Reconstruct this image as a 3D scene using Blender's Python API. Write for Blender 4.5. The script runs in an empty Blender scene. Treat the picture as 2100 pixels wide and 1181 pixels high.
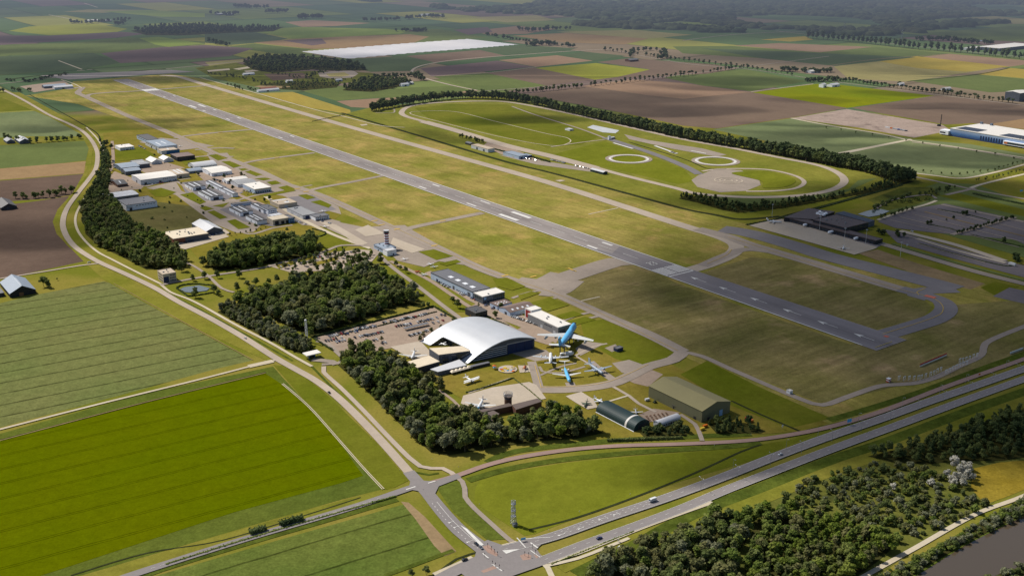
import bpy, math, random
import numpy as np
from mathutils import Vector, Matrix
random.seed(11)
rng = np.random.default_rng(11)
scene = bpy.context.scene
col = scene.collection
# ------------------------------------------------------------------ camera
F, CX, CY, HORIZON, CAM_H = 2146.0, 1050.0, 590.5, -125.0, 402.6
PITCH = math.atan((CY - HORIZON) / F)
CP, SP = math.cos(PITCH), math.sin(PITCH)
def at(px, py, z=0.0):
 """Surveyed point of the photograph turned into ground metres at height z."""
 u, v = (px - CX) / F, (CY - py) / F
 dx, dy, dz = u, CP + v * SP, -SP + v * CP
 t = (CAM_H - z) / -dz
 return Vector((dx * t, dy * t, z))
def pix(x, y, z=0.0):
 z -= CAM_H
 c = y * CP - z * SP
 if c < 1: return (-9999, -9999)
 return CX + F * x / c, CY - F * (y * SP + z * CP) / c
AZ = math.radians(125.9)                       # the runway's bearing
U = Vector((math.cos(AZ), math.sin(AZ), 0))    # along the runway, away from us
V = Vector((math.sin(AZ), -math.cos(AZ), 0))   # across the runway, to the right
ROT = AZ - math.pi / 2                         # local x = V, local y = U
def lin(c):
 c /= 255.0
 return c / 12.92 if c < .04045 else ((c + .055) / 1.055) ** 2.4
def S(r, g, b, k=0.72):
 """Base colour of a surface that looks (r, g, b) in full sun."""
 return (lin(r) * k, lin(g) * k, lin(b) * k, 1)
# ------------------------------------------------------------------ objects
def tag(o, label=None, cat=None, group=None, kind=None):
 if label: o['label'] = label
 if cat: o['category'] = cat
 if group: o['group'] = group
 if kind: o['kind'] = kind
 return o
def link(name, data, parent=None):
 o = bpy.data.objects.new(name, data)
 col.objects.link(o)
 if parent is not None: o.parent = parent
 return o
def thing(name, label, cat, loc=(0, 0, 0), rz=0.0, group=None):
 o = link(name, None)
 o.location = loc
 o.rotation_euler = (0, 0, rz)
 return tag(o, label, cat, group)
def copy_tree(o, parent=None):
 c = o.copy()
 col.objects.link(c)
 if parent is not None: c.parent = parent
 for ch in list(o.children): copy_tree(ch, c)
 return c
class MB:
 """Collects shapes and links them as ONE mesh."""
 def __init__(s): s.v, s.f, s.m = [], [], []
 def add(s, vs, fs, m=0):
  b = len(s.v)
  s.v += [tuple(p) for p in vs]
  s.f += [tuple(i + b for i in f) for f in fs]
  s.m += [m] * len(fs)
 def box(s, x0, y0, z0, x1, y1, z1, m=0, top=True, bottom=True):
  vs = [(x0, y0, z0), (x1, y0, z0), (x1, y1, z0), (x0, y1, z0), (x0, y0, z1), (x1, y0, z1), (x1, y1, z1), (x0, y1, z1)]
  fs = [(0, 1, 5, 4), (1, 2, 6, 5), (2, 3, 7, 6), (3, 0, 4, 7)]
  if top: fs.append((4, 5, 6, 7))
  if bottom: fs.append((3, 2, 1, 0))
  s.add(vs, fs, m)
 def prism(s, poly, z0, z1, m=0, cap=True):
  n = len(poly)
  vs = [(p[0], p[1], z0) for p in poly] + [(p[0], p[1], z1) for p in poly]
  fs = [(i, (i + 1) % n, n + (i + 1) % n, n + i) for i in range(n)]
  if cap: fs += [tuple(range(n, 2 * n)), tuple(reversed(range(n)))]
  s.add(vs, fs, m)
 def tube(s, p0, p1, r0, r1=None, n=8, m=0, cap=True):
  r1 = r0 if r1 is None else r1
  p0, p1 = Vector(p0), Vector(p1)
  d = (p1 - p0).normalized()
  a = d.orthogonal().normalized()
  b = d.cross(a)
  vs = []
  for p, r in ((p0, r0), (p1, r1)):
   vs += [p + (a * math.cos(2 * math.pi * i / n) + b * math.sin(2 * math.pi * i / n)) * r for i in range(n)]
  fs = [(i, (i + 1) % n, n + (i + 1) % n, n + i) for i in range(n)]
  if cap: fs += [tuple(reversed(range(n))), tuple(range(n, 2 * n))]
  s.add(vs, fs, m)
 def loft(s, rings, m=0, close=True, cap=True):
  n = len(rings[0])
  vs = [p for r in rings for p in r]
  fs = []
  for k in range(len(rings) - 1):
   for i in range(n if close else n - 1):
    j = (i + 1) % n
    fs.append((k * n + i, k * n + j, (k + 1) * n + j, (k + 1) * n + i))
  if cap:
   fs += [tuple(reversed(range(n))), tuple(range((len(rings) - 1) * n, len(rings) * n))]
  s.add(vs, fs, m)
 def mesh(s, name, mats, smooth=False):
  me = bpy.data.meshes.new(name)
  me.from_pydata(s.v, [], s.f)
  for mt in (mats if isinstance(mats, (list, tuple)) else [mats]): me.materials.append(mt)
  if any(s.m): me.polygons.foreach_set('material_index', s.m)
  if smooth: me.polygons.foreach_set('use_smooth', [True] * len(s.f))
  me.update()
  return me
 def build(s, name, mats, parent=None, smooth=False):
  return link(name, s.mesh(name, mats, smooth), parent)
# ------------------------------------------------------------------ node helpers
class Mat:
 def __init__(s, name):
  s.mat = bpy.data.materials.new(name)
  s.mat.use_nodes = True
  s.t = s.mat.node_tree
  s.t.nodes.clear()
  s.out = s.t.nodes.new('ShaderNodeOutputMaterial')
 def n(s, typ, ins=None, **kw):
  nd = s.t.nodes.new('ShaderNode' + typ)
  for k, v in kw.items(): setattr(nd, k, v)
  for k, v in (ins or {}).items():
   if isinstance(v, bpy.types.NodeSocket): s.t.links.new(v, nd.inputs[k])
   else: nd.inputs[k].default_value = v
  return nd
 def math(s, op, a, b=0.0, c=0.0, clamp=False):
  return s.n('Math', {0: a, 1: b, 2: c}, operation=op, use_clamp=clamp).outputs[0]
 def noise(s, vec, scale, detail=3.0, rough=.55):
  return s.n('TexNoise', {'Vector': vec, 'Scale': scale, 'Detail': detail, 'Roughness': rough}).outputs['Fac']
 def mix(s, f, a, b, mode='MIX'):
  nd = s.n('Mix', data_type='RGBA', blend_type=mode)
  for i, v in ((0, f), (6, a), (7, b)):
   if isinstance(v, bpy.types.NodeSocket): s.t.links.new(v, nd.inputs[i])
   else: nd.inputs[i].default_value = v
  return nd.outputs[2]
 def ramp(s, f, a, b, lo=0.0, hi=1.0):
  nd = s.n('MapRange', {'Value': f, 'From Min': a, 'From Max': b, 'To Min': lo, 'To Max': hi})
  nd.clamp = True
  return nd.outputs[0]
 def pos(s): return s.n('NewGeometry').outputs['Position']
 def obj(s): return s.n('TexCoord').outputs['Object']
 def dot(s, p, d): return s.n('VectorMath', {0: p, 1: d}, operation='DOT_PRODUCT').outputs['Value']
 def gain(s, c, f):
  """colour c times the value f"""
  nd = s.n('VectorMath', {0: c if isinstance(c, bpy.types.NodeSocket) else tuple(c)[:3]}, operation='SCALE')
  if isinstance(f, bpy.types.NodeSocket): s.t.links.new(f, nd.inputs['Scale'])
  else: nd.inputs['Scale'].default_value = f
  return nd.outputs[0]
 def diffuse(s, c, rough=1.0):
  b = s.n('BsdfDiffuse', {'Color': c})
  s.t.links.new(b.outputs[0], s.out.inputs['Surface'])
  return s.mat
 def principled(s, c, rough=.6, spec=.3, metal=0.0, **kw):
  ins = {'Base Color': c, 'Roughness': rough, 'Metallic': metal, 'Specular IOR Level': spec}
  ins.update(kw)
  b = s.n('BsdfPrincipled', ins)
  s.t.links.new(b.outputs[0], s.out.inputs['Surface'])
  return s.mat
def dirvec(deg): return (math.cos(math.radians(deg)), math.sin(math.radians(deg)), 0.0)
def ground_mat(name, c, c2=None, big=.004, bigamt=.5, mid=.03, midamt=.2, fine=.35, fineamt=.3,
    streak=None, tram=None, spots=None):
 """A ground surface: two tones mixed at field scale, mottling, mown streaks and tramlines."""
 m = Mat(name)
 p = m.pos()
 base = c
 n1 = m.noise(p, big, 4.0)
 if c2 is not None: base = m.mix(m.ramp(n1, .5 - .22 * bigamt - .08, .5 + .22 * bigamt + .08), c, c2)
 g = m.math('MULTIPLY_ADD', m.math('SUBTRACT', m.noise(p, mid, 3.0), .5), 2 * midamt, 1.0)
 nf = m.math('SUBTRACT', m.noise(p, fine, 3.0, .7), .5)
 g = m.math('MULTIPLY', g, m.math('MULTIPLY_ADD', nf, 2 * fineamt, 1.0))
 g = m.math('MULTIPLY', g, m.math('MULTIPLY_ADD', m.math('SUBTRACT', m.noise(p, fine * .3, 2.0, .6), .5), 1.3 * fineamt, 1.0))
 if streak:
  for ang, sp, amt in streak:
   a, b = dirvec(ang), dirvec(ang + 90)
   cv = m.n('CombineXYZ', {0: m.math('MULTIPLY', m.dot(p, b), 1.0 / sp), 1: m.math('MULTIPLY', m.dot(p, a), .08 / sp), 2: 0.0}).outputs[0]
   g = m.math('MULTIPLY', g, m.math('MULTIPLY_ADD', m.math('SUBTRACT', m.noise(cv, 1.0, 3.0, .6), .5), 2 * amt, 1.0))
 if tram:
  for ang, sp, w, amt, off in tram:
   q = m.math('MULTIPLY', m.math('ADD', m.math('ADD', m.dot(p, dirvec(ang + 90)), m.math('MULTIPLY', m.math('SUBTRACT', m.noise(p, .02), .5), 3.0)), off), 1.0 / sp)
   fr = m.math('ABSOLUTE', m.math('SUBTRACT', m.math('FRACT', q), .5))
   k = m.ramp(fr, .45 * w / sp, .75 * w / sp, 1.0 - amt, 1.0)
   k2 = m.ramp(m.noise(p, .09, 2.0), .3, .6, 0.55, 1.0)
   g = m.math('MULTIPLY', g, m.math('SUBTRACT', 1.0, m.math('MULTIPLY', m.math('SUBTRACT', 1.0, k), k2)))
 if spots:
  sc, thr, cc, amt = spots
  base = m.mix(m.math('MULTIPLY', m.ramp(m.noise(p, sc, 3.0), thr, thr + .12), amt), base, cc)
 return m.diffuse(m.gain(base, g))
def paint_mat(name, c, rough=.55, spec=.3, metal=0.0, dirt=.25, scale=.35, ribs=None, axis=2):
 """Painted or clad building surface with weathering, streaks and cladding ribs."""
 m = Mat(name)
 p = m.obj()
 st = m.n('VectorMath', {0: p, 1: (1.0, 1.0, .12)}, operation='MULTIPLY').outputs[0]
 g = m.math('MULTIPLY_ADD', m.math('SUBTRACT', m.noise(st, scale, 4.0, .65), .5), 2 * dirt, 1.0)
 g = m.math('MULTIPLY', g, m.math('MULTIPLY_ADD', m.math('SUBTRACT', m.noise(p, .06, 2.0), .5), dirt, 1.0))
 if ribs:
  s = m.n('SeparateXYZ', {0: p})
  w = m.math('ADD', s.outputs[0], s.outputs[1]) if axis == 2 else s.outputs[axis]
  fr = m.math('FRACT', m.math('MULTIPLY', w, 1.0 / ribs))
  g = m.math('MULTIPLY', g, m.ramp(fr, 0.0, .12, .78, 1.0))
 return m.principled(m.gain(c, g), rough, spec, metal)
# ------------------------------------------------------------------ ground shapes
LAID = []                                      # flat sheets, stacked 2 mm apart at the end
def laid(o, level):
 LAID.append((level, len(LAID), o))
 return o
def stack_sheets():
 for i, (_, _, o) in enumerate(sorted(LAID, key=lambda t: t[:2])): o.location.z = .02 + i * .002
GZ = .86                                       # top of the stack: painted lines, wheels
def inside(x, y, poly):
 r = False
 j = len(poly) - 1
 for i in range(len(poly)):
  if (poly[i][1] > y) != (poly[j][1] > y) and x < (poly[j][0] - poly[i][0]) * (y - poly[i][1]) / (poly[j][1] - poly[i][1]) + poly[i][0]: r = not r
  j = i
 return r
def smooth(pts, closed=False, step=9.0):
 """Catmull-Rom through ground points."""
 n = len(pts)
 if n < 3 and not closed: return [Vector(p) for p in pts]
 out = []
 for i in range(n if closed else n - 1):
  if closed: a, b, c, d = pts[(i - 1) % n], pts[i], pts[(i + 1) % n], pts[(i + 2) % n]
  else: a, b, c, d = pts[max(i - 1, 0)], pts[i], pts[i + 1], pts[min(i + 2, n - 1)]
  k = max(1, min(24, int((c - b).length / step)))
  for q in range(k):
   t = q / k
   out.append(.5 * ((2 * b) + (c - a) * t + (2 * a - 5 * b + 4 * c - d) * t * t + (3 * b - a - 3 * c + d) * t ** 3))
 if not closed: out.append(Vector(pts[-1]))
 return out
def sheet(name, pts, mat, level, label=None, kind='structure', world=False, curve=False, closed_step=6.0):
 """A flat ground surface from its outline."""
 z = 0.0
 P = [Vector((p[0], p[1], 0)) for p in pts] if world else [at(*p) for p in pts]
 if curve: P = smooth(P, True, closed_step)
 from mathutils.geometry import tessellate_polygon
 tris = tessellate_polygon([P])
 me = bpy.data.meshes.new(name)
 fs = []
 for t in tris:
  a, b, c = (P[i] for i in t)
  fs.append(t if (b - a).cross(c - a).z > 0 else (t[0], t[2], t[1]))
 me.from_pydata([(p.x, p.y, z) for p in P], [], fs)
 me.materials.append(mat)
 return laid(tag(link(name, me), label, None, None, kind), level)
def strip_geo(mb, P, w, z, closed=False, m=0):
 n = len(P)
 L = []
 for i in range(n):
  a = P[i - 1] if (i > 0 or closed) else P[i]
  b = P[(i + 1) % n] if (i < n - 1 or closed) else P[i]
  d = (b - a).normalized()
  nn = Vector((-d.y, d.x, 0))
  ww = w[i] if isinstance(w, list) else w
  L += [P[i] + nn * ww / 2, P[i] - nn * ww / 2]
 fs = []
 for i in range(n if closed else n - 1):
  j = (i + 1) % n
  fs.append((2 * i, 2 * i + 1, 2 * j + 1, 2 * j))
 mb.add([(p.x, p.y, z) for p in L], fs, m)
def road(name, pts, width, mat, level, label=None, closed=False, world=False, kind='structure', straight=False, edge=None):
 """A ribbon of ground surface along a centre line."""
 z = 0.0
 P = [Vector((p[0], p[1], 0)) for p in pts] if world else [at(*p) for p in pts]
 if not straight: P = smooth(P, closed)
 if isinstance(width, (tuple, list)):
  n = len(P)
  width = [width[0] + (width[1] - width[0]) * i / (n - 1) for i in range(n)]
 mb = MB()
 strip_geo(mb, P, width, z, closed)
 return laid(tag(mb.build(name, mat), label, None, None, kind), level)
# ------------------------------------------------------------------ ground materials
UA = 125.9
G = {}
G['verge'] = ground_mat('verge_grass', S(113, 118, 38), S(140, 130, 58), .01, .6, .05, .25, .5, .35, spots=(.02, .62, S(88, 100, 30), .7))
G['dry'] = ground_mat('dry_airfield_grass', S(160, 143, 80), S(126, 126, 52), .011, .45, .03, .30, .6, .5,
      streak=[(UA, 5.0, .3), (UA, 22.0, .25), (UA + 14, 9.0, .18)], spots=(.017, .56, S(176, 148, 90), .6))
G['dry2'] = ground_mat('mown_airfield_grass', S(146, 130, 86), S(116, 112, 60), .012, .6, .03, .32, .6, .5,
      streak=[(UA - 90, 7.0, .42), (UA - 86, 16.0, .28)], spots=(.015, .58, S(164, 138, 102), .7))
G['lawn'] = ground_mat('museum_lawn', S(118, 114, 40), S(142, 124, 58), .02, .7, .06, .25, .7, .4, streak=[(UA + 8, 6.0, .12)])
G['fresh'] = ground_mat('fresh_green_grass', S(98, 106, 26), S(120, 118, 42), .008, .6, .05, .2, .6, .3, streak=[(38, 5.0, .1), (UA, 8.0, .08)])
G['meadow'] = ground_mat('meadow_grass', S(106, 113, 30), S(124, 126, 40), .01, .7, .05, .2, .6, .3, streak=[(36, 9.0, .12), (70, 14.0, .1)], spots=(.02, .63, S(100, 112, 28), .6))
G['beet'] = ground_mat('muted_green_crop', S(105, 115, 64), S(119, 119, 72), .006, .5, .05, .14, .45, .55,
      streak=[(31, 1.6, .12), (31, 14.0, .1)], tram=[(31.5, 27.0, 2.0, .62, 0)])
G['bright'] = ground_mat('bright_green_crop', S(87, 100, 2), S(95, 101, 3), .006, .5, .05, .12, .5, .3,
       streak=[(31, 6.0, .08)], tram=[(31.0, 25.5, .7, .5, 0), (31.0, 25.5, .7, .5, 2.4)])
G['potato'] = ground_mat('green_row_crop', S(88, 104, 44), S(108, 115, 54), .012, .6, .05, .2, .5, .6,
       streak=[(31, 3.0, .15)], tram=[(31.0, 36.0, 1.6, .6, 8)])
G['dull'] = ground_mat('dull_green_grass', S(96, 95, 54), S(112, 104, 66), .01, .8, .05, .25, .6, .4, streak=[(UA, 7.0, .2)])
G['rim'] = ground_mat('dark_green_crop_rim', S(86, 99, 38), S(98, 106, 42), .01, .7, .05, .25, .5, .5, streak=[(31, 4.0, .15)])
G['track'] = ground_mat('test_track_green', S(112, 117, 44), S(136, 131, 58), .01, .6, .05, .25, .6, .4, streak=[(UA - 16, 7.0, .2)])
G['golden'] = ground_mat('golden_grass', S(158, 134, 44), S(138, 122, 50), .02, .8, .06, .3, .5, .5)
G['parkpale'] = ground_mat('pale_parking', S(190, 174, 156), S(170, 154, 138), .03, .8, .1, .2, .6, .25)
G['plough'] = ground_mat('dark_ploughed_soil', S(98, 82, 72), S(112, 94, 82), .008, .6, .04, .15, .5, .25, streak=[(36, 4.0, .08)])
G['tan'] = ground_mat('tan_stubble', S(150, 122, 90), S(160, 134, 98), .006, .6, .03, .12, .3, .2, streak=[(UA, 10.0, .1)])
G['brown'] = ground_mat('brown_soil', S(117, 99, 86), S(130, 111, 94), .004, .7, .02, .1, .3, .15, streak=[(UA - 18, 16.0, .07)])
G['brownlt'] = ground_mat('pale_brown_soil', S(160, 132, 106), S(146, 120, 100), .003, .7, .02, .1, .3, .15, streak=[(UA - 18, 16.0, .06)])
G['sage'] = ground_mat('grey_green_crop', S(112, 124, 84), S(128, 134, 94), .003, .7, .02, .15, .3, .2, streak=[(UA - 18, 14.0, .1)])
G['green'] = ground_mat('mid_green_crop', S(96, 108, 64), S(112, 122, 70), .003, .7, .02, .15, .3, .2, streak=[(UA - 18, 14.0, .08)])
G['deep'] = ground_mat('deep_green_crop', S(84, 98, 72), S(94, 106, 74), .003, .7, .02, .12, .3, .2, streak=[(UA - 18, 14.0, .08)])
G['vivid'] = ground_mat('vivid_green_crop', S(108, 124, 6), S(140, 138, 8), .004, .8, .02, .12, .3, .2, streak=[(UA - 18, 14.0, .1)])
G['lime'] = ground_mat('light_green_crop', S(124, 144, 66), S(140, 150, 72), .003, .7, .02, .12, .3, .2)
G['ochre'] = ground_mat('ochre_crop', S(176, 150, 66), S(160, 146, 74), .003, .8, .02, .12, .3, .2, streak=[(UA - 18, 20.0, .12)])
G['olive'] = ground_mat('olive_crop', S(148, 140, 92), S(160, 148, 98), .003, .8, .02, .12, .3, .2, streak=[(UA - 18, 20.0, .12)])
G['yellow'] = ground_mat('yellow_green_crop', S(158, 154, 58), S(140, 146, 60), .003, .8, .02, .12, .3, .2)
G['mauve'] = ground_mat('mauve_brown_soil', S(112, 96, 96), S(122, 104, 100), .003, .7, .02, .1, .3, .15)
G['rough'] = ground_mat('rough_scrub_ground', S(88, 96, 40), S(116, 114, 54), .01, .9, .05, .4, .4, .5, spots=(.03, .55, S(60, 66, 36), .8))
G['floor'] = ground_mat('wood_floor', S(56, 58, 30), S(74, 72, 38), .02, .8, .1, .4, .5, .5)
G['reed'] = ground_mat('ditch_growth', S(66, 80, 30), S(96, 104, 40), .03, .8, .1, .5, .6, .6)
G['ditch'] = ground_mat('ditch_water_and_bank', S(48, 54, 36), S(62, 66, 40), .03, .6, .1, .4, .6, .4)
G['concrete'] = ground_mat('pale_concrete', S(196, 182, 164), S(184, 170, 150), .02, .6, .08, .1, .6, .15)
G['taxi'] = ground_mat('worn_grey_asphalt', S(170, 156, 142), S(154, 142, 130), .01, .7, .06, .12, .5, .15, streak=[(UA, 6.0, .07)])
G['taxipale'] = ground_mat('pale_worn_asphalt', S(192, 176, 158), S(176, 162, 146), .008, .7, .05, .1, .5, .12, streak=[(UA, 6.0, .06)])
G['runway'] = ground_mat('runway_asphalt', S(158, 149, 144), S(148, 140, 136), .006, .7, .05, .08, .5, .12,
       streak=[(UA, 3.0, .08), (UA, 11.0, .08)])
G['newtar'] = ground_mat('dark_new_asphalt', S(138, 133, 133), S(127, 122, 123), .008, .7, .05, .1, .5, .12, streak=[(UA, 5.0, .08)])
G['tarmac'] = ground_mat('road_asphalt', S(150, 143, 140), S(138, 132, 130), .01, .6, .08, .08, .6, .12)
G['redroad'] = ground_mat('reddish_asphalt', S(168, 140, 128), S(156, 132, 122), .01, .6, .08, .1, .6, .15)
G['paving'] = ground_mat('brown_paving', S(172, 152, 134), S(158, 140, 124), .02, .8, .1, .15, .6, .2)
G['parking'] = ground_mat('dark_parking_asphalt', S(130, 122, 122), S(118, 111, 112), .01, .7, .05, .12, .5, .2, streak=[(UA - 8, 5.5, .18)])
G['sand'] = ground_mat('pale_track', S(208, 196, 172), S(196, 182, 156), .02, .6, .1, .1, .6, .15)
G['rubble'] = ground_mat('pink_grey_rubble', S(178, 158, 144), S(160, 142, 130), .01, .9, .04, .25, .2, .35, spots=(.03, .58, S(110, 96, 88), .7))
G['earth'] = ground_mat('bare_brown_earth', S(162, 136, 104), S(134, 118, 84), .012, .9, .05, .2, .3, .3, streak=[(UA - 4, 8.0, .2)])
G['white'] = ground_mat('white_marking', S(222, 219, 212), None, .01, 0, .1, .15, 1.0, .3)
G['yellowpaint'] = ground_mat('yellow_marking', S(212, 178, 92), None, .01, 0, .1, .06, 1.0, .1)
G['redpaint'] = ground_mat('red_marking', S(206, 120, 100), None, .01, 0, .1, .06, 1.0, .1)
G['brick'] = ground_mat('red_brick_island', S(174, 146, 132), S(164, 136, 122), .1, .8, .3, .1, 1.0, .15)
G['pool'] = ground_mat('pale_skid_surface', S(204, 206, 206), S(188, 192, 196), .02, .7, .1, .08, .5, .1)
mw = Mat('water')
wp = mw.pos()
bmp = mw.n('Bump', {'Height': mw.noise(wp, .8, 3.0), 'Strength': .12, 'Distance': .3}).outputs[0]
wb = mw.n('BsdfPrincipled', {'Base Color': S(86, 75, 60), 'Roughness': .08, 'Specular IOR Level': .6, 'Normal': bmp})
mw.t.links.new(wb.outputs[0], mw.out.inputs['Surface'])
G['water'] = mw.mat
mpd = Mat('pond_surface')
pb = mpd.n('BsdfPrincipled', {'Base Color': S(104, 112, 112), 'Roughness': .1, 'Specular IOR Level': .8})
mpd.t.links.new(pb.outputs[0], mpd.out.inputs['Surface'])
G['pond'] = mpd.mat
G['plastic'] = ground_mat('white_crop_cover', S(222, 218, 216, .86), S(188, 188, 194, .86), .0018, .9, .01, .10, .2, .05, streak=[(UA, 40.0, .08)])
# the base: grass close by, a patchwork of polder fields beyond
def base_mat():
 m = Mat('polder_ground')
 p = m.pos()
 rot = 126.5
 a, b = m.dot(p, dirvec(rot)), m.dot(p, dirvec(rot - 90))
 row = m.math('FLOOR', m.math('MULTIPLY', a, 1 / 900.0))
 bb = m.math('ADD', m.math('MULTIPLY', b, 1 / 330.0), m.math('MULTIPLY', row, .37))
 cv = m.n('CombineXYZ', {0: row, 1: m.math('FLOOR', bb), 2: 3.7}).outputs[0]
 wn = m.n('TexWhiteNoise', {'Vector': cv}, noise_dimensions='3D').outputs['Value']
 r = m.n('ValToRGB', {'Fac': wn})
 e = r.color_ramp
 e.interpolation = 'CONSTANT'
 cs = [S(96, 116, 74), S(124, 106, 98), S(84, 104, 72), S(118, 130, 74), S(140, 124, 102), S(90, 110, 80), S(150, 148, 78), S(104, 118, 82)]
 while len(e.elements) < len(cs): e.elements.new(.5)
 for i, c in enumerate(cs):
  e.elements[i].position = i / len(cs)
  e.elements[i].color = c
 edge = m.math('MINIMUM', m.math('ABSOLUTE', m.math('SUBTRACT', m.math('FRACT', bb), .5)), 1.0)
 f1 = m.ramp(edge, .47, .485, 1.0, .72)
 f2 = m.ramp(m.math('ABSOLUTE', m.math('SUBTRACT', m.math('FRACT', m.math('MULTIPLY', a, 1 / 900.0)), .5)), .482, .49, 1.0, .7)
 far = m.gain(r.outputs[0], m.math('MULTIPLY', m.math('MULTIPLY', f1, f2), m.math('MULTIPLY_ADD', m.noise(p, .004, 4.0), .5, .75)))
 near = m.mix(m.ramp(m.noise(p, .012, 4.0), .4, .6), S(114, 117, 40), S(138, 128, 58))
 near = m.gain(near, m.math('MULTIPLY_ADD', m.noise(p, .4, 3.0, .7), .7, .65))
 s = m.n('SeparateXYZ', {0: p})
 k = m.ramp(s.outputs[1], 2500.0, 2600.0)
 return m.diffuse(m.mix(k, near, far))
mb = MB()
mb.add([(-30000, -4000, 0), (30000, -4000, 0), (30000, 40000, 0), (-30000, 40000, 0)], [(0, 1, 2, 3)])
tag(mb.build('ground', base_mat()), 'flat polder ground reaching to the hazy distance', None, None, 'structure')
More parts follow.
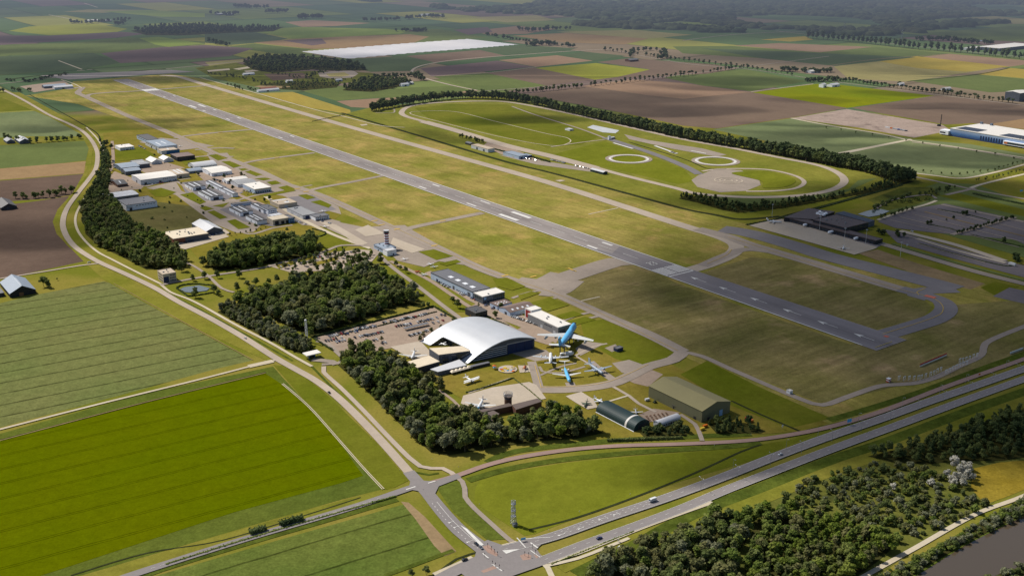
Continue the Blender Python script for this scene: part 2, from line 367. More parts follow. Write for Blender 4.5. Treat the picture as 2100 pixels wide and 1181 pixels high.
# ------------------------------------------------------------------ fields
FIELDS = [
 # left, near
 ('beet', [(-260, 690), (-60, 636), (66, 606), (213, 577), (232, 582), (350, 649), (517, 739), (440, 757), (240, 812), (0, 876), (-260, 950)], 'muted green crop field with dark tramlines'),
 ('rim', [(-260, 960), (0, 889), (300, 806), (560, 751), (578, 772), (640, 838), (710, 915), (783, 1003), (700, 1024), (560, 1064), (300, 1140), (133, 1190), (-260, 1300)], 'darker green rim around the bright crop'),
 ('bright', [(-260, 985), (0, 905), (300, 826), (545, 766), (577, 787), (634, 837), (700, 912), (745, 975), (700, 990), (480, 1050), (133, 1164), (-260, 1290)], 'bright yellow green crop field with dark tramlines'),
 ('potato', [(840, 1030), (846, 1050), (905, 1134), (790, 1185), (640, 1250), (200, 1290), (300, 1186), (560, 1110), (700, 1070)], 'green row crop field beside the crossroads'),
 ('earth', [(822, 1028), (838, 1030), (872, 1060), (936, 1130), (912, 1140), (890, 1118), (852, 1064)], 'bare brown headland strip'),
 ('plough', [(-160, 432), (0, 422), (80, 412), (142, 402), (122, 432), (112, 458), (118, 480), (138, 504), (176, 535), (60, 560), (-160, 602)], 'dark ploughed field inside the road bend'),
 ('green', [(-160, 304), (60, 296), (176, 289), (182, 305), (176, 329), (100, 338), (-160, 358)], 'green field left of the road'),
 ('tan', [(-160, 360), (176, 331), (172, 356), (-160, 382)], 'tan stubble strip'),
 ('plough', [(-160, 384), (172, 357), (160, 378), (146, 400), (100, 408), (-160, 424)], 'dark ploughed strip'),
 ('sage', [(-160, 240), (76, 228), (130, 252), (158, 268), (170, 280), (60, 280), (-160, 290)], 'grey green field behind the farm'),
 ('fresh', [(-160, 196), (6, 189), (30, 200), (76, 226), (-160, 238)], 'fresh green field at the left edge'),
 # far left
 ('deep', [(-300, 124), (0, 116), (120, 112), (190, 109), (247, 129), (168, 143), (0, 154), (-300, 170)], 'deep green field'),
 ('mauve', [(207, 110), (335, 97), (420, 93), (520, 100), (470, 116), (360, 124), (247, 130)], 'mauve brown field'),
 ('green', [(-300, 98), (0, 92), (160, 88), (262, 77), (420, 86), (420, 92), (335, 97), (207, 110), (-300, 122)], 'streaked green field'),
 ('lime', [(285, 79), (325, 76), (420, 90), (345, 97), (318, 92)], 'light green wedge field'),
 ('yellow', [(18, 64), (60, 55), (190, 49), (262, 60), (240, 66), (150, 71), (100, 73)], 'yellow green field'),
 ('mauve', [(-300, 70), (100, 74), (250, 66), (300, 70), (240, 78), (0, 93), (-300, 100)], 'dark soil strip'),
 ('lime', [(210, 24), (300, 21), (420, 28), (420, 36), (330, 35), (260, 29)], 'light green distant field'),
 ('olive', [(130, 25), (180, 20), (300, 21), (210, 27)], 'olive distant field'),
 ('deep', [(420, 70), (510, 64), (590, 80), (560, 86), (470, 93), (420, 88)], 'deep green field'),
 ('lime', [(512, 62), (620, 56), (790, 60), (840, 64), (820, 70), (700, 76), (600, 80)], 'light green field'),
 ('brownlt', [(584, 46), (640, 42), (760, 48), (690, 54), (620, 56)], 'pale brown field'),
 ('tan', [(520, 88), (600, 81), (700, 76), (840, 71), (880, 76), (840, 92), (760, 96), (700, 100), (640, 101)], 'brown banded field'),
 ('mauve', [(580, 84), (660, 80), (670, 90), (640, 94)], 'dark patch field'),
 ('green', [(470, 96), (520, 90), (640, 102), (617, 107), (700, 123), (760, 120), (620, 118), (520, 104)], 'green strip beside the white covered field'),
 ('deep', [(640, 126), (703, 123), (830, 115), (894, 129), (840, 146), (760, 148), (690, 132)], 'deep green field in front of the white cover'),
 ('plastic', [(618, 106.5), (700, 100), (840, 89), (967, 80), (1062, 92), (980, 99), (860, 108), (703, 122)], 'huge sheet of white crop cover'),
 ('green', [(620, 187), (700, 176), (770, 187), (840, 180), (935, 176), (960, 186), (860, 197), (760, 202), (688, 207)], 'light green field behind the windbreak'),
 ('brownlt', [(690, 208), (760, 203), (860, 198), (958, 187), (985, 186), (900, 202), (820, 210), (756, 222), (720, 220)], 'tan field behind the windbreak'),
 ('ochre', [(530, 192), (600, 189), (718, 226), (720, 236), (640, 222)], 'dry yellow grass triangle'),
 # middle
 ('mauve', [(862, 141), (1020, 125), (1096, 138), (885, 157)], 'dark brown field'),
 ('brown', [(828, 116), (984, 103), (1038, 115), (894, 129)], 'brown field'),
 ('deep', [(984, 101), (1078, 93), (1182, 100), (1150, 107), (1040, 114)], 'deep green field'),
 ('brownlt', [(1022, 124), (1142, 114), (1216, 125), (1100, 138)], 'pale tan field'),
 ('green', [(888, 158), (995, 150), (1120, 176), (1030, 188), (977, 186)], 'green striped field'),
 ('brown', [(996, 150), (1096, 139), (1218, 163), (1120, 176)], 'brown field'),
 ('yellow', [(1098, 140), (1222, 130), (1362, 147), (1220, 164)], 'yellow green field'),
 ('deep', [(1150, 114), (1200, 107), (1282, 115), (1218, 125)], 'deep green field'),
 ('brown', [(1225, 128), (1290, 120), (1480, 134), (1362, 147)], 'brown field'),
 ('brownlt', [(968, 64), (1060, 54), (1140, 60), (1080, 70), (1000, 72)], 'pale olive rough field'),
 ('olive', [(960, 36), (1100, 32), (1140, 42), (1040, 47)], 'olive distant field'),
 ('mauve', [(930, 62), (1000, 56), (1010, 66), (960, 72)], 'dark soil strip'),
 ('green', [(700, 66), (900, 60), (1000, 78), (900, 84), (840, 88)], 'green field'),
 ('tan', [(1050, 74), (1160, 68), (1330, 80), (1280, 92), (1160, 88)], 'brown strip field'),
 ('olive', [(1140, 66), (1300, 62), (1420, 72), (1330, 80)], 'olive strip field'),
 # right
 ('brown', [(1077, 194), (1194, 178), (1300, 172), (1400, 203), (1533, 190), (1665, 172), (1744, 221), (1622, 242), (1470, 264), (1400, 258), (1250, 226)], 'wide brown field behind the windbreak'),
 ('brownlt', [(1196, 177), (1290, 163), (1400, 171), (1540, 190), (1400, 203), (1330, 196)], 'pale brown field'),
 ('sage', [(1462, 266), (1625, 243), (1870, 285), (1712, 317), (1620, 300)], 'grey green field in broken cloud shadow'),
 ('sage', [(1720, 318), (1872, 286), (1990, 296), (2140, 324), (2000, 362), (1968, 364), (1880, 356), (1800, 336)], 'grey green field before the warehouse'),
 ('sand', [(1706, 316), (1866, 285), (1872, 287), (1716, 319)], 'sandy track between the grey green fields'),
 ('vivid', [(1543, 190), (1668, 173), (1700, 172), (1916, 197), (1737, 222)], 'vivid green field by the white farm'),
 ('brown', [(1746, 222), (1920, 197), (2140, 217), (2140, 262), (1992, 253), (1940, 256)], 'brown field beyond the building plot'),
 ('tan', [(2022, 256), (2140, 238), (2140, 270)], 'orange tan field'),
 ('rubble', [(1622, 243), (1736, 224), (1934, 257), (1950, 268), (1874, 283), (1760, 262)], 'stony building plot'),
 ('green', [(1362, 160), (1420, 147), (1530, 143), (1654, 167), (1540, 188), (1440, 176)], 'green field between tree rows'),
 ('brown', [(1400, 128), (1520, 140), (1450, 152), (1330, 158), (1260, 160)], 'brown field by the tree row'),
 ('olive', [(1710, 137), (1862, 119), (2068, 137), (1860, 168), (1740, 162)], 'olive and ochre field'),
 ('ochre', [(1800, 126), (1880, 116), (2070, 137), (1980, 148), (1880, 140)], 'ochre end of the field'),
 ('brownlt', [(1872, 118), (1948, 111), (2140, 128), (2066, 138)], 'pale tan field'),
 ('green', [(1864, 166), (2000, 153), (2140, 166), (2140, 186), (2030, 190)], 'green field'),
 ('ochre', [(2002, 153), (2070, 140), (2140, 146), (2140, 164)], 'ochre field'),
 ('green', [(1380, 96), (1500, 95), (1680, 108), (1796, 97), (1948, 111), (1712, 136), (1560, 120), (1400, 110)], 'long green field'),
 ('deep', [(1440, 100), (1560, 104), (1690, 110), (1880, 118), (1712, 136), (1560, 120)], 'dark green field'),
 ('brownlt', [(1505, 94), (1600, 89), (1790, 97), (1680, 108)], 'pale brown field'),
 ('ochre', [(1560, 82), (1650, 75), (1668, 82), (1620, 86)], 'small ochre field'),
 ('lime', [(1770, 54), (1900, 45), (2000, 49), (1880, 58), (1820, 60)], 'light green clearing in the wood'),
 ('green', [(1890, 70), (2070, 54), (2140, 56), (2140, 88), (2000, 82)], 'green field beyond the avenue'),
 ('olive', [(1970, 38), (2040, 34), (2140, 42), (2140, 50), (2070, 50)], 'pale olive field'),
 ('deep', [(2030, 32), (2140, 24), (2140, 38)], 'green field'),
 ('lime', [(1400, 46), (1500, 48), (1520, 54), (1400, 50)], 'light green strip'),
 # near the crossroads and along the main road
 ('meadow', [(975, 1000), (985, 985), (1040, 968), (1150, 950), (1300, 935), (1430, 926), (1640, 908), (1600, 918), (1500, 956), (1400, 985), (1290, 1024), (1140, 1078), (1096, 1095), (1075, 1098), (1020, 1062), (972, 1030)], 'yellow green meadow with a lattice mast'),
 ('fresh', [(1400, 930), (1540, 914), (1630, 900), (1680, 884), (1560, 940), (1440, 972)], 'greener end of the meadow'),
 ('rough', [(1190, 1190), (1290, 1118), (1450, 1040), (1640, 960), (1720, 925), (1880, 905), (2140, 800), (2140, 955), (2030, 1035), (1880, 1120), (1790, 1190)], 'rough scrub ground below the main road'),
 ('golden', [(1998, 960), (2050, 948), (2140, 940), (2140, 988), (2060, 1020), (2020, 1034), (1990, 1000)], 'golden grass clearing'),
 ('water', [(1850, 1200), (1900, 1168), (1980, 1118), (2060, 1078), (2140, 1040), (2140, 1156), (2080, 1172), (2020, 1200)], 'brown canal water'),
]
def serrate(pts, n=46, d=7.0):
 out = []
 for a, b in ((0, 4), (4, 8)):
  seg = pts[a:b]
  for k in range(n):
   f = k / n * (len(seg) - 1)
   j = min(int(f), len(seg) - 2)
   p = at(*seg[j]) + (at(*seg[j + 1]) - at(*seg[j])) * (f - j)
   out.append(p + U * (d if k % 2 else -d))
 return out
for i, (mk, pts, lab) in enumerate(FIELDS):
 if mk == 'plastic':
  sheet('crop_cover', serrate([pts[0], pts[1], pts[2], pts[3], pts[4], pts[5], pts[6], pts[7]]), G[mk], .12, lab, world=True)
  continue
 nm = 'canal' if mk == 'water' else ('crop_cover' if mk == 'plastic' else 'field')
 if mk == 'sand': nm = 'farm_track'
 lv = .10 if mk in ('bright', 'ochre', 'golden', 'lime', 'deep', 'tan', 'earth', 'water', 'mauve', 'sand') else .05
 sheet(nm, pts, G[mk], lv, lab, 'structure', curve=(mk == 'water'))
# ------------------------------------------------------------------ airfield ground
sheet('airfield_grass', [(52, 197), (140, 182), (150, 168), (350, 152), (425, 164), (520, 189), (640, 222), (707, 237), (867, 284), (1034, 334), (1134, 357), (1267, 394), (1400, 430), (1470, 444), (1540, 462), (1700, 540),
       (1900, 560), (2140, 606), (2140, 722), (2100, 736), (1950, 788), (1800, 846), (1690, 872), (1560, 800), (1395, 728), (1240, 655), (1080, 590), (900, 512), (760, 462), (600, 395), (420, 318), (300, 262), (160, 214)],
  G['dry'], .15, 'dry yellow airfield grass')
sheet('airfield_grass', [(1085, 590), (1270, 540), (1330, 552), (1390, 582), (1770, 716), (1950, 660), (2060, 668), (2020, 728), (1870, 784), (1690, 830), (1560, 778), (1425, 732), (1240, 655), (1130, 600)], G['dry2'], .18, 'streaky mown airfield grass')
sheet('airfield_grass', [(1420, 566), (1540, 528), (1640, 536), (1740, 566), (1890, 612), (1912, 630), (1890, 652), (1800, 676), (1770, 676)], G['dry2'], .18, 'mown grass inside the turning loop')
sheet('airfield_grass', [(1790, 690), (1950, 655), (1960, 625), (2140, 612), (2140, 722), (2020, 764), (1780, 800), (1710, 720)], G['dry2'], .17, 'streaky grass past the runway end')
sheet('grass_patch', [(212, 274), (250, 270), (330, 262), (420, 318), (600, 395), (700, 440), (660, 470), (640, 500), (470, 500), (420, 545), (380, 500), (270, 470), (240, 440), (205, 390), (215, 330)], G['lawn'], .15, 'grass between the hangars')
sheet('grass_patch', [(250, 425), (330, 415), (400, 424), (440, 455), (425, 470), (330, 478), (290, 470), (262, 446)], G['dull'], .18, 'dull green grass before the hangars')
sheet('grass_patch', [(780, 540), (800, 545), (862, 566), (972, 628), (965, 640), (900, 640), (850, 600), (770, 552)], G['fresh'], .18, 'mown green strip')
sheet('grass_patch', [(1190, 660), (1240, 655), (1390, 720), (1398, 728), (1310, 752), (1260, 735), (1200, 700)], G['fresh'], .18, 'green grass by the taxiway')
sheet('grass_patch', [(1395, 768), (1450, 740), (1560, 795), (1705, 858), (1620, 878), (1500, 832)], G['fresh'], .18, 'green grass right of the olive hangar')
sheet('grass_patch', [(810, 700), (870, 690), (960, 745), (1200, 660), (1330, 720), (1400, 760), (1700, 868), (1640, 885), (1460, 896), (1240, 905), (1000, 850), (900, 790), (840, 740)], G['lawn'], .15, 'museum lawn')
sheet('grass_patch', [(640, 496), (700, 470), (720, 500), (700, 515), (650, 512)], G['fresh'], .17, 'green lawn by the apron')
# test track ground
sheet('test_track_grass', [(700, 236), (756, 222), (840, 214), (1000, 196), (1080, 200), (1400, 270), (1600, 312), (1800, 350), (1840, 368), (1700, 412), (1540, 436), (1480, 440), (1400, 425), (1267, 390), (1134, 353), (1034, 330), (867, 280)], G['track'], .12, 'green grass of the test track')
sheet('test_track_grass', [(850, 222), (920, 214), (1040, 215), (1120, 238), (1230, 280), (1190, 298), (1120, 302), (1000, 272), (880, 244)], G['fresh'], .16, 'green infield of the test track')
sheet('test_track_grass', [(1130, 318), (1240, 290), (1320, 318), (1400, 345), (1425, 372), (1390, 378), (1280, 352)], G['meadow'], .16, 'green infield beside the ring')
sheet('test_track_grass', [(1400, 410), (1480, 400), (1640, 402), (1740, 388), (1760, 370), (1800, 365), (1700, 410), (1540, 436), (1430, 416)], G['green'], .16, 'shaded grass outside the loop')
for pts, k, lab in [
 ([(1790, 420), (1925, 375), (2000, 378), (2140, 430), (2140, 540), (1900, 470)], 'green', 'grass around the parking'),
 ([(1925, 402), (1965, 396), (2140, 440), (2140, 452), (2080, 440)], 'fresh', 'green strip behind the parking'),
 ([(1780, 410), (1850, 385), (1910, 384), (1930, 400), (1880, 420), (1820, 432)], 'rough', 'young planting near the pond'),
 ([(1760, 520), (1800, 512), (1880, 540), (2020, 582), (1990, 594), (1900, 570)], 'earth', 'bare earth beside the taxilane'),
 ([(2010, 590), (2040, 578), (2090, 588), (2040, 606)], 'fresh', 'green corner patch')]:
 sheet('grass_patch', pts, G[k], .16, lab)
# verges of the left road
for pts, k, lab in [
 ([(560, 748), (600, 752), (660, 800), (770, 905), (838, 985), (800, 1004), (783, 1003), (710, 915), (640, 838)], 'fresh', 'grassy verge between crop and road'),
 ([(700, 1026), (800, 1003), (840, 990), (845, 1006), (700, 1046), (500, 1104), (260, 1180), (130, 1190), (300, 1142)], 'verge', 'verge along the side road'),
 ([(0, 190), (40, 190), (140, 244), (176, 284), (190, 308), (186, 350), (160, 385), (132, 425), (122, 455), (130, 485), (176, 532), (220, 552), (520, 700), (560, 745), (350, 650), (213, 574), (175, 540), (116, 480), (108, 455), (118, 430), (150, 395), (178, 345), (182, 305), (165, 275), (100, 240), (0, 200)], 'verge', 'verge on the field side of the curved road'),
 ([(895, 1000), (935, 985), (945, 992), (952, 1020), (1040, 1105), (1000, 1108), (930, 1050)], 'rim', 'grass wedge by the crossroads')]:
 sheet('verge', pts, G[k], .13, lab)
# wood floors
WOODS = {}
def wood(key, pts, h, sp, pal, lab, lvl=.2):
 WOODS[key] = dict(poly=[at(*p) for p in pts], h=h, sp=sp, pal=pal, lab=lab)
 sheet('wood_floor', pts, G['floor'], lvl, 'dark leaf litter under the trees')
# ------------------------------------------------------------------ ditches
for pts, w, k, lab in [
 ([(700, 232), (867, 281), (1034, 331), (1134, 356), (1267, 392), (1400, 428), (1467, 441), (1520, 450), (1600, 444)], 9, 'ditch', 'dark ditch between airfield and test track'),
 ([(1600, 446), (1700, 420), (1800, 392), (1870, 372)], 8, 'ditch', 'dark ditch behind the terminal'),
 ([(60, 194), (110, 222), (160, 250), (200, 275), (206, 300)], 3, 'ditch', 'ditch along the airfield edge'),
 ([(0, 902), (300, 824), (545, 763)], 1.5, 'ditch', 'thin ditch beside the white path'),
 ([(640, 752), (700, 815), (780, 902), (850, 968), (900, 970)], 2.5, 'reed', 'ditch between the two roads'),
 ([(330, 595), (420, 640), (520, 695), (600, 740)], 2.5, 'reed', 'reedy ditch by the cycle path'),
 ([(220, 1210), (330, 1168), (520, 1110), (700, 1058), (815, 1024)], 6, 'reed', 'dark overgrown ditch by the side road'),
 ([(145, 1180), (300, 1134), (455, 1108), (640, 1052), (740, 1020)], 1.5, 'ditch', 'thin ditch by the crop edge'),
 ([(960, 985), (1040, 962), (1150, 943), (1300, 928), (1500, 915), (1560, 908)], 8, 'reed', 'reedy ditch along the service road'),
 ([(1085, 1086), (1180, 1062), (1300, 1020), (1420, 972), (1520, 926), (1560, 912)], 2.2, 'ditch', 'narrow ditch across the meadow'),
 ([(1180, 1178), (1300, 1120), (1420, 1055), (1560, 1000), (1700, 945), (1820, 905), (2000, 838), (2140, 790)], 12, 'reed', 'reedy ditch below the main road'),
 ([(1180, 1196), (1300, 1138), (1420, 1076), (1560, 1020), (1700, 964), (1820, 924), (2000, 858), (2140, 810)], 17, 'verge', 'grassy bank below the roadside ditch'),
 ([(1150, 1168), (1290, 1102), (1400, 1062), (1483, 1026), (1567, 994), (1700, 942), (1834, 892), (1967, 842), (2140, 782)], 9, 'verge', 'grass shoulder of the main road'),
 ([(1000, 948), (1060, 925), (1240, 905), (1400, 896), (1540, 890)], 8, 'reed', 'grass strip before the wood with shade in its colour'),  # grass, not a ditch: dark green paints in the wood's shade
 ([(1700, 862), (1800, 833), (1900, 800), (2000, 762), (2140, 712)], 9, 'reed', 'dark reedy ditch along the airfield fence'),
 ([(1500, 822), (1560, 850), (1640, 884)], 2.5, 'ditch', 'ditch right of the olive hangar'),
 ([(890, 640), (900, 655), (950, 690)], 1.5, 'ditch', 'ditch by the car park'),
 ([(880, 1190), (936, 1146), (990, 1130)], 2, 'ditch', 'ditch at the field corner'),
 ([(930, 1128), (850, 1158), (790, 1180)], 4, 'reed', 'reedy edge of the row crop'),
 ([(1230, 585), (1080, 560)], .01, 'ditch', None)]:
 if lab: road('verge' if k == 'verge' else 'ditch', pts, w, G[k], .19 if k == 'verge' else .2, lab)
# ------------------------------------------------------------------ runway
O = at(1777, 713)
O.z = 0
def RW(u, v): return O + U * u + V * v
def to_uv(px, py):
 d = at(px, py) - O
 return d.dot(U), d.dot(V)
def runway_mat(name, c, c2):
 m = Mat(name)
 p = m.pos()
 v = m.math('SUBTRACT', m.dot(p, tuple(V)), O.dot(V) + 22.5)
 u = m.math('SUBTRACT', m.dot(p, tuple(U)), O.dot(U))
 cv = m.n('CombineXYZ', {0: m.math('MULTIPLY', v, .9), 1: m.math('MULTIPLY', u, .006), 2: 0.0}).outputs[0]
 st = m.noise(cv, 1.0, 3.0, .6)
 wheel = m.ramp(m.math('ABSOLUTE', v), 3.0, 13.0, 1.0, 0.0)
 rub = m.math('MULTIPLY', m.math('MULTIPLY', wheel, m.ramp(st, .35, .6)), m.ramp(m.noise(p, .003, 2.0), .38, .6, .25, 1.0))
 base = m.mix(m.ramp(m.noise(p, .008, 3.0), .4, .6), c, c2)
 cl = m.n('CombineXYZ', {0: m.math('FLOOR', m.math('MULTIPLY', v, 1 / 7.5)), 1: m.math('FLOOR', m.math('MULTIPLY', u, 1 / 130.0)), 2: 1.0}).outputs[0]
 slab = m.n('TexWhiteNoise', {'Vector': cl}, noise_dimensions='3D').outputs['Value']
 g = m.math('MULTIPLY', m.math('SUBTRACT', 1.0, m.math('MULTIPLY', rub, .34)), m.math('MULTIPLY_ADD', slab, .12, .94))
 g = m.math('MULTIPLY', g, m.math('MULTIPLY_ADD', m.math('SUBTRACT', m.noise(p, .4, 3.0, .7), .5), .3, 1.0))
 return m.diffuse(m.gain(base, g))
G['runway'] = runway_mat('runway_asphalt_with_rubber', S(160, 151, 146), S(150, 142, 138))
G['newtar_runway'] = runway_mat('dark_runway_asphalt', S(142, 136, 137), S(131, 126, 127))
uf = to_uv(243, 164)[0]
uthr = to_uv(1408, 559.5)[0]
sheet('runway', [RW(-12, 0), RW(-12, 52), RW(330, 45), RW(uf, 45), RW(uf, 0)], G['runway'], .30, 'long grey asphalt runway', world=True)
sheet('runway', [RW(uthr + 200, 1), RW(uthr + 120, 12), RW(uthr + 140, 44), RW(-11, 51), RW(-11, 1)], G['newtar_runway'], .305, 'darker newer asphalt at the near runway end', world=True)
mk = MB()
def mark(u0, v0, u1, v1, z=GZ, mb_=None):
 P = [RW(u0, v0), RW(u0, v1), RW(u1, v1), RW(u1, v0)]
 (mb_ or mk).add([(p.x, p.y, z) for p in P], [(0, 1, 2, 3)])
mark(6, .2, uf - 20, 1.7)
mark(uthr, 43.4, uf - 20, 44.9)
mark(uthr - 1, 1, uthr + 1.2, 44)                     # threshold line
for i in range(12):
 v0 = 3 + i * 3.3 + (1.6 if i > 5 else 0)
 mark(uthr + 5, v0, uthr + 33, v0 + 1.9)
SEG = {'2': [(0, 0, 3, 1), (0, 0, 1, 4.5), (0, 4, 3, 5), (2, 4.5, 3, 9), (0, 8, 3, 9)], '3': [(0, 0, 3, 1), (2, 0, 3, 9), (0, 4, 3, 5), (0, 8, 3, 9)]}
for ch, vo in (('2', 17.5), ('3', 24.0)):
 for a, b, c, d in SEG[ch]: mark(uthr + 47 + b * 1.5, vo + a * 1.35, uthr + 47 + d * 1.5, vo + c * 1.35)
for (ax, ay), (bx, by) in [((1412, 570), (1445, 581)), ((1470, 590), (1506, 602)), ((1535, 612), (1571, 624)), ((1602, 635), (1642, 648)), ((1672, 660), (1717, 674)), ((1749, 685), (1795, 699))]:
 u1, u0 = to_uv(ax, ay)[0], to_uv(bx, by)[0]
 mark(u0, 22.2, u1 - 8, 22.9)
 P = [RW(u1, 22.5), RW(u1 - 12, 18.8), RW(u1 - 9, 22.5), RW(u1 - 12, 26.2)]
 mk.add([(p.x, p.y, GZ) for p in P], [(0, 1, 2), (0, 2, 3)])
for pa, pb, w in [((1017, 441.5), (1055, 454.5), 7), ((954, 418), (972, 425), 3), ((1200.5, 505), (1222, 512), 4), ((854, 384), (869, 389), 3.4), ((378, 218), (392, 223), 7), ((327, 199.5), (330, 201.5), 3), ((408, 228), (415, 230), 3.4), ((457, 245), (464, 247.5), 3.4), ((560, 283), (568, 286), 3)]:
 u0, v0 = to_uv(*pb)
 u1, v1 = to_uv(*pa)
 vc = 10.5 if w > 4 else 9
 mark(u0, vc - w / 2, u1, vc + w / 2)
 mark(u0, 45 - vc - w / 2, u1, 45 - vc + w / 2)
uu = uthr + 80
while uu < uf - 60:
 mark(uu, 22.2, uu + 30, 22.9)
 uu += 52
mark(to_uv(300, 188)[0], 1, to_uv(290, 185)[0], 44)
tag(mk.build('runway_markings', G['white']), 'white runway markings with the number 23', None, None, 'structure')
# ------------------------------------------------------------------ taxiways
for nm, pts, w, k, lv, lab in [
 ('taxiway', [(330, 155), (367, 158.5), (420, 174), (700, 256), (1034, 349), (1167, 388), (1400, 463), (1450, 478), (1490, 492), (1510, 505), (1500, 522), (1450, 544), (1400, 558)], 21, 'taxipale', .25, 'pale taxiway parallel to the runway'),
 ('taxiway', [(1430, 470), (1493, 486), (1540, 503), (1633, 530), (1734, 560), (1834, 590), (1900, 607), (1932, 619), (1940, 636), (1918, 654), (1867, 671), (1800, 691), (1770, 700)], 23, 'taxi', .26, 'taxiway loop to the runway end'),
 ('taxiway', [(1846, 593), (1900, 607), (1932, 619), (1940, 636), (1918, 654), (1867, 671), (1800, 691), (1760, 705)], 25, 'newtar', .262, 'darker asphalt of the runway end loop'),
 ('taxiway', [(1440, 546), (1480, 528), (1530, 512), (1600, 520)], 16, 'taxi', .255, 'taxiway curve'),
 ('taxiway', [(1480, 470), (1540, 480), (1620, 502), (1700, 527), (1834, 561), (1920, 583), (1960, 594)], 38, 'newtar', .255, 'dark taxilane in front of the terminal'),
 ('taxiway', [(1960, 594), (1910, 596), (1885, 598), (1880, 606), (1905, 612)], 24, 'newtar', .25, 'dark taxilane link'),
 ('taxiway', [(138, 184), (168, 180), (160, 191), (178, 200), (262, 238), (350, 274), (450, 320), (550, 366), (640, 395), (700, 420), (793, 463), (887, 504), (960, 540), (1000, 557), (1060, 578), (1134, 601), (1241, 648), (1334, 688), (1400, 722)], 17, 'taxi', .25, 'taxiway past the hangars'),
 ('taxiway', [(1400, 722), (1440, 731), (1500, 758), (1567, 787), (1640, 818), (1686, 831), (1733, 816), (1787, 797), (1818, 790), (1871, 787), (1919, 774), (1967, 751), (2005, 734), (2016, 722), (2020, 706), (2052, 689), (2140, 655)], 7, 'taxi', .25, 'narrow perimeter road'),
 ('taxiway', [(178, 200), (186, 194), (230, 190), (287, 187), (417, 177), (440, 178)], 14, 'taxi', .25, 'taxiway link'),
 ('taxiway', [(360, 284), (377, 280), (450, 272), (520, 266)], 12, 'taxi', .25, 'taxiway link'),
 ('taxiway', [(490, 338), (520, 331), (567, 324), (645, 314)], 11, 'taxi', .25, 'taxiway link'),
 ('taxiway', [(625, 394), (660, 385), (720, 374), (790, 360)], 11, 'taxi', .25, 'taxiway link'),
 ('taxiway', [(820, 475), (850, 466), (907, 454), (990, 437)], 14, 'taxi', .25, 'taxiway link'),
 ('taxiway', [(1090, 592), (1130, 580), (1190, 560), (1260, 538), (1300, 536)], 36, 'taxi', .252, 'wide holding pad'),
 ('taxiway', [(1060, 576), (1110, 580), (1150, 562)], 30, 'taxi', .25, 'flare of the holding pad'),
 ('taxiway', [(1110, 600), (1145, 600), (1180, 575)], 24, 'taxi', .248, 'flare of the holding pad'),
 ('taxiway', [(1400, 722), (1380, 738), (1330, 752), (1290, 772), (1250, 788), (1180, 798), (1110, 799), (1060, 792)], 15, 'taxi', .25, 'museum taxi track'),
 ('taxiway', [(1090, 742), (1097, 765), (1106, 798)], 9, 'taxi', .25, 'museum taxi track'),
 ('taxiway', [(1210, 742), (1235, 764), (1262, 782)], 9, 'taxi', .25, 'museum taxi track'),
 ('taxiway', [(1168, 785), (1175, 800)], 9, 'taxi', .25, 'museum taxi track'),
 ('apron', [(480, 282), (380, 290), (330, 305)], .01, 'taxi', .2, None)]:
 if lab: road(nm, pts, w, G[k], lv, lab)
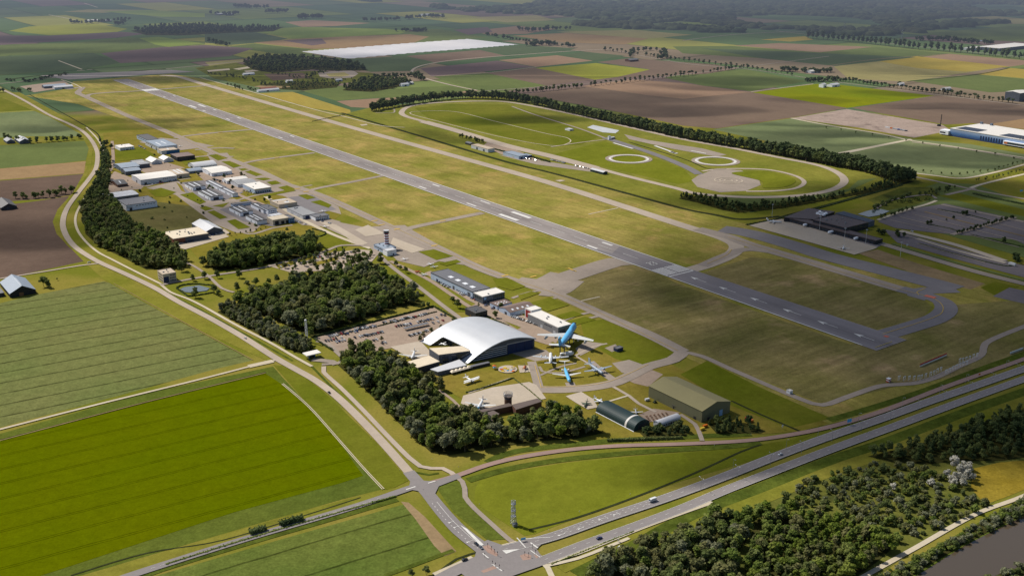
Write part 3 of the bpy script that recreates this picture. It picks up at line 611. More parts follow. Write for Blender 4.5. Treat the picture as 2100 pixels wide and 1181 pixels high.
for pts, k, lab in [
 ([(690, 455), (745, 466), (830, 462), (850, 475), (940, 525), (960, 545), (900, 536), (870, 548), (815, 535), (800, 520), (765, 512), (735, 498), (655, 462)], 'taxi', 'apron in front of the control tower'),
 ([(728, 472), (755, 462), (790, 480), (750, 486)], 'concrete', 'pale concrete stand'),
 ([(806, 488), (872, 512), (845, 520), (800, 502)], 'concrete', 'pale concrete stand'),
 ([(640, 448), (690, 462), (755, 500), (735, 505), (700, 480)], 'concrete', 'pale service strip'),
 ([(1536, 463), (1570, 455), (1603, 450), (1800, 508), (1791, 512), (1752, 523)], 'concrete', 'pale concrete terminal apron'),
 ([(1603, 449), (1640, 458), (1812, 502), (1796, 508), (1700, 487)], 'newtar', 'grey strip along the terminal'),
 ([(950, 812), (1010, 795), (1085, 784), (1100, 790), (1120, 818), (1050, 832), (990, 845), (945, 828)], 'concrete', 'old concrete apron by the brick terminal'),
 ([(1160, 813), (1192, 804), (1218, 820), (1226, 836), (1205, 840), (1180, 826)], 'concrete', 'pale concrete display pad'),
 ([(1240, 714), (1262, 706), (1272, 716), (1255, 722)], 'taxi', 'small display pad'),
 ([(1062, 750), (1084, 750), (1088, 763), (1066, 765)], 'concrete', 'white pad under the orange helicopter'),
 ([(1255, 745), (1290, 738), (1330, 752), (1296, 770), (1275, 764)], 'taxi', 'crossing pad of the museum track'),
 ([(1270, 772), (1330, 756), (1360, 768), (1329, 793), (1300, 786)], 'paving', 'brick pad at the olive hangar'),
 ([(1090, 716), (1120, 718), (1140, 735), (1098, 741), (1050, 725)], 'taxi', 'grey yard before the hangar doors'),
 ([(1310, 850), (1340, 838), (1395, 846), (1360, 862), (1330, 866)], 'paving', 'pinkish terrace'),
 ([(642, 694), (890, 631), (945, 664), (900, 690), (862, 702), (797, 715), (760, 722), (685, 720)], 'paving', 'brown paved museum car park'),
 ([(800, 712), (862, 700), (905, 745), (880, 755), (850, 740)], 'concrete', 'pale forecourt'),
 ([(548, 545), (600, 530), (660, 520), (740, 512), (780, 516), (760, 540), (700, 552), (600, 560)], 'parkpale', 'pale parking among the trees'),
 ([(318, 482), (362, 508), (380, 512), (470, 486), (455, 476), (430, 480), (360, 498), (328, 478)], 'concrete', 'pale yard of the brick hall'),
 ([(425, 482), (460, 470), (472, 478), (440, 490)], 'concrete', 'pale yard'),
 ([(870, 560), (883, 556), (1000, 616), (985, 628), (960, 616)], 'paving', 'brown yard before the long hangar'),
 ([(958, 632), (1000, 612), (1060, 640), (1150, 690), (1140, 704), (1060, 668)], 'paving', 'brown access yard'),
 ([(1085, 665), (1150, 695), (1120, 706), (1060, 676)], 'paving', 'brown yard by the white hall'),
 ([(700, 455), (640, 440), (585, 425), (560, 430), (620, 462), (660, 465)], 'taxi', 'grey yard'),
 ([(370, 375), (420, 370), (500, 395), (460, 412), (420, 412), (380, 395)], 'newtar', 'dark yard between small hangars'),
 ([(450, 430), (520, 412), (560, 432), (600, 455), (560, 465), (500, 455)], 'newtar', 'dark yard between small hangars'),
 ([(590, 405), (640, 400), (690, 430), (640, 440), (600, 425)], 'newtar', 'dark apron'),
 ([(275, 345), (330, 330), (380, 345), (330, 352), (300, 356)], 'paving', 'yard inside the hangar block'),
 ([(215, 372), (235, 352), (300, 376), (290, 388), (225, 395)], 'paving', 'yard of the small dark house'),
 ([(285, 292), (360, 310), (440, 300), (380, 288), (330, 283)], 'taxi', 'apron by the blue doors'),
 ([(400, 355), (480, 345), (530, 380), (480, 400), (420, 372)], 'paving', 'service yard'),
 ([(1800, 455), (1850, 432), (1938, 418), (2140, 462), (2140, 520), (2080, 492), (1900, 476), (1836, 468)], 'parking', 'dark parking field of the terminal'),
 ([(1810, 470), (1850, 478), (2000, 520), (2140, 555), (2140, 580), (1960, 532), (1840, 498)], 'parking', 'dark lower parking field'),
 ([(2036, 608), (2070, 590), (2140, 605), (2140, 632), (2060, 614)], 'parking', 'small dark parking corner'),
 ([(1432, 360), (1470, 346), (1520, 350), (1556, 366), (1560, 380), (1530, 392), (1476, 395), (1430, 384), (1418, 370)], 'taxi', 'round pale skid pan'),
 ([(1204, 262), (1216, 257), (1270, 268), (1262, 274), (1236, 272)], 'pool', 'pale wet skid surface'),
 ([(1280, 276), (1330, 288), (1440, 305), (1490, 318), (1470, 322), (1380, 306), (1290, 286)], 'taxi', 'grey training ground'),
 ([(1000, 292), (1040, 300), (1110, 330), (1090, 334), (1030, 318), (990, 300)], 'paving', 'yard of the test track buildings'),
 ([(40, 178), (130, 166), (150, 178), (70, 190)], 'paving', 'farm yard'),
 ([(82, 156), (140, 152), (350, 144), (400, 148), (240, 158), (140, 164)], 'tarmac', 'raised distant road'),
 ([(1240, 705), (1200, 700), (1180, 715), (1190, 730)], 'taxi', 'yard below the jumbo'),
 ([(1020, 318), (1120, 332), (1250, 352), (1235, 356), (1100, 338)], 'taxi', 'grey service strip')]:
 sheet('apron' if 'pad' in lab or 'apron' in lab or 'stand' in lab else 'paved_yard', pts, G[k], .22 if k != 'concrete' else .27, lab)
# ------------------------------------------------------------------ roads
for nm, pts, w, k, lv, lab in [
 ('road', [(-40, 166), (10, 187), (50, 207), (100, 236), (140, 254), (168, 269), (184, 284), (195, 301), (200, 318), (197, 345), (183, 367), (162, 394), (138, 427), (129, 456), (134, 480), (150, 503), (175, 522), (207, 540), (254, 561), (317, 591), (367, 620), (434, 655), (500, 693), (564, 734), (601, 755), (650, 783), (700, 822), (770, 892), (844, 975)], 8.0, 'taxipale', .3, 'pale curving country road'),
 ('road', [(838, 968), (874, 1009), (907, 1050), (942, 1088), (980, 1118), (1025, 1152)], (9.5, 13.0), 'tarmac', .3, 'grey road into the crossroads'),
 ('road', [(200, 1204), (300, 1170), (500, 1107), (700, 1048), (784, 1021), (842, 1001), (872, 993)], 7.5, 'tarmac', .3, 'grey side road'),
 ('road', [(862, 996), (887, 990), (940, 975), (1000, 954), (1067, 938), (1167, 923), (1267, 915), (1400, 911), (1533, 904), (1634, 890), (1717, 872), (1800, 847), (1867, 822), (1950, 790), (2100, 737), (2200, 700)], 6.0, 'redroad', .29, 'reddish service road'),
 ('road', [(880, 1200), (934, 1171), (987, 1148), (1034, 1128), (1134, 1101), (1234, 1066), (1334, 1033), (1400, 1010), (1483, 979), (1600, 933), (1700, 896), (1800, 862), (1900, 826), (2017, 786), (2200, 722)], 10.5, 'tarmac', .31, 'upper carriageway of the main road'),
 ('road', [(900, 1225), (1034, 1178), (1117, 1149), (1200, 1117), (1300, 1081), (1400, 1043), (1483, 1008), (1567, 975), (1700, 924), (1834, 875), (1967, 826), (2067, 790), (2200, 742)], 9.5, 'tarmac', .31, 'lower carriageway of the main road'),
 ('path', [(177, 262), (200, 286), (214, 314), (210, 345), (192, 380), (166, 420), (155, 446), (158, 470), (174, 494), (200, 517), (230, 533), (277, 557), (330, 583)], 3.5, 'sand', .28, 'pale cycle path'),
 ('path', [(330, 584), (350, 600), (384, 613), (417, 629), (484, 667), (550, 701), (607, 734), (640, 752)], 3.5, 'sand', .28, 'pale cycle path'),
 ('path', [(664, 752), (664, 764), (700, 797), (744, 841), (800, 900), (840, 940), (862, 957), (884, 961), (908, 961), (926, 970), (934, 978)], 4.5, 'taxipale', .28, 'pale parallel path'),
 ('path', [(936, 978), (948, 988), (953, 1002), (954, 1020), (974, 1044), (1007, 1074), (1044, 1107), (1070, 1124)], 4.0, 'taxi', .28, 'grey cycle path'),
 ('path', [(-40, 892), (0, 881), (200, 830), (400, 781), (520, 750), (545, 742), (580, 738)], 3.2, 'sand', .28, 'white concrete farm path'),
 ('path', [(510, 752), (560, 741)], 8, 'sand', .279, 'field entrance'),
 ('farm_track', [(578, 788), (634, 837), (700, 911), (745, 962), (784, 1004)], .7, 'sand', .27, 'thin wheel track at the crop edge'),
 ('farm_track', [(581, 787), (637, 836), (703, 910), (748, 961), (788, 1003)], .7, 'sand', .27, 'thin wheel track at the crop edge'),
 ('farm_track', [(233, 582), (352, 648), (440, 696), (519, 739)], .8, 'earth', .27, 'thin worn line at the crop edge'),
 ('farm_track', [(0, 904), (300, 825), (545, 765)], 1.2, 'earth', .27, 'worn line along the farm path'),
 ('path', [(207, 540), (160, 546), (100, 556), (0, 572)], 4, 'taxipale', .28, 'farm access path'),
 ('path', [(1460, 1030), (1400, 1051), (1334, 1075), (1267, 1101), (1184, 1134), (1120, 1153)], 5, 'sand', .3, 'pale lay-by lane'),
 ('path', [(1290, 1104), (1236, 1126), (1184, 1146), (1124, 1160)], 3, 'sand', .29, 'pale cycle path'),
 ('path', [(1112, 1152), (1124, 1166), (1136, 1192)], 4, 'sand', .29, 'pale path to the wood'),
 ('path', [(1026, 1121), (1060, 1112)], 3, 'sand', .29, 'pale path'),
 ('path', [(890, 1180), (940, 1158), (970, 1144)], 5, 'sand', .3, 'pale bus bay'),
 ('path', [(1740, 1200), (1790, 1172), (1880, 1122), (2000, 1055), (2100, 1017), (2200, 970)], 4, 'sand', .25, 'pale towpath by the canal'),
 ('road', [(330, 585), (385, 574), (440, 565), (500, 556), (560, 545), (660, 518), (700, 504), (760, 505)], 6, 'taxi', .28, 'entrance road to the airport'),
 ('road', [(365, 533), (395, 545), (425, 565), (455, 592), (480, 600)], 4, 'taxi', .28, 'side path'),
 ('road', [(760, 505), (800, 545), (860, 590), (905, 625), (950, 660), (930, 660)], 6, 'taxi', .28, 'service road behind the wood'),
 ('road', [(800, 536), (880, 575), (960, 628), (1010, 650), (1080, 690), (1140, 710)], 6, 'paving', .275, 'service road by the hangars'),
 ('road', [(640, 738), (680, 742), (690, 748)], 8, 'taxi', .28, 'car park entrance'),
 ('road', [(660, 748), (692, 746), (705, 738), (690, 722), (672, 705), (650, 700)], 5, 'taxi', .28, 'car park entrance lane'),
 ('road', [(230, 290), (232, 330), (226, 352)], 6, 'paving', .27, 'small lane'),
 ('road', [(300, 383), (360, 372), (420, 420), (470, 455), (510, 480), (560, 468), (600, 462)], 6, 'taxi', .24, 'lane among the hangars'),
 ('road', [(210, 400), (280, 385), (390, 366)], 5, 'taxi', .24, 'lane among the hangars'),
 ('road', [(360, 395), (420, 425), (530, 400), (640, 380)], 6, 'taxi', .24, 'lane among the hangars'),
 ('road', [(540, 400), (600, 440), (680, 480), (760, 510)], 7, 'sand', .24, 'pale lane among the hangars'),
 ('road', [(460, 330), (500, 345)], 5, 'taxi', .24, 'hangar lane'),
 ('road', [(430, 356), (445, 372), (490, 400), (540, 420)], 8, 'paving', .23, 'hangar street'),
 ('road', [(400, 308), (450, 304), (480, 305)], 10, 'taxi', .24, 'hangar lane'),
 ('road', [(355, 328), (430, 320), (478, 322)], 9, 'taxi', .24, 'hangar lane'),
 ('path', [(1140, 664), (1180, 648), (1215, 640)], 5, 'taxi', .24, 'taxi lane'),
 ('path', [(1160, 670), (1200, 655), (1232, 648)], 5, 'taxi', .24, 'taxi lane'),
 ('path', [(1050, 612), (1085, 600), (1110, 596)], 5, 'taxi', .24, 'taxi lane'),
 ('path', [(1090, 626), (1150, 608)], 5, 'taxi', .24, 'taxi lane'),
 ('path', [(1190, 618), (1230, 609)], 2.5, 'sand', .24, 'short pale strip in the grass'),
 ('path', [(1207, 440), (1268, 427)], 2.5, 'sand', .24, 'short pale strip in the grass'),
 ('path', [(960, 806), (1048, 776)], 3, 'taxipale', .24, 'museum path'),
 ('path', [(900, 800), (930, 822), (948, 842)], 3, 'paving', .24, 'museum path'),
 ('path', [(1255, 792), (1290, 812), (1310, 828), (1345, 845)], 3.5, 'taxipale', .24, 'museum path'),
 ('path', [(1250, 823), (1290, 811)], 2.5, 'sand', .24, 'museum path'),
 ('path', [(1395, 850), (1425, 870), (1432, 882), (1440, 904)], 4, 'taxi', .24, 'path to the service road'),
 ('path', [(1108, 770), (1150, 752), (1182, 745)], 3, 'taxi', .24, 'garden path'),
 ('path', [(1106, 752), (1112, 762), (1150, 765), (1200, 752)], 3, 'taxi', .24, 'garden path'),
 ('path', [(1180, 730), (1215, 712), (1245, 705)], 3, 'taxipale', .24, 'pale footpath'),
 ('path', [(1180, 730), (1205, 745), (1245, 768)], 2.5, 'taxipale', .24, 'pale footpath'),
 ('path', [(410, 160), (520, 190), (640, 224), (707, 240), (780, 258), (830, 262)], 4, 'sand', .24, 'pale perimeter path'),
 ('path', [(125, 164), (150, 172), (168, 181)], 4, 'sand', .26, 'pale perimeter path'),
 ('road', [(240, 152), (400, 136), (520, 124), (600, 118)], 10, 'taxi', .2, 'distant country road'),
 ('road', [(-200, 182), (0, 172), (80, 163), (140, 158), (240, 152)], 8, 'taxi', .2, 'distant country road'),
 ('path', [(120, 125), (168, 143)], 6, 'sand', .2, 'distant farm track'),
 ('path', [(100, 31), (158, 42)], 8, 'sand', .2, 'distant farm track'),
 ('path', [(172, 7), (200, 16)], 8, 'sand', .2, 'distant farm track'),
 ('road', [(1240, 102), (1180, 105), (1080, 112), (940, 123), (870, 134), (845, 146), (862, 158), (920, 174), (978, 186)], 9, 'taxipale', .22, 'pale curving far road'),
 ('road', [(880, 157), (1000, 150), (1100, 138)], 5, 'taxipale', .22, 'pale farm lane'),
 ('road', [(980, 188), (1200, 172), (1380, 156), (1700, 116)], 6, 'taxi', .2, 'tree lined lane'),
 ('road', [(1240, 100), (1400, 130), (1530, 142), (1640, 158), (1740, 172), (1900, 192), (2140, 222)], 7, 'taxi', .2, 'tree lined farm road'),
 ('road', [(1540, 189), (1610, 180), (1668, 173)], 5, 'sand', .21, 'pale farm lane'),
 ('road', [(1400, 204), (1480, 195), (1540, 189)], 4, 'brownlt', .21, 'field track'),
 ('road', [(1690, 137), (1800, 122), (1948, 111)], 5, 'brownlt', .21, 'field track'),
 ('road', [(1860, 168), (2000, 154), (2070, 140)], 7, 'ditch', .21, 'hedge-lined ditch'),
 ('road', [(1590, 64), (1750, 82), (1900, 98), (2140, 122)], 9, 'taxi', .2, 'avenue road'),
 ('road', [(1400, 84), (1500, 72), (1620, 66), (1690, 68)], 9, 'taxi', .2, 'distant curved road'),
 ('path', [(1622, 243), (1700, 258), (1800, 274), (1870, 289), (1960, 302), (2140, 330)], 8, 'sand', .22, 'sandy road before the building plot'),
 ('path', [(1870, 292), (1990, 308), (2140, 334)], 5, 'taxipale', .22, 'warehouse access road'),
 ('road', [(1856, 353), (1920, 361), (1975, 366), (2040, 354), (2100, 338), (2160, 322)], 7, 'sand', .22, 'pale road around the field'),
 ('road', [(1850, 358), (1920, 372), (2010, 392), (2140, 415)], 8, 'taxi', .2, 'grey road by the parking'),
 ('road', [(1990, 386), (2030, 374), (2160, 344)], 7, 'sand', .22, 'pale branch road'),
 ('road', [(1940, 400), (1975, 392), (2000, 386)], 8, 'taxi', .21, 'crossing arm'),
 ('path', [(1800, 452), (1850, 434), (1900, 420), (1920, 412)], 6, 'sand', .28, 'pale promenade'),
 ('path', [(1780, 440), (1826, 412), (1900, 400), (1920, 408)], 5, 'taxi', .26, 'curved drive by the pond'),
 ('road', [(1845, 474), (1870, 480), (1960, 503), (2060, 536)], 12, 'concrete', .28, 'pale bus lane'),
 ('road', [(1880, 490), (1960, 514), (2062, 540)], 8, 'concrete', .28, 'pale bus lane'),
 ('road', [(1800, 498), (1900, 528), (2010, 560), (2140, 592)], 14, 'taxi', .26, 'pale grey service road'),
 ('road', [(1830, 500), (1950, 536), (2140, 586)], 7, 'green', .27, 'grass median')]:
 road(nm, pts, w, G[k], lv, lab)
# test track
TRACK = [(824, 230), (843, 218), (900, 211), (984, 208), (1050, 211), (1167, 233), (1267, 256), (1400, 286), (1500, 304), (1600, 324), (1667, 337), (1706, 349), (1729, 364), (1728, 378), (1698, 392), (1634, 402), (1534, 405), (1433, 398), (1384, 386), (1267, 357), (1134, 320), (1034, 297), (934, 267), (867, 249), (832, 239)]
road('test_track', TRACK, 14, G['taxipale'], .24, 'oval tarmac test track', closed=True)
for pts, w, k, cl, lab in [
 ([(868, 250), (934, 268), (1034, 298), (1134, 322), (1220, 345)], 26, 'taxipale', False, 'wide straight of the test track'),
 ([(842, 234), (862, 229), (934, 230), (1017, 250), (1117, 274), (1164, 284), (1166, 294), (1127, 299), (1020, 280), (900, 250)], 2.5, 'sand', True, 'thin pale infield path'),
 ([(1050, 219), (1100, 237), (1184, 263), (1247, 286), (1300, 304)], 6, 'taxi', False, 'infield road'),
 ([(1240, 283), (1334, 314), (1400, 340), (1434, 358)], 17, 'newtar', False, 'dark skid lane'),
 ([(1130, 302), (1190, 293), (1240, 287)], 4, 'taxipale', False, 'infield link'),
 ([(1440, 352), (1480, 347), (1567, 348), (1624, 359), (1649, 373), (1634, 386), (1590, 392), (1530, 393)], 8, 'taxipale', False, 'pale loop around the green island'),
 ([(1290, 292), (1400, 326), (1450, 346), (1490, 347)], 3, 'ditch', False, 'dark strip by the skid lane'),
 ([(770, 232), (806, 232), (808, 224)], 4, 'taxi', False, 'access lane')]:
 road('test_track', pts, w, G[k], .25 if cl or w < 15 else .26, lab, closed=cl)
sheet('grass_patch', [(1500, 356), (1560, 352), (1610, 360), (1632, 372), (1610, 384), (1566, 386), (1560, 372)], G['meadow'], .29, 'green island in the loop', curve=True)
for R0, w in ((7, 3), (15, 2.5), (24, 2.5)):
 c = at(1494, 371)
 road('test_track', [c + Vector((math.cos(2 * math.pi * i / 40), math.sin(2 * math.pi * i / 40), 0)) * R0 for i in range(40)], w, G['concrete'], .3, 'pale tyre ring on the skid pan', closed=True, world=True)
rg = MB()
for (px, py), R0, w in [((1289.5, 326.5), 36.5, 4.8), ((1467.7, 331), 37, 5.0)]:
 c = at(px, py)
 P = [c + Vector((math.cos(t), math.sin(t), 0)) * R0 for t in [2 * math.pi * i / 72 for i in range(72)]]
 strip_geo(rg, P, w, GZ, True)
 road('test_track', [c + Vector((math.cos(t), math.sin(t), 0)) * (R0 + 2) for t in [2 * math.pi * i / 48 for i in range(48)]], 14, G['taxi'], .27, 'worn ring around the white circle', closed=True, world=True)
for a, b, w in [((1258, 294), (1298, 306), 5), ((1343, 300), (1385, 315), 6), ((1417, 310), (1448, 316), 4), ((1388, 316), (1374, 312), 8)]:
 strip_geo(rg, [at(*a), at(*b)], w, GZ + .004)
tag(rg.build('track_markings', G['white']), 'white rings and bars painted on the test ground', None, None, 'structure')
sheet('apron', [(1138, 371), (1150, 369.5), (1160, 371), (1148, 373.5)], G['concrete'], .27, 'small pale slab in the grass')
sheet('apron', [(738, 256.5), (752, 255), (754, 257.5), (742, 259)], G['concrete'], .27, 'small pale slab in the grass')
# nurseries and gardens beyond the far end of the taxiway
for k, pts, lab in [('rough', [(400, 140), (480, 128), (560, 150), (640, 146), (760, 150), (800, 160), (700, 172), (640, 180), (520, 178), (440, 162)], 'mixed garden ground of the far nurseries'),
     ('olive', [(420, 128), (500, 122), (505, 127), (430, 136)], 'pale nursery plot'), ('sand', [(478, 142), (540, 132), (546, 135), (490, 144)], 'pale nursery track'), ('concrete', [(500, 146), (556, 140), (560, 142), (506, 149)], 'white covered nursery bed'), ('concrete', [(424, 145), (470, 141), (472, 144), (428, 148)], 'white covered nursery bed'),
     ('fresh', [(456, 160), (520, 158), (530, 165), (470, 168)], 'green garden plot'), ('taxi', [(652, 150), (720, 142), (735, 152), (722, 160), (680, 162), (656, 158)], 'grey riding arena'), ('olive', [(668, 152), (706, 149), (718, 155), (700, 158), (676, 158)], 'green oval in the riding arena'),
     ('earth', [(520, 178), (560, 172), (600, 178), (560, 184)], 'brown stable yard'), ('plough', [(540, 152), (620, 150), (640, 160), (560, 166)], 'dark garden plot'), ('sand', [(800, 166), (824, 163), (830, 170), (806, 174)], 'pale farm yard')]:
 sheet('field', pts, G[k], .12 if k != 'rough' else .11, lab)
for pts, lab in [([(82, 158), (136, 154), (212, 152), (280, 146), (340, 142)], 'dark bank of the raised road'), ([(10, 165), (60, 158), (96, 155), (140, 150)], 'dark overgrown bank')]:
 road('ditch', pts, 14, G['ditch'], .2, lab)
for a, b in [((92, 157), (128, 153)), ((158, 146), (174, 145)), ((178, 144), (190, 143))]:
 road('road', [a, b], 7, G['concrete'], .23, 'pale distant pavement', straight=True)
sheet('paved_yard', [(424, 316), (466, 314), (474, 324), (545, 352), (620, 388), (694, 424), (700, 440), (640, 424), (580, 402), (540, 396), (500, 372), (440, 345)], G['taxi'], .21, 'grey paved band between hangars and taxiway')
sheet('paved_yard', [(300, 386), (360, 372), (372, 392), (420, 412), (480, 408), (560, 440), (520, 476), (486, 478), (440, 460), (400, 430), (360, 400)], G['taxi'], .205, 'grey lanes between the hangar yards')
for pts in [[(369, 400), (395, 395), (423, 415), (410, 420)], [(410, 427), (421, 423), (439, 429), (421, 433)], [(436, 423), (470, 416), (457, 426)], [(425, 435), (439, 432), (467, 447), (451, 450)], [(465, 454), (482, 450), (514, 467), (489, 471)], [(427, 319), (445, 317), (468, 325), (447, 330)], [(454, 332), (470, 331), (496, 341), (479, 345)], [(489, 347), (502, 346), (510, 349), (496, 351)], [(502, 353), (514, 350), (539, 359), (525, 362)], [(522, 367), (543, 365), (558, 368), (540, 371)],
   [(546, 374), (566, 371), (578, 377), (557, 380)], [(570, 385), (589, 381), (607, 389), (586, 392)], [(530, 402), (600, 388), (607, 392), (545, 404)], [(611, 401), (628, 399), (648, 406), (630, 410)], [(637, 415), (657, 411), (680, 421), (674, 427)], [(304, 392), (330, 386), (362, 395), (340, 404), (318, 404)], [(235, 310), (285, 302), (322, 320), (300, 326), (238, 332)], [(372, 330), (412, 322), (430, 326), (380, 340)], [(1062, 606), (1090, 598), (1106, 602), (1068, 616)], [(1086, 622), (1128, 610), (1168, 626), (1122, 640)], [(1140, 648), (1176, 638), (1196, 646), (1158, 656)], [(1164, 660), (1200, 650), (1222, 656), (1180, 668)], [(1010, 572), (1040, 570), (1078, 588), (1050, 596), (1020, 588)], [(858, 517), (890, 512), (930, 526), (895, 534)], [(900, 541), (936, 533), (946, 538), (915, 546)]]:
 sheet('grass_patch', pts, G['fresh'], .268, 'mown green patch between paved lanes')
sheet('verge', [(1790, 1196), (1900, 1130), (1980, 1086), (2060, 1042), (2140, 1002), (2140, 1038), (2060, 1077), (1980, 1117), (1900, 1167), (1850, 1199)], G['rim'], .12, 'overgrown canal bank')
for a, b, w, k, lab in [((1896, 435), (1998, 461), 2.2, 'earth', 'planted strip between parking bays'), ((1846, 446), (1964, 474), 1.6, 'taxi', 'pale lane line of the parking'), ((1872, 440), (1980, 467), 1.2, 'taxi', 'pale lane line of the parking'), ((1918, 429), (2020, 455), 1.6, 'taxi', 'pale lane line of the parking'), ((1826, 452), (1950, 480), 1.2, 'taxi', 'pale lane line of the parking'),
      ((1990, 470), (2110, 500), 1.6, 'taxi', 'pale lane line of the parking'), ((2006, 462), (2120, 490), 2.2, 'earth', 'planted strip between parking bays'), ((2030, 455), (2130, 480), 1.4, 'taxi', 'pale lane line of the parking'), ((1972, 478), (2090, 508), 1.2, 'taxi', 'pale lane line of the parking'), ((1952, 482), (2082, 446), 4, 'taxi', 'cross lane of the parking'), ((1930, 420), (2100, 456), 4, 'taxi', 'outer lane of the parking'), ((1850, 482), (1990, 522), 1.4, 'taxi', 'pale kerb of the lower parking'), ((1880, 500), (2020, 540), 1.4, 'taxi', 'pale kerb of the lower parking')]:
 road('parking_strip', [a, b], w * 1.9, G[k], .285, lab, straight=True)
# crossroads
sheet('road', [(980, 1118), (1000, 1108), (1040, 1122), (1075, 1116), (1108, 1108), (1118, 1106), (1112, 1116), (1100, 1126), (1108, 1138), (1124, 1147), (1080, 1166), (1030, 1184), (960, 1188), (940, 1172), (972, 1150), (976, 1134)], G['tarmac'], .30, 'grey asphalt of the signalled junction')
sheet('road', [(844, 976), (862, 986), (890, 988), (938, 972), (946, 980), (900, 998), (892, 1014), (905, 1040), (885, 1030), (868, 1010), (838, 1004)], G['tarmac'], .30, 'grey asphalt of the crossing')
for pts, lab in [([(990, 1122), (1002, 1118), (1022, 1138), (1018, 1142), (1000, 1134)], 'red brick traffic island'),
     ([(1066, 1140), (1078, 1136), (1090, 1140), (1088, 1148), (1072, 1150)], 'round red brick traffic island'),
     ([(986, 1172), (1016, 1160), (1020, 1166), (992, 1176)], 'red brick traffic island'), ([(1094, 1138), (1106, 1142), (1100, 1146)], 'red brick kerb island')]:
 i = sheet('traffic_island', pts, G['brick'], .33, lab)
rm = MB()
def dash_line(pts, on, off, w, z=GZ, side=0.0):
 P = smooth([at(*p) for p in pts], step=3.0)
 s, acc = 0.0, []
 run = []
 for a, b in zip(P[:-1], P[1:]):
  d = b - a
  L = d.length
  nn = Vector((-d.y, d.x, 0)) / max(L, 1e-6) * side
  t = 0.0
  while t < L - 1e-6:
   ph = s % (on + off)
   st = min((on - ph) if ph < on else (on + off - ph), L - t)
   st = max(st, .02)
   if ph < on:
    q0, q1 = a + d * (t / L) + nn, a + d * ((t + st) / L) + nn
    strip_geo(rm, [q0, q1], w, z)
   s += st
   t += st
UPC = [(1034, 1128), (1134, 1101), (1234, 1066), (1334, 1033), (1400, 1010), (1483, 979), (1600, 933), (1700, 896), (1800, 862), (1900, 826), (2017, 786), (2150, 740)]
LOC = [(1117, 1149), (1200, 1117), (1300, 1081), (1400, 1043), (1483, 1008), (1567, 975), (1700, 924), (1834, 875), (1967, 826), (2067, 790), (2150, 760)]
for L_ in (UPC, LOC):
 dash_line(L_, 3, 9, .3)
 dash_line(L_, 1e9, 1, .28, side=4.5)
 dash_line(L_, 1e9, 1, .28, side=-4.5)
dash_line([(1140, 1098), (1250, 1060), (1330, 1033)], 1.5, 4, .4, side=1.7)
dash_line([(1140, 1098), (1250, 1060), (1330, 1033)], 1.5, 4, .4, side=-1.7)
dash_line([(310, 1167), (500, 1107), (700, 1048), (784, 1021)], 3, 3, .3)
dash_line([(890, 1032), (920, 1068), (960, 1106), (984, 1124)], 2, 3, .35, side=-1.5)
dash_line([(890, 1032), (920, 1068), (960, 1106), (984, 1124)], 1e9, 1, .3, side=2.4)
for a, b, w in [((833, 1005), (852, 999), 1.2), ((878, 992), (893, 987.5), 1.2), ((1088, 1114), (1103, 1125), 1.1), ((1009, 1158), (1030, 1172), 1.0), ((1072, 1106), (1128, 1103), .6), ((990, 1136), (1002, 1146), .8), ((1060, 1104), (1078, 1124), .8), ((1088, 1130), (1108, 1144), .7)]:
 strip_geo(rm, [at(*a), at(*b)], w, GZ + .006)
for P in [[(944, 1078), (958, 1086), (992, 1118), (986, 1121)], [(1030, 1130), (1066, 1127), (1038, 1137)]]:
 rm.add([tuple(at(*p))[:2] + (GZ + .01,) for p in P], [tuple(range(len(P)))])
for (x, y) in [(1190, 1085), (1232, 1066), (1262, 1056), (1150, 1098), (925, 1072), (935, 1082), (962, 1112)]:
 p = at(x, y)
 d = (at(x + 10, y - 3.4) - p).normalized()
 n_ = Vector((-d.y, d.x, 0))
 rm.add([tuple(q)[:2] + (GZ + .014,) for q in (p - n_ * .2, p + d * 3 - n_ * .2, p + d * 3 + n_ * .2, p + n_ * .2, p - d * 2 - n_ * .9, p - d * 2 + n_ * .9)], [(0, 1, 2, 3), (4, 0, 3, 5)])
tag(rm.build('road_markings', G['white']), 'white lane lines and arrows on the roads', None, None, 'structure')
ym = MB()
for pts, w in [([(1500, 512), (1490, 524), (1450, 542)], .7), ([(1493, 487), (1633, 531), (1834, 591), (1900, 608), (1926, 620), (1934, 636), (1915, 652), (1810, 686)], .7), ([(1160, 551), (1180, 557)], 1.2), ([(1165, 550), (1182, 558)], 2), ([(1884, 606), (1880, 600), (1898, 592)], .8),
    ([(178, 200), (350, 274), (550, 366), (700, 420), (887, 504), (1000, 557), (1134, 601), (1241, 648), (1390, 720)], .5), ([(1110, 795), (1180, 793), (1250, 783), (1330, 748)], .5), ([(1097, 750), (1110, 796)], .5)]:
 strip_geo(ym, smooth([at(*p) for p in pts]), w, GZ + .004)
for x, y in [(768, 454), (783, 462), (814, 471), (891, 504.5), (1036, 566), (1094, 568), (452, 272.5), (568, 324), (908, 454), (610, 388), (628, 394)]:
 p = at(x, y)
 strip_geo(ym, [p - V * 5, p + V * 5], 3.2, GZ + .008)
tag(ym.build('taxiway_markings', G['yellowpaint']), 'yellow taxiway lines and hold markings', None, None, 'structure')
r2 = MB()
strip_geo(r2, [at(1897, 607), at(1918, 612)], 7, GZ + .012)
strip_geo(r2, [at(1815, 692), at(1820, 690)], 5, GZ + .012)
tag(r2.build('taxiway_markings', G['redpaint']), 'red painted no-entry patch on the taxiway', None, None, 'structure')
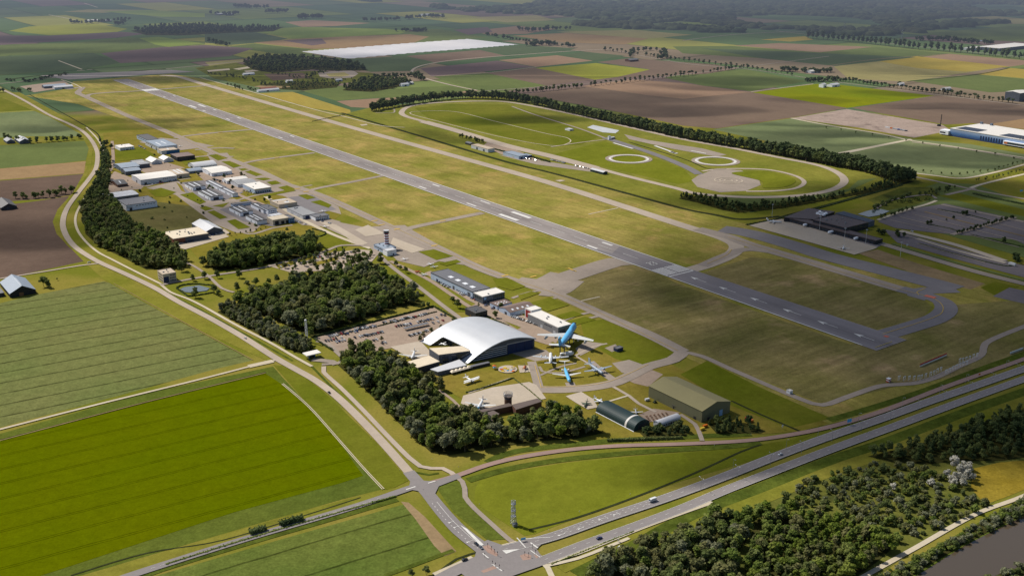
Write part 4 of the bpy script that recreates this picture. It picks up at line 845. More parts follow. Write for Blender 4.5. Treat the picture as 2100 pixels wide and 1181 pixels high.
# waters
for pts, lab in [([(1759, 440), (1780, 433), (1803, 429), (1824, 434), (1804, 442), (1782, 446)], 'bright pond behind the terminal'),
     ([(369, 594), (378, 590), (408, 586), (430, 592), (424, 597), (394, 601), (380, 600)], 'small pond by the entrance road'),
     ([(2000, 84), (2010, 83), (2018, 85), (2006, 86)], 'distant pond')]:
 sheet('pond', pts, G['pond'], .3, lab)
for pts in [[(566, 545), (600, 536), (606, 542), (572, 552)], [(610, 532), (650, 524), (656, 529), (616, 538)], [(640, 540), (690, 528), (694, 533), (646, 546)]]:
 sheet('grass_patch', pts, G['lawn'], .29, 'green strip in the pale parking')
stack_sheets()
# ------------------------------------------------------------------ building materials
B = {}
for k, c, kw in [
 ('white', S(236, 238, 242, .92), dict(dirt=.1, ribs=1.0)), ('palegrey', S(204, 206, 210, .85), dict(dirt=.12, ribs=1.0)), ('paleblue', S(180, 196, 216, .85), dict(dirt=.12, ribs=1.2)),
 ('grey', S(140, 142, 144), dict(dirt=.15, ribs=1.0)), ('bluegrey', S(110, 124, 142), dict(dirt=.12, ribs=1.0)), ('slate', S(92, 98, 108), dict(dirt=.15, ribs=1.0)),
 ('dark', S(58, 58, 62), dict(dirt=.2)), ('black', S(34, 36, 42), dict(dirt=.2, ribs=1.5)), ('brick', S(134, 82, 64), dict(dirt=.2)), ('brickdk', S(104, 74, 62), dict(dirt=.2)),
 ('beige', S(206, 192, 172), dict(dirt=.12)), ('olivewall', S(128, 126, 96), dict(dirt=.12, ribs=1.2)), ('blue', S(24, 104, 160), dict(dirt=.1, ribs=2.0)), ('navy', S(34, 52, 92), dict(dirt=.15, ribs=3.0)),
 ('red', S(170, 52, 44), dict(dirt=.1)), ('darkred', S(158, 50, 46), dict(dirt=.1)), ('door', S(70, 74, 82), dict(dirt=.15, ribs=1.0)), ('doorlt', S(196, 200, 204), dict(dirt=.1, ribs=1.0)),
 ('sky', S(96, 150, 200), dict(dirt=.08)), ('skylt', S(160, 196, 226), dict(dirt=.08, ribs=3)), ('orange', S(214, 110, 36), dict(dirt=.1)), ('yellow', S(220, 190, 60), dict(dirt=.1)), ('greenwall', S(36, 60, 60), dict(dirt=.15, ribs=1.5)), ('wood', S(130, 92, 62), dict(dirt=.2))]:
 B[k] = paint_mat('wall_' + k, c, **kw)
for k, c, kw in [
 ('r_white', S(238, 232, 222), dict(dirt=.08, scale=.2)), ('r_pale', S(208, 208, 210), dict(dirt=.1, ribs=1.2, axis=0)), ('r_grey', S(160, 160, 160), dict(dirt=.12, ribs=1.5, axis=0)),
 ('r_bluegrey', S(150, 162, 176), dict(dirt=.1, ribs=1.5, axis=0)), ('r_dark', S(86, 84, 84), dict(dirt=.15, scale=.2)), ('r_black', S(62, 56, 58), dict(dirt=.2, scale=.2)),
 ('r_brown', S(128, 108, 98), dict(dirt=.2, scale=.2)), ('r_beige', S(196, 178, 154), dict(dirt=.15, scale=.2)), ('r_cream', S(228, 212, 184), dict(dirt=.15, scale=.25)),
 ('r_olive', S(148, 139, 94), dict(dirt=.08, ribs=1.2, axis=1)), ('r_slate', S(112, 112, 116), dict(dirt=.15, ribs=1.0, axis=0)), ('r_tile', S(150, 90, 70), dict(dirt=.2)),
 ('r_solar', S(62, 70, 84), dict(dirt=.1, ribs=2.0, axis=1)), ('r_bitumen', S(104, 90, 82), dict(dirt=.25, scale=.15)), ('r_greenblack', S(40, 62, 62), dict(dirt=.12, ribs=1.5, axis=1)), ('r_term', S(92, 78, 74), dict(dirt=.2, scale=.12))]:
 B[k] = paint_mat('roof_' + k[2:], c, rough=.6, **kw)
m = Mat('window_glass')
B['glass'] = m.principled(S(52, 62, 76), .12, .6)
m = Mat('roof_light_panel')
B['skylight'] = m.principled(S(244, 246, 248), .35, .4)
m = Mat('painted_steel')
B['steel'] = m.principled(S(170, 174, 178), .45, .5, .3)
m = Mat('galvanised_steel')
B['galv'] = m.principled(S(150, 156, 162), .5, .5, .5)
m = Mat('dark_rubber')
B['rubber'] = m.principled(S(40, 40, 42), .8, .2)
# shell roof of the museum: satin metal with faint standing seams
m = Mat('museum_metal_shell')
p_ = m.obj()
s_ = m.n('SeparateXYZ', {0: p_})
fr = m.math('FRACT', m.math('MULTIPLY', s_.outputs[1], 1 / 2.4))
g_ = m.math('MULTIPLY', m.ramp(fr, 0, .1, .9, 1.0), m.math('MULTIPLY_ADD', m.math('SUBTRACT', m.noise(p_, .05, 4.0), .5), .25, 1.0))
B['shell'] = m.principled(m.gain((.455, .465, .48), g_), .38, .5, .15)
def plan_dims(A, Bc, Cc, h):
 pa = at(A[0], A[1], h)
 L = Bc if isinstance(Bc, (int, float)) else (at(Bc[0], Bc[1], h) - pa).dot(U)
 W = Cc if isinstance(Cc, (int, float)) else (at(Cc[0], Cc[1], h) - pa).dot(V)
 return pa, L, W
def face_box(mb, side, W, L, a, w, z0, z1, t=.12, m=0):
 """a flat piece proud of the left (facing -V) or front (facing -U) wall; a, w in metres along it"""
 if side == 'l': mb.box(-t, a, z0, .02, a + w, z1, m)
 elif side == 'f': mb.box(a, -t, z0, a + w, .02, z1, m)
 elif side == 'r': mb.box(W - .02, a, z0, W + t, a + w, z1, m)
def building(name, label, cat, A, Bc, Cc, h, roof='flat', rise=3.0, wall='palegrey', roofm='r_grey', sky=(), doors=(), wins=(), bands=(), units=0, ridge='u', group=None, trim='palegrey', turn=0.0):
 """A hall from three eave corners: front, left (along the runway), right."""
 pa, L, W = plan_dims(A, Bc, Cc, h)
 t = thing(name, label, cat, (pa.x, pa.y, 0), ROT + turn, group)
 mb = MB()
 mb.box(0, 0, 0, W, L, h, top=False, bottom=False)
 if roof == 'gable':
  if ridge == 'u': mb.add([(0, 0, h), (W, 0, h), (W / 2, 0, h + rise), (0, L, h), (W, L, h), (W / 2, L, h + rise)], [(0, 1, 2), (4, 3, 5)])
  else: mb.add([(0, 0, h), (0, L, h), (0, L / 2, h + rise), (W, 0, h), (W, L, h), (W, L / 2, h + rise)], [(1, 0, 2), (3, 4, 5)])
 if roof == 'arch':
  n = 12
  for xx, fl in ((0, 0), (W, 1)) if ridge == 'v' else ((0, 0), (L, 1)):
   ring = []
   for i in range(n + 1):
    a = i / n
    q = (a * (L if ridge == 'v' else W), h + rise * math.sin(math.pi * a) ** .8)
    ring.append((xx, q[0], q[1]) if ridge == 'v' else (q[0], xx, q[1]))
   mb.add(ring, [tuple(range(n + 1)) if fl else tuple(reversed(range(n + 1)))])
 mb.build('wall', B[wall], t)
 rb = MB()
 o = .35
 if roof == 'flat':
  rb.box(-.1, -.1, h - .05, W + .1, L + .1, h + .25)
  for x0, y0, x1, y1 in ((-.15, -.15, W + .15, .25), (-.15, L - .25, W + .15, L + .15), (-.15, .25, .25, L - .25), (W - .25, .25, W + .15, L - .25)): rb.box(x0, y0, h - .3, x1, y1, h + .6)
 elif roof == 'gable':
  if ridge == 'u':
   pr = [(-o, h - .1), (W / 2, h + rise), (W + o, h - .1), (W + o, h + .15), (W / 2, h + rise + .28), (-o, h + .15)]
   rb.loft([[(x, -o, z) for x, z in pr], [(x, L + o, z) for x, z in pr]])
  else:
   pr = [(-o, h - .1), (L / 2, h + rise), (L + o, h - .1), (L + o, h + .15), (L / 2, h + rise + .28), (-o, h + .15)]
   rb.loft([[(W + o, y, z) for y, z in pr], [(-o, y, z) for y, z in pr]])
 elif roof == 'arch':
  n = 14
  D = L if ridge == 'v' else W
  up = [(a * D / n, h + rise * math.sin(math.pi * a / n) ** .8) for a in range(n + 1)]
  pr = up + [(x, z + .25) for x, z in reversed(up)]
  if ridge == 'v': rb.loft([[(W + o, y, z) for y, z in pr], [(-o, y, z) for y, z in pr]])
  else: rb.loft([[(x, -o, z) for x, z in pr], [(x, L + o, z) for x, z in pr]])
 ro = rb.build('roof', B[roofm], t)
 def rz(x, y):
  if roof == 'flat': return h + .25
  a = (x / W if ridge == 'u' else y / L)
  return h + .16 + (rise * (1 - abs(2 * a - 1)) if roof == 'gable' else rise * math.sin(math.pi * min(max(a, 0), 1)) ** .8 + .1)
 for x0, y0, x1, y1 in sky:
  sb = MB()
  x0, x1, y0, y1 = x0 * W, x1 * W, y0 * L, y1 * L
  vs = [(x, y, rz(x, y) + dz) for dz in (.0, .28) for x, y in ((x0, y0), (x1, y0), (x1, y1), (x0, y1))]
  sb.add(vs, [(0, 1, 5, 4), (1, 2, 6, 5), (2, 3, 7, 6), (3, 0, 4, 7), (4, 5, 6, 7)])
  sb.build('skylight', B['skylight'], ro)
 for d in doors:
  side, a, w, z1, mk_ = (list(d) + ['door'])[:5]
  db = MB()
  ln = L if side in 'lr' else W
  face_box(db, side, W, L, a * ln, w, .05, z1, .14)
  db.build('door', B[mk_], t)
 for d in bands:                                # coloured cladding bands
  side, a0, a1, z0, z1, mk_ = d
  ln = L if side in 'lr' else W
  db = MB()
  face_box(db, side, W, L, a0 * ln, (a1 - a0) * ln, z0, z1, .09)
  db.build('cladding_band', B[mk_], t)
 for side, a0, a1, z0, z1, n in wins:
  ln = L if side in 'lr' else W
  stp = (a1 - a0) * ln / n
  for i in range(n):
   wb_ = MB()
   face_box(wb_, side, W, L, a0 * ln + i * stp + stp * .14, stp * .72, z0, z1, .07)
   wb_.build('window', B['glass'], t)
 rr = random.Random(label)
 for i in range(units):
  ub = MB()
  x, y = rr.uniform(.12, .85) * W, rr.uniform(.12, .85) * L
  sx, sy, sz = rr.uniform(.8, 2.2), rr.uniform(.8, 2.6), rr.uniform(.6, 1.5)
  z = rz(x, y)
  ub.box(x, y, z, x + sx, y + sy, z + sz)
  ub.box(x + .2, y + .2, z + sz, x + sx * .6, y + sy * .6, z + sz + .35)
  ub.build('roof_unit', B['galv'], ro)
 return t, W, L
# far hangars on the left
building('hangar', 'long pale hangar with dark flat roof, farthest of the hangar cluster', 'hangar', (302.8, 288), (281.7, 277.3), (325, 285.4), 8, wall='paleblue', roofm='r_dark', doors=[('f', .3, 9, 6)], wins=[('l', .1, .9, 4, 5.2, 4)])
building('hangar', 'blue grey hangar with two white skylights behind the blue door hall', 'hangar', (325, 302), (299, 289), (359.7, 296), 9, wall='palegrey', roofm='r_bluegrey', sky=[(.25, .2, .32, .6), (.6, .3, .67, .7)], doors=[('l', .15, 6, 5), ('l', .5, 6, 5), ('f', .3, 20, 7, 'paleblue')], wins=[('l', .1, .95, 6, 7.2, 6)])
building('hangar', 'low beige roofed hall with one bright blue sliding door', 'hangar', (331, 310.5), (323, 306), (364.7, 306.5), 7, wall='palegrey', roofm='r_beige', sky=[(.5, .3, .58, .8)], doors=[('f', .3, 26, 6.4, 'blue'), ('l', .3, 4, 4)], bands=[('f', 0, .26, 5.2, 6.8, 'skylt')])
building('hangar', 'black walled hangar with flat brown roof', 'hangar', (363.4, 323), (348.6, 316.3), (398, 318), 8, wall='black', roofm='r_brown', doors=[('f', .08, 18, 6.5, 'dark'), ('l', .4, 5, 4, 'dark')])
building('office_building', 'small white flat roofed office by the far trees', 'office', (245.8, 304), (236, 298.4), (275.5, 301), 6, wall='white', roofm='r_white', wins=[('f', .05, .95, 1.0, 2.2, 6), ('f', .05, .95, 3.6, 4.8, 6)], doors=[('f', .45, 2, 2.4)], units=2)
building('tent_hangar', 'white roofed tent hangar on the left of the pair', 'hangar', (311, 333.5), (299, 327), (332, 331), 4.5, roof='gable', rise=5, wall='palegrey', roofm='r_white', doors=[('f', .35, 7, 4.5, 'doorlt')])
building('tent_hangar', 'white roofed tent hangar nearer the black hangar', 'hangar', (336, 329), (326, 323.5), (356, 327), 4.5, roof='gable', rise=4.5, wall='palegrey', roofm='r_white', doors=[('f', .35, 6, 4.2, 'doorlt')])
building('hangar', 'grey roofed hall at the left end of the old hangar block', 'hangar', (249, 345), (239.5, 336), (286.5, 340.5), 7, roof='gable', rise=2, ridge='v', wall='bluegrey', roofm='r_bluegrey', doors=[('l', .3, 4, 4)])
building('hangar', 'slate walled hall with low grey roof beside the tent hangars', 'hangar', (283, 338.5), (268, 330), (305.5, 334.8), 7, wall='slate', roofm='r_grey', doors=[('f', .2, 12, 5, 'slate')], sky=[(.2, .4, .8, .46)])
building('hangar', 'narrow grey hall with one long skylight in its ridge', 'hangar', (257.5, 352.5), (251, 346.5), (289, 348.5), 7, roof='gable', rise=2.5, ridge='v', wall='slate', roofm='r_bluegrey', sky=[(.08, .46, .92, .54)], doors=[('l', .3, 4, 4)])
building('warehouse', 'large warehouse with plain white roof and a tree screen in front', 'warehouse', (288, 369.6), (270.6, 359), (361, 359.5), 9, roof='gable', rise=1.5, ridge='v', wall='palegrey', roofm='r_white', doors=[('f', .1, 4, 4), ('f', .5, 4, 4), ('l', .4, 5, 5)], wins=[('f', .6, .95, 5.5, 6.6, 6)])
building('warehouse', 'beige roofed hall with two white skylight strips', 'warehouse', (362.3, 359), (347, 348.5), (386, 354.5), 7, wall='beige', roofm='r_beige', sky=[(.3, .15, .42, .85), (.62, .2, .74, .9)], doors=[('f', .2, 4, 4)])
building('house', 'small dark roofed house beside the left tree belt', 'house', (241, 379.5), (227, 370), (260.7, 376), 4.5, roof='gable', rise=3, ridge='v', wall='brickdk', roofm='r_dark', sky=[(.4, .15, .5, .4)], wins=[('f', .1, .9, 1, 2.2, 4)], doors=[('f', .45, 1.2, 2.2)])
building('warehouse', 'hall with a pale roof of wide glazed bands', 'warehouse', (222, 406.7), (213.5, 397.5), (287, 400), 7.5, wall='slate', roofm='r_pale', sky=[(.05 + i * .16, .1, .14 + i * .16, .9) for i in range(6)], doors=[('f', .2, 5, 5, 'dark'), ('f', .6, 5, 5, 'dark')], roof='gable', rise=1.2, ridge='v')
building('warehouse', 'white walled hall with grey roof and roof box', 'warehouse', (258.5, 421.7), (240, 410.5), (322, 413), 9, wall='white', roofm='r_slate', doors=[('f', .1, 4, 4.5), ('l', .4, 4, 4)], wins=[('f', .3, .95, 6, 7, 7)], units=4, bands=[('f', 0, .2, 4, 7.5, 'palegrey')])
building('hangar', 'grey hangar with rounded roof beside the white halls', 'hangar', (398.5, 343), 34, (444.5, 337.2), 4.5, roof='arch', rise=4.5, ridge='v', wall='palegrey', roofm='r_pale', doors=[('l', .25, 12, 4)])
building('shed', 'small blue grey lean-to with curved roof', 'shed', (388, 352.5), (381, 347.5), (416.5, 349), 4, roof='arch', rise=2.5, ridge='v', wall='bluegrey', roofm='r_bluegrey', doors=[('f', .4, 4, 3)])
building('hangar', 'white twin hall behind the hangar street', 'hangar', (434, 355.5), (413, 345), (474.5, 349.6), 6.5, roof='gable', rise=2, ridge='v', wall='white', roofm='r_white', doors=[('f', .1, 6, 4, 'doorlt'), ('f', .6, 6, 4, 'doorlt'), ('l', .2, 5, 4)])
building('hangar', 'white roofed hall between two dark round trees', 'hangar', (465, 371.5), (457.5, 366.5), (505.5, 364.5), 5.5, roof='gable', rise=2, ridge='v', wall='white', roofm='r_white', doors=[('l', .3, 5, 4), ('f', .5, 6, 4)])
building('hangar', 'grey gabled hall next to the white roofed corner hall', 'hangar', (488, 379), (478, 371), (524, 372.5), 5.5, roof='gable', rise=2, ridge='v', wall='palegrey', roofm='r_grey', doors=[('f', .3, 5, 4, 'dark')])
building('hangar', 'corner hall with white roof and dark glazed front', 'hangar', (522, 389), (501.7, 377), (553.5, 383), 7.5, wall='paleblue', roofm='r_white', bands=[('f', 0, 1, 5.2, 7.2, 'beige')], wins=[('f', .05, .95, 1.0, 3.6, 7)], doors=[('l', .3, 5, 4)], units=2)
for lab, A_, B_, C_ in [('small white hangar with twin skylight strips, first in the left row', (395, 384.7), (377.5, 376.3), (418.7, 380)), ('small white hangar with twin skylight strips, in front of the left row', (430.9, 404.5), (406.5, 391.5), (456, 400)),
      ('white hangar with twin skylight strips across the dark yard', (491.8, 436.5), (470.5, 425), (517.7, 432))]:
 building('small_hangar', lab, 'hangar', A_, B_, C_, 6, wall='white', roofm='r_dark', sky=[(.22, .08, .3, .92), (.62, .08, .7, .92)], doors=[('f', .25, 9, 4.6), ('l', .1, 5, 4, 'doorlt'), ('l', .45, 5, 4, 'doorlt')])
building('small_hangar', 'white hangar joined to the beige workshop at the lane', 'hangar', (526.9, 454), (504.8, 441.8), (546, 450), 6, wall='white', roofm='r_dark', sky=[(.25, .1, .34, .45), (.25, .55, .34, .9), (.62, .08, .7, .92)], doors=[('l', .1, 5, 4, 'doorlt'), ('l', .45, 5, 4, 'doorlt')])
building('hangar_row', 'long low white hangar row with one skylight strip, rear half', 'hangar', (452, 386), (422.5, 371), (463, 383.5), 5.5, wall='white', roofm='r_slate', sky=[(.3, .05, .5, .95)], doors=[('l', .1, 8, 4, 'doorlt'), ('l', .5, 8, 4, 'doorlt')])
building('hangar_row', 'long low white hangar row with one skylight strip, front half', 'hangar', (476.6, 398.2), (453, 386.5), (487, 396), 5.5, wall='white', roofm='r_slate', sky=[(.3, .05, .5, .95)], doors=[('l', .1, 8, 4, 'doorlt'), ('l', .5, 8, 4, 'doorlt')])
building('hangar_row', 'narrow white hangar row behind the dark yard', 'hangar', (539.8, 430.6), (517.7, 417.4), (552, 427), 6, wall='white', roofm='r_dark', sky=[(.25, .1, .45, .9)], doors=[('l', .2, 8, 4.2), ('f', .2, 7, 4.2)])
building('shed', 'low pale shed at the back of the dark yard', 'shed', (478, 420.5), 10, (517, 415.5), 4, wall='paleblue', roofm='r_slate', doors=[('f', .3, 5, 3, 'doorlt')])
building('workshop', 'beige flat roofed workshop with black doors', 'workshop', (559.6, 452), (545, 446), (592, 446.5), 8, wall='beige', roofm='r_cream', doors=[('f', .12, 6, 6, 'black'), ('f', .5, 5, 5, 'black'), ('f', .8, 5, 5, 'black')])
building('office_building', 'bright blue office cube at the workshop corner', 'office', (592.5, 448.5), 22, (603, 446.5), 7.5, wall='sky', roofm='r_slate', wins=[('f', .1, .9, 1, 2.5, 2), ('f', .1, .9, 4, 5.5, 2)], doors=[('f', .4, 1.5, 2.4)])
building('office_building', 'two storey white office with grey flat roof', 'office', (549, 430.5), (539.8, 420.5), (566, 427), 8, wall='white', roofm='r_slate', wins=[('f', .1, .9, 1, 2.4, 4), ('f', .1, .9, 4.4, 5.8, 4), ('l', .1, .9, 4.4, 5.8, 3)], doors=[('f', .45, 1.6, 2.4)], units=2)
building('shed', 'white skylit hall between office and workshop', 'hangar', (561, 446.5), (553, 439.5), (583, 442), 5, wall='white', roofm='r_pale', sky=[(.1, .2, .22, .8), (.4, .2, .52, .8), (.7, .2, .82, .8)], doors=[('f', .4, 4, 3)])
building('workshop', 'wide beige roofed hall beside the dark apron', 'workshop', (571.8, 420.5), (556.6, 411.3), (610, 415.2), 6, wall='beige', roofm='r_beige', sky=[(.1, .8, .8, .9), (.45, .2, .7, .35)], doors=[('f', .3, 6, 4, 'doorlt')], units=2)
building('hangar', 'long grey hall on the apron edge with flat grey roof', 'hangar', (620.6, 442.6), (587, 427.5), (646.5, 437), 6, wall='palegrey', roofm='r_grey', doors=[('l', .2, 8, 4.5, 'doorlt'), ('l', .6, 8, 4.5, 'doorlt'), ('f', .2, 6, 5, 'navy')], units=3)
building('office_building', 'white glass fronted clubhouse by the apron', 'office', (646.5, 446), 18, (676.5, 442), 6, wall='white', roofm='r_slate', wins=[('f', .05, .95, 1, 2.6, 7), ('f', .05, .95, 3.6, 5, 7)], doors=[('f', .45, 2, 2.4)], units=2)
building('retail_hall', 'brick walled hall with wide cream roof among the woods', 'hall', (355.4, 490.5), (330, 477.4), (427, 478.8), 8, wall='brick', roofm='r_cream', units=11, bands=[('f', .33, 1, .6, 7.4, 'slate'), ('l', .35, .7, .6, 7.2, 'dark')], wins=[('f', .4, .98, 1.2, 3, 8)], doors=[('l', .45, 5, 4, 'dark'), ('f', .05, 3, 3)])
building('hangar', 'pale gabled hangar behind the brick hall', 'hangar', (422, 475.5), (388.7, 459.3), (457, 470), 6, roof='gable', rise=5, wall='slate', roofm='r_pale', doors=[('f', .3, 12, 5, 'slate')])
# long hangars near the taxiway
t_, W_, L_ = building('hangar', 'long pale blue hangar with dark roof and four skylights by the taxiway', 'hangar', (969, 598.8), (883, 559), (1006, 591), 8.5, wall='paleblue', roofm='r_slate', sky=[(.3, .12 + i * .17, .5, .2 + i * .17) for i in range(4)], doors=[('l', .05, 6, 6, 'slate'), ('l', .42, 4, 5, 'slate'), ('l', .82, 4, 4, 'navy')], wins=[('l', .12, .38, 1.2, 2.6, 6), ('l', .5, .8, 1.2, 2.6, 6)], bands=[('l', 0, 1, 7.4, 8.2, 'bluegrey')])
building('office_building', 'dark glazed office block with bright white roof at the long hangar', 'office', (990, 609.2), (971.4, 600.4), (1034.6, 598.6), 9, wall='slate', roofm='r_white', bands=[('f', .05, .16, 5, 8, 'skylt')], wins=[('f', .2, .98, 1, 3.4, 9), ('f', .2, .98, 4.8, 7.6, 9), ('l', .1, .9, 4.8, 7.4, 4)], doors=[('f', .06, 3, 3)], units=1)
building('shed', 'low hall with rows of square roof lights', 'hall', (1020, 627.8), (1003, 621), (1052, 621.5), 5, wall='paleblue', roofm='r_brown', sky=[(.12 + .2 * i, .2 + .3 * j, .2 + .2 * i, .32 + .3 * j) for i in range(4) for j in range(2)], doors=[('f', .2, 4, 3, 'doorlt'), ('l', .3, 4, 3)])
building('shed', 'gabled workshop hall with pale gable and roof lights', 'hall', (1046, 641), (1024.9, 630), (1091, 625.8), 5, roof='gable', rise=2.5, ridge='v', wall='paleblue', roofm='r_brown', sky=[(.15 + .2 * i, .12, .22 + .2 * i, .26) for i in range(4)], doors=[('l', .3, 4, 3.6), ('f', .4, 5, 3, 'doorlt')], wins=[('f', .55, .95, 1.2, 2.6, 4)])
building('house', 'dark flat roofed villa behind the museum shell', 'house', (975.5, 643), (953.6, 632.5), (1000.6, 637.8), 7, wall='dark', roofm='r_dark', wins=[('f', .1, .9, 1, 2.8, 5), ('f', .1, .9, 4, 5.6, 5), ('l', .1, .9, 1, 2.8, 5)], doors=[('l', .45, 2, 2.4, 'wood')], units=4)
building('warehouse', 'white roofed hall with grey panels beside the jumbo', 'warehouse', (1144.7, 672), (1082.4, 643.5), (1172, 665.2), 9.5, wall='grey', roofm='r_white', doors=[('l', .08, 4, 4, 'doorlt'), ('l', .5, 4, 4, 'doorlt'), ('f', .1, 8, 6, 'slate')], units=4, wins=[('l', .2, .45, 6, 7.4, 5)])
building('office_building', 'small entrance block with dark red front on the white hall', 'office', (1089.6, 637.8), (1078, 631.5), (1110.7, 633), 11, wall='white', roofm='r_white', bands=[('l', .1, .9, 1, 10, 'darkred')], wins=[('f', .1, .9, 6, 8, 4)], doors=[('l', .4, 2, 2.6)])
t_, W_, L_ = building('hangar', 'huge olive green gabled hangar by the service road', 'hangar', (1440, 843.3), (1329, 791.8), (1497, 822.3), 11, roof='gable', rise=4.5, wall='olivewall', roofm='r_olive', doors=[('f', .62, 4, 6, 'skylt'), ('f', .2, 3, 3, 'dark'), ('l', .1, 3, 3, 'dark')])
building('porch', 'brick entrance porch with grey hood on the olive hangar', 'porch', (1344, 807), 5, 8, 4, wall='brick', roofm='r_slate', roof='gable', rise=1.5, doors=[('l', .3, 2, 3, 'dark')])
building('porch', 'small dark brick porch halfway along the olive hangar', 'porch', (1385, 833), 4, 6, 3.5, wall='brickdk', roofm='r_dark', roof='gable', rise=1.2, doors=[('l', .3, 1.6, 2.6, 'dark')])
building('canteen', 'low grey curved roof canteen beside the picnic terrace', 'canteen', (1353, 871), (1344, 863), (1396, 856), 3.5, roof='arch', rise=2, ridge='v', wall='palegrey', roofm='r_pale', wins=[('f', .05, .95, 1, 2.4, 8)], doors=[('f', .5, 2, 2.4)])
# farms and lone houses
building('farm_barn', 'grey roofed barn with black gable at the left edge', 'barn', (20, 603), (-6, 580), (70.5, 591), 5, roof='gable', rise=7.5, wall='black', roofm='r_bluegrey', doors=[('f', .35, 5, 4.5, 'wood')], sky=[(.47, .1, .53, .7)])
building('farm_barn', 'low lean-to barn left of the grey roofed barn', 'barn', (-10, 604), (-30, 594), (8, 600), 4, wall='dark', roofm='r_slate', doors=[('f', .3, 4, 3)])
building('farm_barn', 'dark grey barn with hipped roof by the ploughed field', 'barn', (2, 427), (-22, 415), (36, 424), 4, roof='gable', rise=5.5, wall='dark', roofm='r_dark', doors=[('f', .35, 4, 3.6)])
building('farm_barn', 'white roofed barn among the farm trees', 'barn', (40, 291), (30, 284), (61, 288), 5, roof='gable', rise=5, wall='slate', roofm='r_pale', doors=[('f', .35, 5, 4)])
building('farm_barn', 'small grey barn left of the white roofed barn', 'barn', (14, 291), (7, 286), (30, 289), 4.5, roof='gable', rise=4, wall='slate', roofm='r_grey', doors=[('f', .35, 4, 3.5)])
building('office_building', 'square concrete office with blue glass corner by the entrance road', 'office', (334, 563.5), (323, 555), (360.5, 558.5), 11, wall='beige', roofm='r_beige', bands=[('f', .02, .42, .4, 7.8, 'navy')], wins=[('f', .5, .96, 1.2, 2.8, 4), ('f', .5, .96, 4.6, 6.2, 4), ('f', .5, .96, 8, 9.6, 4), ('l', .08, .92, 1.2, 2.8, 6), ('l', .08, .92, 4.6, 6.2, 6), ('l', .08, .92, 8, 9.6, 6)], doors=[('f', .15, 3, 3)], units=3)
# petrol station: canopy on columns over pumps and a kiosk
gs = at(640, 733)
gt = thing('petrol_station', 'small filling station with white canopy roof', 'petrol station', (gs.x, gs.y, 0), ROT)
b = MB(); b.box(-8, -5, 4.6, 8, 5, 5.4); b.build('canopy', B['r_white'], gt)
for x, y in ((-5, -3), (5, -3), (-5, 3), (5, 3)):
 b = MB(); b.tube((x, y, 0), (x, y, 4.6), .22, n=8); b.build('column', B['steel'], gt)
for x in (-3, 3):
 b = MB(); b.box(x - .5, -.8, 0, x + .5, .8, 1.9); b.box(x - .55, -.85, 1.9, x + .55, .85, 2.2); b.build('fuel_pump', B['blue'], gt)
b = MB(); b.box(-3.5, 1.5, 0, 3.5, 4.6, 3.2); b.build('kiosk', B['slate'], gt)
b = MB(); b.box(-3, 1.42, .9, 3, 1.52, 2.6); b.build('window', B['glass'], gt)
# far farmsteads and halls
for lab, A_, L0, W0, h_, rf, wl in [
 ('white roofed farm hall far off on the left horizon', (178, 43), 50, 60, 7, 'r_white', 'white'), ('long pale farm shed right of the far white hall', (200, 43.5), 40, 70, 6, 'r_pale', 'grey'),
 ('pale roofed barn of the far farm, left one', (448, 29.5), 60, 40, 7, 'r_pale', 'slate'), ('pale roofed barn of the far farm, right one', (464, 30), 60, 44, 7, 'r_pale', 'slate'),
 ('low white stable by the perimeter path', (530, 187), 14, 62, 4, 'r_pale', 'white'), ('red roofed stable by the perimeter path', (536, 183), 14, 46, 4, 'r_tile', 'brick'),
 ('white farmhouse at the wood behind the airfield', (824, 174), 14, 24, 6, 'r_pale', 'white'), ('pale farm shed at the wood behind the airfield', (836, 171), 12, 20, 5, 'r_white', 'palegrey'),
 ('white walled farm among the middle trees', (866, 31), 40, 60, 6, 'r_pale', 'white'), ('grey farmstead roof in the middle trees', (892, 33), 30, 50, 6, 'r_grey', 'brick'), ('low grey farmstead before the striped field', (846, 63), 30, 60, 5, 'r_slate', 'brickdk'),
 ('low brick farm by the dark grove', (1292, 124), 26, 40, 6, 'r_slate', 'brickdk'), ('long white farm shed by the tree lined road', (1664, 147), 22, 46, 6, 'r_white', 'palegrey'),
 ('white farm barn in front of the vivid field', (1707, 175), 20, 34, 6, 'r_pale', 'white'), ('round topped farm silo barn beside the white barn', (1689, 174), 16, 14, 9, 'r_pale', 'white'),
 ('small white house on the far farm road', (1846, 173), 10, 22, 5, 'r_white', 'white'), ('white greenhouse row on the far farm road', (1936, 183), 10, 36, 4, 'r_white', 'white'),
 ('wide white distribution hall beyond the avenue', (2050, 100), 90, 260, 11, 'r_white', 'slate'), ('low white annex beyond the avenue', (1996, 100), 40, 90, 8, 'r_white', 'palegrey'),
 ('slate grey cube hall at the right edge', (2092, 192), 40, 50, 22, 'r_white', 'slate'), ('white depot roofs behind the right wood', (1604, 56), 40, 60, 6, 'r_white', 'white'),
 ('white house roof among the far gardens', (588, 167), 10, 20, 5, 'r_white', 'white'), ('pale glasshouse in the far nursery', (500, 153), 14, 36, 4, 'r_pale', 'palegrey'), ('pale shed in the far nursery gardens', (690, 165), 10, 20, 5, 'r_pale', 'palegrey'),
 ('grey farm hall at the far left yard', (90, 178), 26, 60, 6, 'r_bluegrey', 'slate'), ('pale farm hall at the far left yard', (112, 180), 26, 50, 6, 'r_pale', 'palegrey')]:
 building('far_hall' if 'hall' in lab else 'farm_building', lab, 'hall' if 'hall' in lab else 'farm building', A_, L0, W0, h_, roof='gable' if W0 < 80 else 'flat', rise=3, ridge='v', wall=wl, roofm=rf, doors=[('f', .4, 6, 4, 'dark')])
